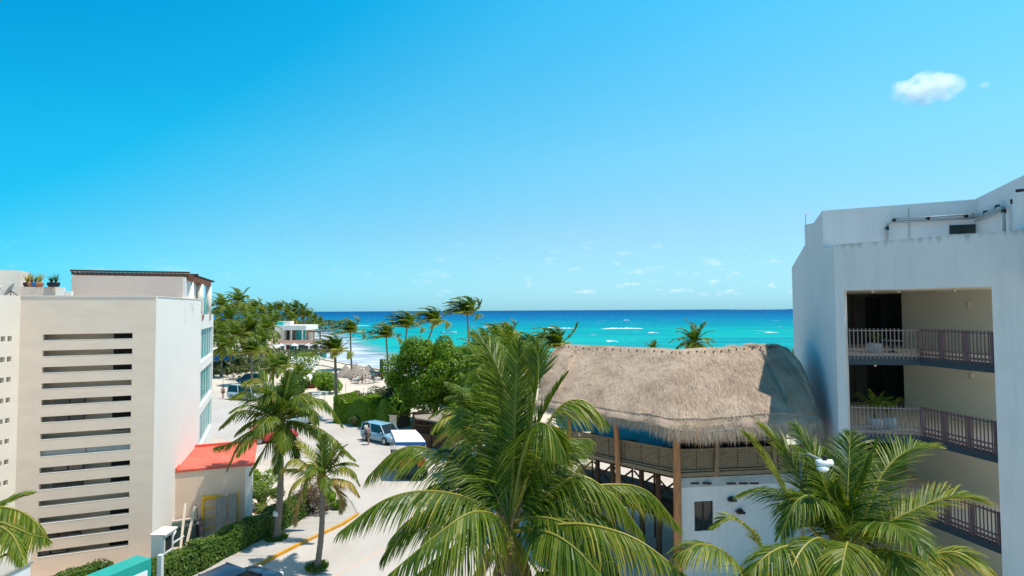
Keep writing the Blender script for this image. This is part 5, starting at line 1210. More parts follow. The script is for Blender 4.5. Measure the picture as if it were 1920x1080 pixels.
shrub('green shrub in the sand below the blossoming shrub', 566, 712, 3.4, 1.9, 2500, .18, 64, m_tree, .6)
shrub('grey-green scrub on the sand beside the blue canopy', 425, 700, 6.0, 2.2, 4500, .2, 65, m_olive, .5)
shrub('scrub at the sand road edge left of the thin-trunked palm', 455, 697, 6, 2.0, 4000, .2, 66, m_olive, .6)
shrub('yellowish bush behind the bright clipped hedge', 668, 768, 2.2, 1.8, 2000, .12, 67, m_olive, .9)
shrub('feathery grey bush beside the large round tree', 712, 765, 2.8, 2.4, 2500, .12, 68, m_olive, .5)
shrub('bush under the tall leaning palm by the red kiosk', 606, 738, 4.6, 2.6, 4500, .16, 69, m_tree, .6)
shrub('shrub left of the red kiosk among the palms', 545, 742, 4.5, 2.6, 4500, .16, 70, m_hedge, .5)
shrub('green shrub beside the dark wooden hut', 860, 838, 3.0, 2.8, 4500, .13, 71, m_tree, .6)
shrub('dark shrub against the restaurant posts', 1052, 905, 2.2, 2.6, 4000, .09, 72, m_hedge, .35)
shrub('dark bush in front of the far restaurant terrace', 560, 668, 6, 1.5, 3000, .25, 73, m_hedge, .3)
shrub('lone leaf clump at the foot of the street hedge', 664, 800, .8, 1.0, 700, .08, 74, m_olive, .75)
shrub('verge plants at the far end of the pavement beyond the annex', 490, 955, 2.2, 1.3, 3500, .08, 75, m_hedge, .7)
shrub('green bush behind the white annex pilaster', 484, 925, 1.8, 1.6, 3000, .08, 76, m_tree, .7)
mb = MB(); random.seed(9)
for _ in range(420):
    g_ = G(577, 702); p = g_ + V((rnd(-2.6, 2.6), rnd(-2.6, 1), rnd(.8, 3.4))); leaf_quad(mb, p, V((rnd(-1, 1), -1, rnd(0, 1))), .16, .5)
mb.build('blossom', m_flower, bpy.data.objects['shrub.002'], G(577, 702))
# far wood behind the grove that reads as one mass
random.seed(19); mb = MB()
for _ in range(9000):
    x = rnd(-210, -95); y = rnd(200, 330) + (-x - 95) * .5; p = V((x, y, 0)); hh = 6.2 + 2.6 * mnoise.noise(p * .05) ; p.z = hh * random.random() ** .35
    leaf_quad(mb, p, V((rnd(-1, 1), rnd(-1, .3), rnd(.2, 1.2))), rnd(.6, 1.3), max(0, min(1, .35 + random.gauss(0, .2))))
tag(mb.build('far_wood', m_olive), kind='stuff')
random.seed(20); mb = MB()
for _ in range(7000):
    p = V((rnd(-75, -46), rnd(98, 150), 0)); p.z = 1.7 * random.random() ** .5 * (1 + .4 * mnoise.noise(p * .12))
    leaf_quad(mb, p, V((rnd(-1, 1), rnd(-1, .3), rnd(.2, 1.2))), rnd(.2, .45), max(0, min(1, .4 + random.gauss(0, .2))))
tag(mb.build('undergrowth', m_olive), kind='stuff')
# ================================================================ vehicles
def car(label, loc, rz, paint, kind='hatch', L_=4.2, W_=1.75, H_=1.5, cat='car', group='parked cars'):
    """shaped body shell by lofted sections, glasshouse with separate panes, wheels in arches, lamps"""
    t = thing('parked_car', label, cat, loc, rz, group); hw = W_ / 2
    # stations along x (front +x): x, bottom z, belt z, half width
    st = [(-.50, .42, .80, .80), (-.485, .30, .92, .92), (-.44, .26, .96, .98), (-.30, .22, .98, 1.0), (0, .22, .95, 1.0), (.20, .22, .93, 1.0), (.33, .24, .88, .98), (.43, .27, .78, .94), (.485, .32, .68, .86), (.50, .42, .58, .76)]
    if kind == 'van': st = [(x, a, b + .08, c) for x, a, b, c in st]
    rings = []
    for x, zb_, zt_, k in st:
        w_ = hw * k; X = x * L_
        rings.append([V((X, -w_ * .9, zb_)), V((X, -w_, zb_ + .16)), V((X, -w_, (zb_ + zt_) / 2 + .05)), V((X, -w_ * .95, zt_ - .05)), V((X, -w_ * .82, zt_)), V((X, 0, zt_ + .025)), V((X, w_ * .82, zt_)), V((X, w_ * .95, zt_ - .05)), V((X, w_, (zb_ + zt_) / 2 + .05)), V((X, w_, zb_ + .16)), V((X, w_ * .9, zb_)), V((X, 0, zb_))])
    mb = MB(); mb.loft(rings); body = mb.build('body', paint, t, smooth=True)
    rb_, rf_ = (-.44, .14) if kind == 'hatch' else ((-.47, .30) if kind == 'van' else (-.34, .12))
    bb_, bf_ = (-.47, .30) if kind == 'hatch' else ((-.485, .40) if kind == 'van' else (-.44, .29))
    zb_ = .94; zt_ = H_
    def ringz(f): 
        w_ = hw * (.93 - .15 * f); xr = (bb_ + (rb_ - bb_) * f) * L_; xf = (bf_ + (rf_ - bf_) * f) * L_; z = zb_ + (zt_ - .05 - zb_) * f
        return xr, xf, w_, z
    xr0, xf0, w0_, z0_ = ringz(0); xr1, xf1, w1_, z1_ = ringz(1)
    # roof panel
    mb = MB(); rr = []
    for u in (0, .06, .35, .7, .94, 1):
        X = xr1 + (xf1 - xr1) * u; cz_ = .05 * math.sin(math.pi * (.08 + .84 * u)) ; k = .93 if u in (0, 1) else 1
        rr.append([V((X, -w1_ * k, z1_)), V((X, -w1_ * .85 * k, z1_ + cz_ * .8)), V((X, 0, z1_ + cz_ + .02)), V((X, w1_ * .85 * k, z1_ + cz_ * .8)), V((X, w1_ * k, z1_)), V((X, 0, z1_ - .03))])
    mb.loft(rr); mb.build('roof', paint, t, smooth=True)
    # pillars
    for sy in (-1, 1):
        for u0, u1 in ((0, 0), (1, 1), (.45, .42)):
            mb = MB(); a = V((xr0 + (xf0 - xr0) * u0, sy * w0_, z0_ - .04)); b = V((xr1 + (xf1 - xr1) * u1, sy * w1_, z1_ + .01)); mb.bar(a, b, .07, .06); mb.build('pillar', paint, t)
    gz = m_glass
    mb = MB(); i_ = .012; mb.poly([(xf0, -w0_ + .04, z0_), (xf0, w0_ - .04, z0_), (xf1, w1_ - .04, z1_), (xf1, -w1_ + .04, z1_)]); mb.build('windscreen', gz, t)
    mb = MB(); mb.poly([(xr0, w0_ - .04, z0_), (xr0, -w0_ + .04, z0_), (xr1, -w1_ + .04, z1_), (xr1, w1_ - .04, z1_)]); mb.build('rear_window', gz, t)
    for sy in (-1, 1):
        for ua, ub, va, vb in ((.03, .44, .03, .41), (.47, .97, .44, .97)):
            mb = MB(); q = [(xr0 + (xf0 - xr0) * ua, sy * (w0_ - .015), z0_), (xr0 + (xf0 - xr0) * ub, sy * (w0_ - .015), z0_), (xr1 + (xf1 - xr1) * vb, sy * (w1_ - .015), z1_), (xr1 + (xf1 - xr1) * va, sy * (w1_ - .015), z1_)]
            mb.poly(q); mb.build('side_window', gz, t)
    for sx in (-.315, .31):
        for sy in (-1, 1):
            mb = MB(); c = V((sx * L_, sy * (hw - .09), .32)); n = 18
            mb.loft([[c + V((math.cos(k * 2 * math.pi / n) * r_, y_ * sy, math.sin(k * 2 * math.pi / n) * r_)) for k in range(n)] for r_, y_ in ((.2, -.1), (.31, -.1), (.32, -.05), (.32, .06), (.30, .105), (.21, .11))]); wh = mb.build('wheel', m_tyre, t)
            mb = MB(); mb.loft([[c + V((math.cos(k * 2 * math.pi / 12) * r_, y_ * sy, math.sin(k * 2 * math.pi / 12) * r_)) for k in range(12)] for r_, y_ in ((.205, .112), (.19, .118), (.06, .10))]); mb.build('rim', m_steel, wh)
            mb = MB(); mb.loft([[c + V((math.cos(k * math.pi / 8) * r_, y_ * sy, math.sin(k * math.pi / 8) * r_)) for k in range(9)] for r_, y_ in ((.39, .085), (.35, .098))], closed=False, cap=False); mb.build('wheel_arch', m_black, t)
    for sy in (-1, 1):
        mb = MB(); mb.box((.478 * L_, sy * hw * .66, .62), (.10, .30, .13), 0, Matrix.Rotation(-sy * .35, 3, 'Z')); mb.build('headlight', m_frame, t)
        mb = MB(); mb.box((-.487 * L_, sy * hw * .74, .80), (.07, .2, .2), 0, Matrix.Rotation(sy * .25, 3, 'Z')); mb.build('tail_light', m_red, t)
        mb = MB(); mb.box((.23 * L_, sy * (hw + .07), 1.0), (.1, .16, .12)); mb.build('mirror', paint, t)
    for x_ in (.497, -.497):
        mb = MB(); mb.box((x_ * L_, 0, .42), (.04, W_ * .62, .12)); mb.build('bumper_trim', m_black, t)
    return t
def paint(name, c, r=.25): return M(name, c, r, .03, 1, spec=.6)
heading = math.atan2(6, 2.7)
car('dark blue car at the bottom edge parked along the yellow kerb', (-11.2, 22.55, .0), math.atan2(5.5, 2.9), paint('dark_blue_paint', (.012, .035, .075)), 'sedan', 4.3, 1.75, 1.45)
g_ = G(708, 834)
car('light blue hatchback parked by the bright clipped hedge', (g_.x + .1, g_.y + 1.3, 0), R(-38), paint('light_blue_paint', (.22, .40, .52)), 'hatch', 4.2, 1.75, 1.62)
g_ = G(453, 752); car('grey-white van parked in the sand behind the pavement palm', (g_.x, g_.y + 1.2, 0), R(-22), paint('grey_white_paint', (.42, .48, .50)), 'van', 4.9, 1.9, 1.95, 'van')
g_ = G(455, 722); car('dark blue car parked beyond the grey-white van', (g_.x + .4, g_.y + 2, 0), R(170), paint('navy_paint', (.03, .07, .11)), 'hatch', 4.3, 1.8, 1.6)
g_ = G(508, 830); car('red car half hidden behind the crown of the pavement palm', (g_.x, g_.y + .6, 0), R(30), paint('red_paint', (.55, .03, .05)), 'hatch', 4.0, 1.7, 1.55)
g_ = G(552, 800); car('pale blue car seen through the right fronds of the pavement palm', (g_.x, g_.y + .6, 0), R(60), paint('pale_blue_paint', (.30, .40, .46)), 'hatch', 4.0, 1.7, 1.5)
# --- open tour truck with a white canvas top and life vests
ft = [P(742, 826.5, 39.0), P(798, 823.5, 39.0)]; bt = [P(733, 805, 42.9), P(779, 802.5, 42.9)]
tz = 2.62
tl = V(((ft[0].x + ft[1].x) / 2, 39, 0)); tt = thing('tour_truck', 'open tour truck with a flat white canvas roof edged in blue', 'truck', tl)
fl, fr, bl, br_ = [V((p.x, p.y, tz)) for p in (ft[0], ft[1], bt[0], bt[1])]
mb = MB(); mb.loft([[fl, fr, fr + V((0, 0, -.04)), fl + V((0, 0, -.04))], [(fl + bl) / 2 + V((0, 0, .06)), (fr + br_) / 2 + V((0, 0, .06)), (fr + br_) / 2, (fl + bl) / 2], [bl, br_, br_ + V((0, 0, -.04)), bl + V((0, 0, -.04))]]); mb.build('canvas_roof', m_canvas, tt, tl)
for a_, b_ in ((fl, fr), (bl, br_), (fl, bl), (fr, br_)):
    mb = MB(); mb.bar(a_ + V((0, 0, -.13)), b_ + V((0, 0, -.13)), .05, .22); mb.build('roof_valance', m_blue, tt, tl)
for p in (fl, fr, bl, br_, (fl + bl) / 2, (fr + br_) / 2):
    mb = MB(); mb.tube([(p.x, p.y, .7), (p.x, p.y, tz - .2)], .03, 6); mb.build('roof_post', m_frame, tt, tl)
cx_ = (fl.x + fr.x + bl.x + br_.x) / 4
mb = MB(); mb.loft([[V((fl.x - .0, 39.1, .5)), V((fr.x, 39.1, .5)), V((fr.x, 39.1, 1.15)), V((fl.x, 39.1, 1.15))], [V((bl.x, 42.8, .5)), V((br_.x, 42.8, .5)), V((br_.x, 42.8, 1.2)), V((bl.x, 42.8, 1.2))]]); mb.build('side_boards', M('dark_green_hull', (.015, .055, .045), .6, .2, 2), tt, tl)
mb = MB(); mb.loft([[V((fl.x + .1, 38.9, .45)), V((fr.x - .1, 38.9, .45)), V((fr.x - .1, 38.9, .9)), V((fl.x + .1, 38.9, .9))], [V((fl.x, 39.08, .5)), V((fr.x, 39.08, .5)), V((fr.x, 39.08, 1.18)), V((fl.x, 39.08, 1.18))]]); mb.build('front_panel', M('dark_green_hull', (.015, .055, .045), .6, .2, 2), tt, tl)
for (x_, y_) in ((fl.x + .12, 39.7), (fr.x - .12, 39.7), (bl.x + .15, 42.1), (br_.x - .15, 42.1)):
    mb = MB(); mb.loft([[V((x_ + dx_, y_ + math.cos(k * math.pi / 8) * r_, .38 + math.sin(k * math.pi / 8) * r_)) for k in range(16)] for r_, dx_ in ((.2, -.12), (.38, -.12), (.38, .12), (.2, .12))]); mb.build('wheel', m_tyre, tt, tl)
random.seed(4)
vest = None
for k in range(3):
    p = V((fl.x + .3 + (k % 3) * .7, 39.0 + (k // 3) * 1.1, 1.0))
    mb = MB(); mb.loft([[p + V((dx * s_, dy * s_, dz)) for dx, dy in ((-.24, -.12), (.24, -.12), (.27, .1), (-.27, .1))] for s_, dz in ((.9, 0), (1.05, .2), (1.0, .45), (.55, .6))]); tag(mb.build('life_vest', m_orange if k % 2 == 0 else m_red), ['orange', 'red'][k % 2] + ' life vest hung in row %s of the open tour truck, %s' % (('front', 'middle', 'rear')[k // 3], ('at its left', 'in its centre', 'at its right')[k % 3]), 'life vest', 'life vests on the tour truck')
# --- dark palapa kiosk behind it
hq = [P(776, 782, 53), P(848, 776, 53), P(838, 793, 48), P(780, 783, 48)]
hl = V((-7.2, 48.5, 0)); ht = thing('wooden_hut', 'dark wooden kiosk with a low sand-coloured roof beside the round tree', 'hut', hl)
f0, f1, k0, k1 = P(778, 783, 49.0), P(838, 793, 47.0), P(776, 779, 52.5), P(850, 774, 51.5)
mb = MB(); mb.loft([[f0, f1, f1 - V((0, 0, .12)), f0 - V((0, 0, .12))], [k0 + V((0, 0, .1)), k1 + V((0, 0, .1)), k1, k0]]); mb.build('roof', m_shade, ht, hl)
for p in (f0, f1, k0, k1, f0.lerp(f1, .5)):
    mb = MB(); mb.tube([(p.x, p.y + .1, 0), (p.x, p.y + .1, p.z)], .08, 7); mb.build('post', m_wooddk, ht, hl)
mb = MB(); mb.bar(V((k0.x, 51.8, 1.2)), V((k1.x, 50.9, 1.2)), .1, 2.4); mb.build('back_wall', m_wooddk, ht, hl)
mb = MB(); mb.bar(V((f0.x + .2, 49.3, .55)), V((f1.x - .2, 47.6, .55)), .5, 1.1); mb.build('counter', m_wooddk, ht, hl)
for z_ in (1.3, 1.8):
    mb = MB(); mb.bar(V((k0.x + .2, 51.5, z_)), V((k1.x - .2, 50.6, z_)), .3, .05); mb.build('shelf', m_wood, ht, hl)
g_ = G(737, 806); mb = MB(); mb.prism([(g_.x - .35, g_.y), (g_.x + .35, g_.y - .1), (g_.x + .35, g_.y + .5), (g_.x - .35, g_.y + .6)], 0, 1.35); mb.prism([(g_.x - .42, g_.y - .06), (g_.x + .42, g_.y - .16), (g_.x + .42, g_.y + .56), (g_.x - .42, g_.y + .66)], 1.352, 1.45); tag(mb.build('gate_pillar', m_annex), 'sand-coloured gate pillar between the clipped hedge and the wooden kiosk', 'pillar')
# ================================================================ far beach restaurant
fy = 172.0
def fp(px, y=fy): return P(px, 640, y).x
fr0 = V((fp(520), fy, 0)); fb = thing('beach_restaurant', 'far two storey beach restaurant with a white roof and terracotta terrace', 'building', fr0)
xl, xm, xr_ = fp(516), fp(574), fp(603); z2 = P(560, 630, fy).z; z1_ = P(560, 640, fy).z; zr2 = P(540, 611, fy).z; zu = P(540, 618, fy).z
mb = MB(); mb.box(((xl + xm) / 2, fy + 5, (zu + zr2) / 2), (xm - xl, 11, zr2 - zu + .3)); mb.build('roof', m_bright, fb, fr0)
mb = MB(); mb.box((fp(529), fy + 3, zr2 + .7), (fp(540) - fp(518), 3, 1.3)); mb.build('roof_tank_box', m_bright, fb, fr0)
mb = MB(); mb.box((fp(522), fy + 1.2, zr2 + .6), (fp(528) - fp(516), .8, 1.0)); mb.build('turquoise_box', m_turq, fb, fr0)
mb = MB(); mb.box((fp(521), fy + 5, (zu + z1_) / 2), (fp(529) - fp(516), 10, zu - z1_)); mb.build('wall', m_wing, fb, fr0)
mb = MB(); mb.box((fp(550), fy + 9, (zu + z1_) / 2), (fp(572) - fp(530), .3, zu - z1_)); mb.build('rear_wall', m_wing, fb, fr0)
for k, px in enumerate((531, 537, 543, 549, 555, 561)):
    mb = MB(); mb.box((fp(px + 2.6), fy + 2.5, (zu + z1_) / 2), (fp(5.2) - fp(0), .08, zu - z1_ - .3)); mb.build('window_pane', m_glass if k < 3 else m_teal, fb, fr0)
for px in (530, 545, 566):
    mb = MB(); mb.box((fp(px), fy + .4, (zu + z1_) / 2), (.3, .3, zu - z1_)); mb.build('column', m_bright, fb, fr0)
mb = MB(); mb.prism([(fp(512), fy - 1.5), (fp(606), fy - 4), (xr_ + 1, fy + 8), (xl, fy + 10)], z1_ - .9, z1_ - .35); mb.build('terrace_slab', m_bright, fb, fr0)
mb = MB(); mb.bar(V((fp(512), fy - 1.6, z1_ + .05)), V((fp(606), fy - 4.1, z1_ + .05)), .15, .9); mb.bar(V((fp(606), fy - 4.1, z1_ + .05)), V((xr_ + 1, fy + 8, z1_ + .05)), .15, .9); mb.build('terrace_parapet', m_terrace, fb, fr0)
for px in (520, 541, 564, 585, 603):
    mb = MB(); mb.box((fp(px), fy - 2.5, z1_ / 2 - .45), (.45, .45, z1_ - .9)); mb.build('column', m_bright, fb, fr0)
mb = MB(); mb.box((fp(556), fy + 6, z1_ / 2 - .45), (fp(603) - fp(514), .3, z1_ - .9)); mb.build('ground_floor_wall', m_brown, fb, fr0)
for px, c in ((535, m_red), (546, m_teal), (553, m_blue), (575, m_redwall), (590, m_dark)):
    mb = MB(); mb.box((fp(px), fy + 1, 1.5), (1.4, .12, 2.6)); mb.build('bar_front', c, fb, fr0)
pgx = fp(592, fy - 1); mb = MB(); mb.box((pgx, fy - 1, z1_ + 3.0), (4.2, 4, .25)); mb.build('pergola_roof', m_wooddk, fb, fr0)
for dx in (-1.9, 0, 1.9):
    mb = MB(); mb.box((pgx + dx, fy - 2.6, z1_ + 1.4), (.2, .2, 3)); mb.build('pergola_post', m_wooddk, fb, fr0)
for dx in (-8, -5, -1, 3):
    mb = MB(); mb.lathe([(.04, 0), (.04, 1.9), (1.1, 1.85), (.05, 2.4)], (fp(580) + dx, fy - 9, 0), 10); tag(mb.build('sun_parasol', m_canvas if dx % 2 else m_shade), {-8: 'leftmost', -5: 'second', -1: 'third', 3: 'rightmost'}[dx] + ' pale parasol in front of the far beach restaurant', 'parasol', 'parasols at the far restaurant')
g_ = G(582, 671); mb = MB(); mb.box((g_.x, g_.y, .6), (8, .3, 1.2)); mb.box((g_.x - 4, g_.y + 3, .6), (.3, 6, 1.2)); tag(mb.build('pool_wall', m_turq), 'turquoise pool wall below the far beach restaurant', 'wall')
# red kiosk with white hipped roof
kz = 86.0; ka, kb = P(566, 716, kz), P(592, 716, kz); kc = V(((ka.x + kb.x) / 2, kz + 1, 0)); kk = thing('red_kiosk', 'small dark red kiosk with a white roof among the palms', 'kiosk', kc)
kt = P(578, 713, kz).z; hw_ = (kb.x - ka.x) / 2
mb = MB(); mb.box((kc.x, kc.y, kt / 2), (hw_ * 2, 2.6, kt)); mb.build('wall', m_redwall, kk, kc)
mb = MB(); q = [V((kc.x + a * (hw_ + .35), kc.y + b * 1.7, kt)) for a, b in ((-1, -1), (1, -1), (1, 1), (-1, 1))]; q2 = [p + V((0, 0, .12)) for p in q]; ap = [V((kc.x + a * hw_ * .25, kc.y + b * .2, kt + .85)) for a, b in ((-1, -1), (1, -1), (1, 1), (-1, 1))]; mb.loft([q, q2, ap]); mb.build('roof', m_canvas, kk, kc)
mb = MB(); mb.box((kc.x, kc.y - 1.31, kt * .62), (hw_ * 1.2, .05, kt * .35)); mb.build('hatch', m_dark, kk, kc)
# beach palapas
def palapa(px, py, dep, r, h, label):
    c = P(px, py, dep); b = V((c.x, c.y, 0)); t = thing('beach_palapa', label, 'thatched umbrella', b, 0, 'thatched umbrellas on the beach'); zt_ = c.z
    random.seed(int(px)); mb = MB(); n = 20
    mb.loft([[V((math.cos(k * 2 * math.pi / n) * r_ * rnd(.95, 1.05), math.sin(k * 2 * math.pi / n) * r_ * rnd(.95, 1.05), zt_ + z_)) for k in range(n)] for r_, z_ in ((.08, 0), (r * .35, -h * .42), (r * .72, -h * .76), (r, -h), (r * 1.02, -h - .3), (r * .8, -h - .12))]); mb.build('thatch', m_shade, t, smooth=True)
    mb = MB(); mb.tube([(0, 0, 0), (0, 0, zt_ - .2)], .1, 7); mb.build('post', m_wooddk, t)
    mb = MB()
    for _ in range(240):
        a = rnd(0, 6.28); p = V((math.cos(a) * r * rnd(.9, 1.03), math.sin(a) * r * rnd(.9, 1.03), zt_ - h - rnd(0, .25))); s_ = V((-math.sin(a), math.cos(a), 0)) * .06; mb.face((mb.vert(p - s_), mb.vert(p + s_), mb.vert(p + V((math.cos(a) * .1, math.sin(a) * .1, -rnd(.25, .6))))))
    mb.build('fringe', m_shade, t)
palapa(668, 681, 100, 2.3, 2.3, 'peaked thatched umbrella on the beach, tallest of the cluster')
palapa(691, 684, 103, 2.5, 2.1, 'broad thatched umbrella right of the tallest one on the beach')
palapa(648, 683, 101, 2.0, 2.0, 'thatched umbrella beside the leaning palm on the beach')
palapa(680, 690, 97, 2.2, 1.6, 'low thatched umbrella in front of the beach cluster')
palapa(733, 693, 101, 2.0, 1.7, 'thatched umbrella against the left side of the round tree')
# blue canopy by the grove
q0_, q1_ = P(404, 674, 108), P(437, 674, 108); cb = V(((q0_.x + q1_.x) / 2, 108, 0)); ct = thing('blue_canopy', 'bright blue shade canopy on posts beside the grove', 'canopy', cb)
mb = MB(); mb.loft([[V((q0_.x - 1.5, 107, q0_.z)), V((q1_.x, 107, q0_.z)), V((q1_.x, 107, q0_.z - .08)), V((q0_.x - 1.5, 107, q0_.z - .08))], [V((q0_.x - 1.5, 109.5, q0_.z + .5)), V((q1_.x, 109.5, q0_.z + .5)), V((q1_.x, 109.5, q0_.z + .42)), V((q0_.x - 1.5, 109.5, q0_.z + .42))]]); mb.build('canopy_roof', M('bright_blue_canvas', (.03, .24, .55), .6, .08), ct, cb)
for x_ in (q0_.x - 1.4, (q0_.x + q1_.x) / 2, q1_.x - .1):
    mb = MB(); mb.tube([(x_, 107.1, 0), (x_, 107.1, q0_.z)], .05, 6); mb.build('post', m_steel, ct, cb)
for k in range(4):
    g_ = P(406 + k * 9, 690, 106.5); mb = MB(); mb.box((g_.x, g_.y, .4), (1.0, .6, .08)); mb.box((g_.x - .4, g_.y, .2), (.06, .5, .4)); mb.box((g_.x + .4, g_.y, .2), (.06, .5, .4)); tag(mb.build('cafe_table', m_wood), ['brown table beside the bay wall under the blue canopy', 'brown table under the left post of the blue canopy', 'brown table under the middle of the blue canopy', 'brown table under the right edge of the blue canopy'][k], 'table', 'tables under the blue canopy')
# white stone benches
for px, py, lab in ((593, 744, 'left white stone bench on the sand below the leaning palm'), (608, 741, 'right white stone bench on the sand below the leaning palm')):
    g_ = G(px, py); mb = MB(); mb.box((g_.x, g_.y, .45), (1.1, .5, .12)); mb.box((g_.x - .35, g_.y, .2), (.2, .45, .4)); mb.box((g_.x + .35, g_.y, .2), (.2, .45, .4)); tag(mb.build('stone_bench', m_frame), lab, 'bench', 'stone benches by the sand road')
# thin posts along the sand road
for px, py in ((648, 741), (608, 757), (681, 750), (418, 722)):
    g_ = G(px, py); mb = MB(); mb.tube([(g_.x, g_.y, 0), (g_.x, g_.y, 1.6)], .035, 6); tag(mb.build('bollard_post', m_pipe), {648: 'thin grey post on the sand in front of the palapas', 608: 'thin grey post near the white benches', 681: 'thin grey post behind the clipped hedge', 418: 'thin grey post left of the parked van'}[px], 'post', 'thin posts along the sand road')
# ================================================================ boats
def boat(px, py, ln, label, cab, rz):
    g_ = G(px, py, SEA_Z); t = thing('motor_boat', label, 'boat', g_, rz, 'boats anchored offshore')
    mb = MB(); rings = []
    for u in (-.5, -.3, 0, .25, .4, .5):
        b = .5 * ln * .26 * (1 if u < .1 else max(.04, 1 - ((u - .1) / .4) ** 2)); z = .09 * ln + .03 * ln * max(0, u) * 2
        rings.append([V((u * ln, -b, z)), V((u * ln, -b * .7, -.02 * ln)), V((u * ln, b * .7, -.02 * ln)), V((u * ln, b, z))])
    mb.loft(rings); mb.build('hull', m_boat, t)
    if cab:
        mb = MB(); mb.box((-.05 * ln, 0, .16 * ln), (.42 * ln, .17 * ln, .13 * ln), 0, None, .85); mb.build('cabin', m_boat, t)
        mb = MB(); mb.box((-.05 * ln, 0, .17 * ln), (.40 * ln, .175 * ln, .05 * ln), 0, None, .93); mb.build('cabin_window', m_glass, t)
        mb = MB(); mb.box((-.1 * ln, 0, .27 * ln), (.24 * ln, .13 * ln, .04 * ln)); mb.tube([(-.1 * ln, 0, .2 * ln), (-.1 * ln, 0, .4 * ln)], .012 * ln, 5); mb.build('flybridge', m_boat, t)
    else:
        mb = MB(); mb.box((-.05 * ln, 0, .2 * ln), (.3 * ln, .2 * ln, .02 * ln)); [mb.tube([(x_ * ln, y_ * ln, .06 * ln), (x_ * ln, y_ * ln, .2 * ln)], .008 * ln, 5) for x_ in (-.18, .08) for y_ in (-.08, .08)]; mb.build('awning', m_blue, t)
    mb = MB(); mb.box((-.52 * ln, 0, .07 * ln), (.04 * ln, .05 * ln, .14 * ln)); mb.build('outboard_motor', m_black, t)
boat(627, 621, 13, 'white cabin boat anchored left of the windblown palm', True, R(8))
boat(684, 625.5, 11, 'open white boat anchored between the first beach palms', False, R(170))
boat(842, 625, 8, 'dark boat with an awning anchored between the tallest beach palms', False, R(15))
boat(612, 626, 9, 'low white boat at the grove edge beside the cabin boat', False, R(-10))
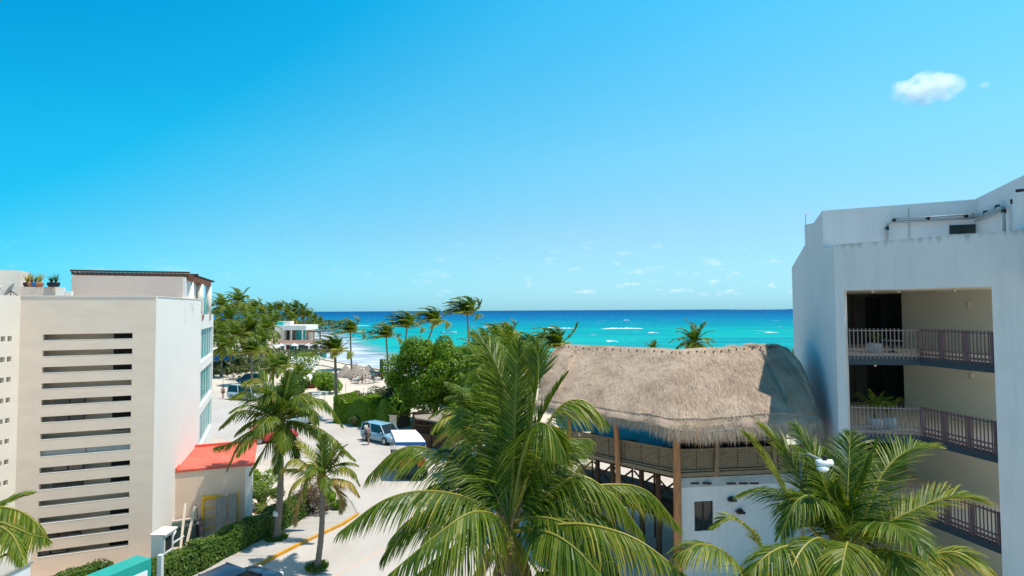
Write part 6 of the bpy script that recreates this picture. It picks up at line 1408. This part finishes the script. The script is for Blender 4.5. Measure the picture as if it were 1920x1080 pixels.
# ================================================================ people
def skin_mesh(name, verts, edges, rad, sub=1):
    me = bpy.data.meshes.new(name); me.from_pydata(verts, edges, []); o = bpy.data.objects.new(name, me); COL.objects.link(o)
    bm = bmesh.new(); bm.from_mesh(me); ly = bm.verts.layers.skin.verify()
    for v, r in zip(bm.verts, rad): v[ly].radius = (r, r)
    bm.verts.ensure_lookup_table(); bm.verts[0][ly].use_root = True
    bm.to_mesh(me); bm.free()
    o.modifiers.new('s', 'SKIN').use_smooth_shade = True; o.modifiers.new('u', 'SUBSURF').levels = sub
    dg = bpy.context.evaluated_depsgraph_get(); res = bpy.data.meshes.new_from_object(o.evaluated_get(dg)); bpy.data.objects.remove(o); bpy.data.meshes.remove(me); res.name = name; return res
def figure(pose):
    st = 0 if pose != 'walk' else .16
    hip = .92 if pose != 'sit' else .50
    j = dict(pel=(0, 0, hip), wa=(0, 0, hip + .18), ch=(.0, 0, hip + .42), nk=(0, 0, hip + .56), hd=(.015, 0, hip + .67), tp=(.01, 0, hip + .77))
    for s, sg in (('l', 1), ('r', -1)):
        f = st * sg
        j['hp' + s] = (0, .09 * sg, hip - .03)
        if pose == 'sit': j['kn' + s] = (.42, .12 * sg, .50); j['an' + s] = (.44, .12 * sg, .08); j['to' + s] = (.58, .13 * sg, .04)
        else: j['kn' + s] = (f * .9 + .02, .10 * sg, .48); j['an' + s] = (f * 1.3 - .02, .11 * sg, .08); j['to' + s] = (f * 1.3 + .13, .12 * sg, .03)
        j['sh' + s] = (0, .17 * sg, hip + .49); j['el' + s] = (-f * .5, .24 * sg, hip + .22); j['wr' + s] = (-f * .9 + (.14 if pose == 'sit' else .05), .25 * sg, hip - .0 + (.08 if pose == 'sit' else 0)); j['hn' + s] = (-f * .9 + .08 + (.1 if pose == 'sit' else 0), .25 * sg, hip - .09 + (.14 if pose == 'sit' else 0))
    r = dict(pel=.13, wa=.115, ch=.135, nk=.055, hd=.088, tp=.075, hp=.095, kn=.062, an=.042, to=.035, sh=.06, el=.042, wr=.03, hn=.035)
    ks = list(j); ix = {k: i for i, k in enumerate(ks)}
    ed = [('pel', 'wa'), ('wa', 'ch'), ('ch', 'nk'), ('nk', 'hd'), ('hd', 'tp')]
    for s in 'lr': ed += [('pel', 'hp' + s), ('hp' + s, 'kn' + s), ('kn' + s, 'an' + s), ('an' + s, 'to' + s), ('ch', 'sh' + s), ('sh' + s, 'el' + s), ('el' + s, 'wr' + s), ('wr' + s, 'hn' + s)]
    rad = [r.get(k, r.get(k[:2])) for k in ks]
    body = skin_mesh('body', [j[k] for k in ks], [(ix[a], ix[b]) for a, b in ed], rad)
    def sub(keys, edges, add, nm, cut={}):
        v = [cut.get(k, j.get(k)) for k in keys]; i = {k: n for n, k in enumerate(keys)}
        return skin_mesh(nm, v, [(i[a], i[b]) for a, b in edges], [r.get(k, r.get(k[:2])) + add for k in keys])
    mid = lambda a, b, t: tuple(V(j[a]).lerp(V(j[b]), t))
    shirt = sub(['ch', 'wa', 'pel', 'shl', 'shr', 'ell', 'elr'], [('ch', 'wa'), ('wa', 'pel'), ('ch', 'shl'), ('ch', 'shr'), ('shl', 'ell'), ('shr', 'elr')], .022, 'shirt', {'ell': mid('shl', 'ell', .6), 'elr': mid('shr', 'elr', .6)})
    shorts = sub(['pel', 'hpl', 'hpr', 'knl', 'knr'], [('pel', 'hpl'), ('pel', 'hpr'), ('hpl', 'knl'), ('hpr', 'knr')], .024, 'shorts', {'knl': mid('hpl', 'knl', .75), 'knr': mid('hpr', 'knr', .75)})
    mb = MB(); c = V(j['hd']); mb.lathe([(.0, .15), (.06, .135), (.095, .08), (.10, .02), (.085, -.03)], (c.x - .02, c.y, c.z + .0), 10); h = mb.build('hair', m_hair, smooth=True); hm = h.data; bpy.data.objects.remove(h)
    return body, shirt, shorts, hm
FIG = {k: figure(k) for k in ('stand', 'walk', 'sit')}
CLO = [M('cloth_white', (.75, .74, .72), .8, .05), M('cloth_pink', (.60, .28, .25), .8, .05), M('cloth_navy', (.03, .05, .12), .8, .05), M('cloth_green', (.03, .30, .20), .8, .05), M('cloth_brown', (.22, .12, .07), .8, .05), M('cloth_black', (.03, .03, .03), .8, .05), M('cloth_red', (.5, .07, .06), .8, .05)]
def person(px, py, pose, top, bot, rz, label, group=None, z=0):
    g_ = G(px, py, z); t = thing('person', label, 'person', g_, rz, group)
    for me, mt, nm in zip(FIG[pose], (m_skin, CLO[top], CLO[bot], m_hair), ('body', 'shirt', 'shorts', 'hair')):
        o = bpy.data.objects.new(nm, me); COL.objects.link(o); o.parent = t
        if not me.materials: me.materials.append(mt)
        o.material_slots[0].link = 'OBJECT'; o.material_slots[0].material = mt
person(691, 834, 'stand', 1, 4, R(200), 'person in a pink top standing beside the light blue hatchback')
person(688, 828, 'walk', 0, 2, R(120), 'person in a white top behind the pink-topped one by the light blue hatchback')
person(418, 748, 'walk', 1, 4, R(250), 'person in pink walking left of the grey-white van')
person(438, 716, 'stand', 0, 1, R(40), 'person in white standing beyond the grey-white van')
gp = 'people in the shade of the palapas'
for px, py, po, a, b, lab in ((662, 716, 'sit', 1, 5, 'person in pink sitting leftmost under the palapas'), (671, 718, 'sit', 0, 2, 'person in white sitting under the tallest palapa'), (679, 716, 'sit', 4, 5, 'person in brown sitting under the tallest palapa'),
     (685, 718, 'sit', 1, 0, 'person in pink and white sitting at the table'), (692, 716, 'sit', 0, 6, 'person in white and red sitting under the broad palapa'), (699, 717, 'stand', 3, 2, 'person in green standing at the palapa edge'),
     (705, 714, 'sit', 5, 2, 'person in black sitting right of the one in green'), (711, 714, 'stand', 2, 5, 'person in navy standing by the dark post'), (717, 713, 'sit', 6, 5, 'person in red sitting rightmost near the round tree')):
    person(px, py, po, a, b, rnd(0, 6), lab, gp)
for k, (px, py) in enumerate(((666, 719), (675, 720), (689, 720), (697, 719), (708, 717))):
    g_ = G(px, py); mb = MB(); mb.box((g_.x, g_.y, .72), (.9, .9, .05)); [mb.box((g_.x + a * .35, g_.y + b * .35, .35), (.06, .06, .7)) for a in (-1, 1) for b in (-1, 1)]; tag(mb.build('beach_table', m_wooddk if k % 2 else m_frame), ['white', 'dark', 'white', 'dark', 'white'][k] + ' beach table ' + ['leftmost under the palapas', 'under the tallest palapa', 'between the two largest palapas', 'under the broad palapa', 'rightmost beside the dark post'][k], 'table', 'beach tables')
g_ = G(715, 712); mb = MB(); mb.tube([(g_.x, g_.y, 0), (g_.x, g_.y, 3.2)], .28, 8); mb.lathe([(.28, 0), (.36, .1), (.05, .3)], (g_.x, g_.y, 3.2), 8); tag(mb.build('closed_parasol', m_dark), 'tall dark closed parasol at the right of the palapas', 'parasol')
# ================================================================ yard things by the annex and hedge
def ona(s_, off, z): p = an0 + UA * s_ - INA * off; return V((p.x, p.y, z))
yt = thing('scaffold_frame', 'yellow steel scaffold frame leaning on the peach annex wall', 'scaffold', ona(2.2, .3, 0))
for s_ in (1.42, 3.0):
    mb = MB(); mb.tube([ona(s_, .6, 0), ona(s_, .35, 2.15)], .045, 7); mb.build('upright', m_yellow, yt, yt.location)
for z in (.5, 1.0, 1.45, 1.9):
    mb = MB(); mb.tube([ona(1.42, .55 - z * .1, z), ona(3.0, .55 - z * .1, z)], .035, 6); mb.build('rung', m_yellow, yt, yt.location)
mb = MB(); mb.bar(ona(1.42, .5, 2.0), ona(1.42, .5, 1.0), .10, .10); mb.bar(ona(1.42, .38, 1.98), ona(2.2, .38, 1.98), .14, .16); mb.build('bracket', m_yellow, yt, yt.location)
for s_, w_, lab, h in ((2.25, .5, 'left weathered grey board leaning on the yellow frame', 2.0), (2.78, .38, 'right weathered grey board leaning on the yellow frame', 2.08)):
    mb = MB(); mb.bar(ona(s_, .85, 0), ona(s_, .52, h), w_, .09, up=INA); tag(mb.build('leaning_board', m_board), lab, 'board', 'boards leaning on the yellow frame')
mb = MB(); mb.tube([ona(1.25, .7, 0), ona(1.12, .45, 1.75)], .04, 6); tag(mb.build('grey_post', m_board), 'grey post standing left of the yellow scaffold frame', 'post')
mb = MB(); mb.tube([ona(1.45, 1.0, 0), ona(1.30, .75, 1.1)], .12, 9); tag(mb.build('rolled_mat', M('faded_mauve', (.22, .13, .13), .9, .2, 4)), 'faded mauve roll leaning beside the green sheeting', 'roll')
sk = thing('debris_box', 'dark green low box with a pale rim against the annex wall', 'container', ona(.65, .7, 0))
mb = MB(); mb.prism([ona(.08, .3, 0), ona(1.2, .3, 0), ona(1.2, 1.2, 0), ona(.08, 1.2, 0)], 0, .92); mb.build('box_body', m_skip, sk, sk.location)
mb = MB(); mb.bar(ona(.06, .3, .96), ona(1.3, .3, .98), .25, .1); mb.bar(ona(1.26, .3, .96), ona(1.26, 1.1, .96), .08, .06); mb.build('box_rim', m_pave, sk, sk.location)
for (px0, py0, px1, py1, lab) in ((337, 1024, 348, 944, 'pale timber pole leaning left of the other by the white wall'), (345, 1018, 366, 950, 'pale timber pole leaning more, right of the other by the white wall')):
    d_ = 27.2; a_, b_ = P(px0, py0, d_), P(px1, py1, d_ + 1.2); a_.z = 0
    mb = MB(); mb.bar(a_, b_, .10, .09); tag(mb.build('timber_pole', m_pole), lab, 'pole', 'timber poles by the annex')
for k, (px0, px1, lab) in enumerate(((317, 330, 'broken white picket rail beside the meter box'), (322, 345, 'fallen pale plank crossing the timber poles'))):
    a_, b_ = P(px0, 1020, 26.5), P(px1, 995 + 10 * k, 27.0); mb = MB(); mb.bar(a_, b_, .06, .06); mb.bar(V((a_.x, a_.y, 0)), a_ + V((0, 0, .5)), .05, .05); tag(mb.build('broken_rail', m_frame), lab, 'rail', 'broken rails by the annex')
mp0 = P(297, 1003, 24.6); mp = thing('meter_box', 'white masonry meter box with a framed niche at the corner of the building', 'meter box', (mp0.x, 24.9, 0)); ml = mp.location
mb = MB(); mb.box((mp0.x, 24.9, mp0.z / 2), (.48, .8, mp0.z)); mb.box((mp0.x + .05, 24.9, mp0.z + .035), (.66, .9, .07)); mb.build('pillar', m_bright, mp, ml)
mb = MB(); [mb.box((mp0.x + .25, 24.55 + k * .6, mp0.z - .45), (.10, .09, .72)) for k in (0, 1)]; [mb.box((mp0.x + .25, 24.85, z_), (.10, .52, .08)) for z_ in (mp0.z - .80, mp0.z - .10)]; mb.build('niche_frame', m_frame, mp, ml)
mb = MB(); mb.box((mp0.x + .242, 24.85, mp0.z - .45), (.02, .5, .62)); mb.build('niche', m_dark, mp, ml)
# teal light box sign
sg0, sg1 = V((-12.95, 20.7, 0)), V((-13.95, 18.3, 0)); sgt = P(293, 1047, 20.7).z; ud = (sg1 - sg0).normalized(); nd = V((-ud.y, ud.x, 0)); nd = nd if nd.x > 0 else -nd
sg = thing('box_sign', 'teal box sign with a white face standing in front of the low hedge', 'sign', sg0)
mb = MB(); mb.prism([sg0, sg1, sg1 - nd * .75, sg0 - nd * .75], .5, sgt); mb.build('case', m_sign, sg, sg0)
mb = MB(); mb.bar(sg0 + ud * .14 + nd * .012 + V((0, 0, 1.5)), sg1 - ud * .1 + nd * .012 + V((0, 0, 1.5)), .02, 1.72); mb.build('face_panel', m_signw, sg, sg0)
for k in (.3, 2.2): 
    mb = MB(); mb.box(sg0 + ud * k - nd * .3 + V((0, 0, .25)), (.12, .12, .5)); mb.build('leg', m_steel, sg, sg0)
mb = MB(); q_ = P(301, 1040, 21.6); mb.box((q_.x, q_.y, q_.z / 2), (.16, .16, q_.z)); tag(mb.build('white_post', m_frame), 'short white post right behind the teal box sign', 'post')
# street lamp at the right
lp = P(1545, 871, 12.9); sl = thing('street_lamp', 'grey-white street lamp head on a pole among the right palm fronds', 'street lamp', (lp.x + .18, 12.9, 0)); so = sl.location
mb = MB(); mb.tube([(so.x, 14.3, 0), (so.x, 14.3, lp.z - .35), (so.x - .02, 14.2, lp.z - .12), (so.x - .05, 13.8, lp.z + .0), (so.x - .1, 13.1, lp.z + .03)], [.06, .045, .04, .035, .03], 10); mb.build('pole', m_pipe, sl, so)
mb = MB(); mb.loft([[V((lp.x + x_ * .72, 12.9 + y_ * k * .72, lp.z + z_ * .72)) for y_, z_ in ((-.5, 0), (-.42, .10), (0, .16), (.42, .10), (.5, 0), (0, -.03))] for x_, k in ((-.24, .16), (-.16, .34), (.02, .40), (.18, .36), (.26, .2))]); mb.build('lamp_head', m_frame, sl, so, smooth=True)
mb = MB(); mb.lathe([(.02, .0), (.11, -.02), (.13, -.07), (.06, -.13)], (lp.x - .06, 12.84, lp.z - .01), 12); mb.build('lens', m_signw, sl, so)
mb = MB(); mb.lathe([(.05, 0), (.05, .09), (.02, .1)], (lp.x + .02, 12.9, lp.z + .10), 10); mb.build('photocell', m_black, sl, so)
# ================================================================ roof plants, dish, gallery plants
def tuft_plant(name, label, loc, h, n, pot_r, pot_h, potm, leafm, wd=.05, spread=.8, group=None, age=.2):
    t = thing(name, label, 'potted plant', loc, 0, group)
    mb = MB(); mb.lathe([(pot_r * .62, 0), (pot_r * .95, pot_h * .45), (pot_r, pot_h * .8), (pot_r * .8, pot_h), (pot_r * .7, pot_h * .97)], (0, 0, 0), 14); mb.build('pot', potm, t, smooth=True)
    mb = MB()
    for k in range(n):
        a = k * 2.4; el = R(rnd(40, 85)); c = gen_curve(V((0, 0, pot_h * .95)), a, el, h * rnd(.7, 1.1), 1.0 * spread, n=5)
        for p, q in zip(c, c[1:]): 
            s_ = V((math.cos(a), -math.sin(a), 0)) * wd * .5; u = c.index(p) / 5
            mb.tint = max(0, min(1, .4 + age + rnd(-.2, .2)))
            mb.face((mb.vert(p - s_ * (1 - u)), mb.vert(p + s_ * (1 - u)), mb.vert(q + s_ * (.8 - u)), mb.vert(q - s_ * (.8 - u))))
    mb.build('leaves', leafm, t); return t
random.seed(44)
pwz = bpy.data.objects['planter_wall'].data.vertices
ztop = max(v.co.z for v in pwz) + lb.location.z
for px, lab, hh, mt, ag in ((47, 'brown-leaved plant in a dark pot, leftmost on the roof planter wall', .55, m_black, .3), (55, 'orange-yellow plant on the roof planter wall', .6, m_tile, .5), (70, 'bright yellow-green plant in a terracotta pot on the roof planter wall', .62, m_tile, .42), (63, 'small plant in a blue pot on the roof planter wall', .35, m_blue, .1), (92, 'spiky dark plant in a wide black planter on the roof wall', .45, m_black, -.3), (101, 'second spiky dark plant beside the penthouse on the roof wall', .5, m_black, -.3)):
    p = P(px, 535, 26.6); tuft_plant('roof_plant', lab, (p.x, p.y + .12, ztop), hh, 22, .17, .22, mt, m_hedge if ag < 0 else m_leaf, .06, .8, 'pot plants on the apartment roof', ag)
for px, yy, lab in ((350, 31.6, 'green pot plant behind the penthouse end on the roof'), (366, 33.2, 'pale leafy pot plant between the pergola posts'), (376, 34.0, 'pot plant beside the second pergola post')):
    p = P(px, 550, yy); tuft_plant('roof_plant', lab, (p.x, p.y, 10.95), .9, 26, .22, .5, m_tile, m_leaf, .07, .8, 'pot plants on the apartment roof', .25)
dp = P(20, 545, 25.2); ds = thing('satellite_dish', 'grey satellite dish tilted on a tripod on the left roof', 'satellite dish', (dp.x, dp.y, TOP)); dl = V((dp.x, dp.y, dp.z)) 
ax = V((-.75, -.35, .45)).normalized(); ux = ax.cross(UPZ).normalized(); vx = ux.cross(ax)
mb = MB(); mb.loft([[dl + ax * (r_ * r_ * .55) + (ux * math.cos(k * math.pi / 10) * .8 + vx * math.sin(k * math.pi / 10)) * r_ for k in range(20)] for r_ in (.02, .12, .24, .34, .35, .33, .12, .02)][:5], cap=False); mb.build('dish', m_pipe, ds, ds.location, smooth=True)
for a in (0, 2.1, 4.2):
    mb = MB(); mb.tube([dl - ax * .02, V((dl.x + math.cos(a) * .38, dl.y + math.sin(a) * .25, TOP))], .018, 6); mb.build('strut', m_black, ds, ds.location)
mb = MB(); mb.tube([dl - vx * .3, dl + ax * .42 - vx * .05], .015, 6); mb.tube([dl + ax * .36 - vx * .05, dl + ax * .48 - vx * .05], .04, 7); mb.build('feed_arm', m_steel, ds, ds.location)
def areca(loc, label, h, n, age):
    t = thing('potted_palm', label, 'potted plant', loc, 0, 'potted palms on the galleries')
    mb = MB(); mb.lathe([(.16, 0), (.27, .10), (.31, .25), (.27, .42), (.21, .47), (.18, .44)], (0, 0, 0), 16); mb.build('pot', m_pot, t, smooth=True)
    for k in range(n):
        c = gen_curve(V((0, 0, .42)), k * 2.4, R(rnd(55, 85)), h * rnd(.8, 1.1), 1.5, n=6); frond_into(c, .26, 14, .035, .2, .1, age, r0=.012, segs=2, bare=.3).build('frond', [m_rachis, m_leaf], t)
p = P(1640, 655, 23.7); areca((p.x, p.y, FL[0]), 'round white pot with a small plant on the upper gallery', .55, 7, .1)
p = P(1641, 790, 23.6); areca((p.x, p.y, FL[1]), 'left round white pot with a leafy palm on the middle gallery', 1.25, 12, .25)
p = P(1667, 792, 23.7); areca((p.x, p.y, FL[1]), 'right round white pot with a leafy palm on the middle gallery', 1.05, 9, .2)
p = P(1672, 645, 24.6); st_ = thing('side_table', 'low glass side table with a dark pot on the upper gallery', 'table', (p.x, p.y, FL[0])); sq = st_.location
mb = MB(); mb.lathe([(.42, 0), (.42, .03)], (0, 0, .5), 18); mb.build('table_top', m_steel, st_)
mb = MB(); mb.lathe([(.22, 0), (.05, .05), (.05, .5)], (0, 0, 0), 10); mb.build('table_base', m_black, st_)
# ================================================================ sky things: cloud, bird, parasail
random.seed(2)
cl = ray(1738, 166); cp = V((0, 0, CAMH)) + cl * (900 / cl.y)
m_cloud, t = material('cloud_vapour'); N = t.nodes.new; K = t.links.new
o = N('ShaderNodeOutputMaterial'); pv = N('ShaderNodeVolumePrincipled'); pv.inputs['Color'].default_value = (1, 1, 1, 1); pv.inputs['Anisotropy'].default_value = .25
tcn = N('ShaderNodeTexCoord'); nz = N('ShaderNodeTexNoise'); nz.inputs['Scale'].default_value = .055; nz.inputs['Detail'].default_value = 5; nz.inputs['Roughness'].default_value = .6
K(tcn.outputs['Object'], nz.inputs[0])
at = N('ShaderNodeMapRange'); at.inputs[1].default_value = .42; at.inputs[2].default_value = .64; at.inputs[4].default_value = .2; K(nz.outputs[0], at.inputs[0])
# density falls off towards the skin of each puff
ln_ = N('ShaderNodeVectorMath'); ln_.operation = 'LENGTH'; mpv = N('ShaderNodeMapping'); mpv.inputs['Scale'].default_value = (1 / 64, 1 / 40, 1 / 33); mpv.vector_type = 'POINT'; K(tcn.outputs['Object'], mpv.inputs[0])
fo = N('ShaderNodeMapRange'); fo.inputs[1].default_value = 1.0; fo.inputs[2].default_value = .1; K(ln_.outputs['Value'], fo.inputs[0]); K(mpv.outputs[0], ln_.inputs[0])
mm = N('ShaderNodeMath'); mm.operation = 'MULTIPLY'; K(at.outputs[0], mm.inputs[0]); K(fo.outputs[0], mm.inputs[1]); K(mm.outputs[0], pv.inputs['Density']); K(pv.outputs[0], o.inputs['Volume'])
bm = bmesh.new()
bmesh.ops.create_icosphere(bm, subdivisions=4, radius=1)
for v in bm.verts:
    n_ = v.co.copy(); k_ = 1 + .28 * mnoise.noise(n_ * 1.7 + V((5, 2, 1))) + .16 * mnoise.noise(n_ * 4.1); v.co = V((n_.x * 62 * k_, n_.y * 38 * k_, n_.z * (29 if n_.z > 0 else 25) * k_ - max(0, -n_.x) * 7))
me = bpy.data.meshes.new('cloud'); bm.to_mesh(me); bm.free(); me.materials.append(m_cloud)
co = bpy.data.objects.new('cloud', me); COL.objects.link(co); co.location = cp; co.scale = (.95, .95, .92); tag(co, 'small white puffy cloud alone in the blue sky at the upper right', 'cloud')
wd_ = ray(1846, 160); c2_ = co.copy(); COL.objects.link(c2_); c2_.location = V((0, 0, CAMH)) + wd_ * (900 / wd_.y); c2_.scale = (.14, .14, .26); tag(c2_, 'faint little wisp of cloud to the right of the small white cloud', 'cloud')
bd = P(529, 439.5, 210); mb = MB(); mb.loft([[bd + V((x_, a * r_, b * r_)) for a, b in ((-1, 0), (0, 1), (1, 0), (0, -1))] for x_, r_ in ((-.28, .01), (-.1, .06), (.08, .06), (.2, .01))])
for s_ in (-1, 1): mb.poly([bd + V((-.08, 0, .03)), bd + V((.1, 0, .03)), bd + V((.05, s_ * .5, .2)), bd + V((-.05, s_ * .55, .18))])
tag(mb.build('bird', m_dark), 'tiny dark bird flying in the sky above the grove', 'bird')
ps = P(817, 581, 600); pt_ = thing('parasail', 'tiny parasail wing hanging over the horizon between the beach palms', 'parasail', ps)
mb = MB(); mb.loft([[V((math.sin(a) * 4.2, -.8, math.cos(a) * 2.4)), V((math.sin(a) * 4.2, .8, math.cos(a) * 2.4)), V((math.sin(a) * 4.0, .8, math.cos(a) * 2.1)), V((math.sin(a) * 4.0, -.8, math.cos(a) * 2.1))] for a in [x * .25 for x in range(-5, 6)]]); mb.build('wing', m_orange, pt_)
mb = MB(); [mb.tube([(math.sin(a) * 4, 0, math.cos(a) * 2.2), (0, 0, -2.5)], .04, 4) for a in (-1, -.4, .4, 1)]; mb.box((0, 0, -3), (.5, .4, 1.2)); mb.build('harness', m_dark, pt_)
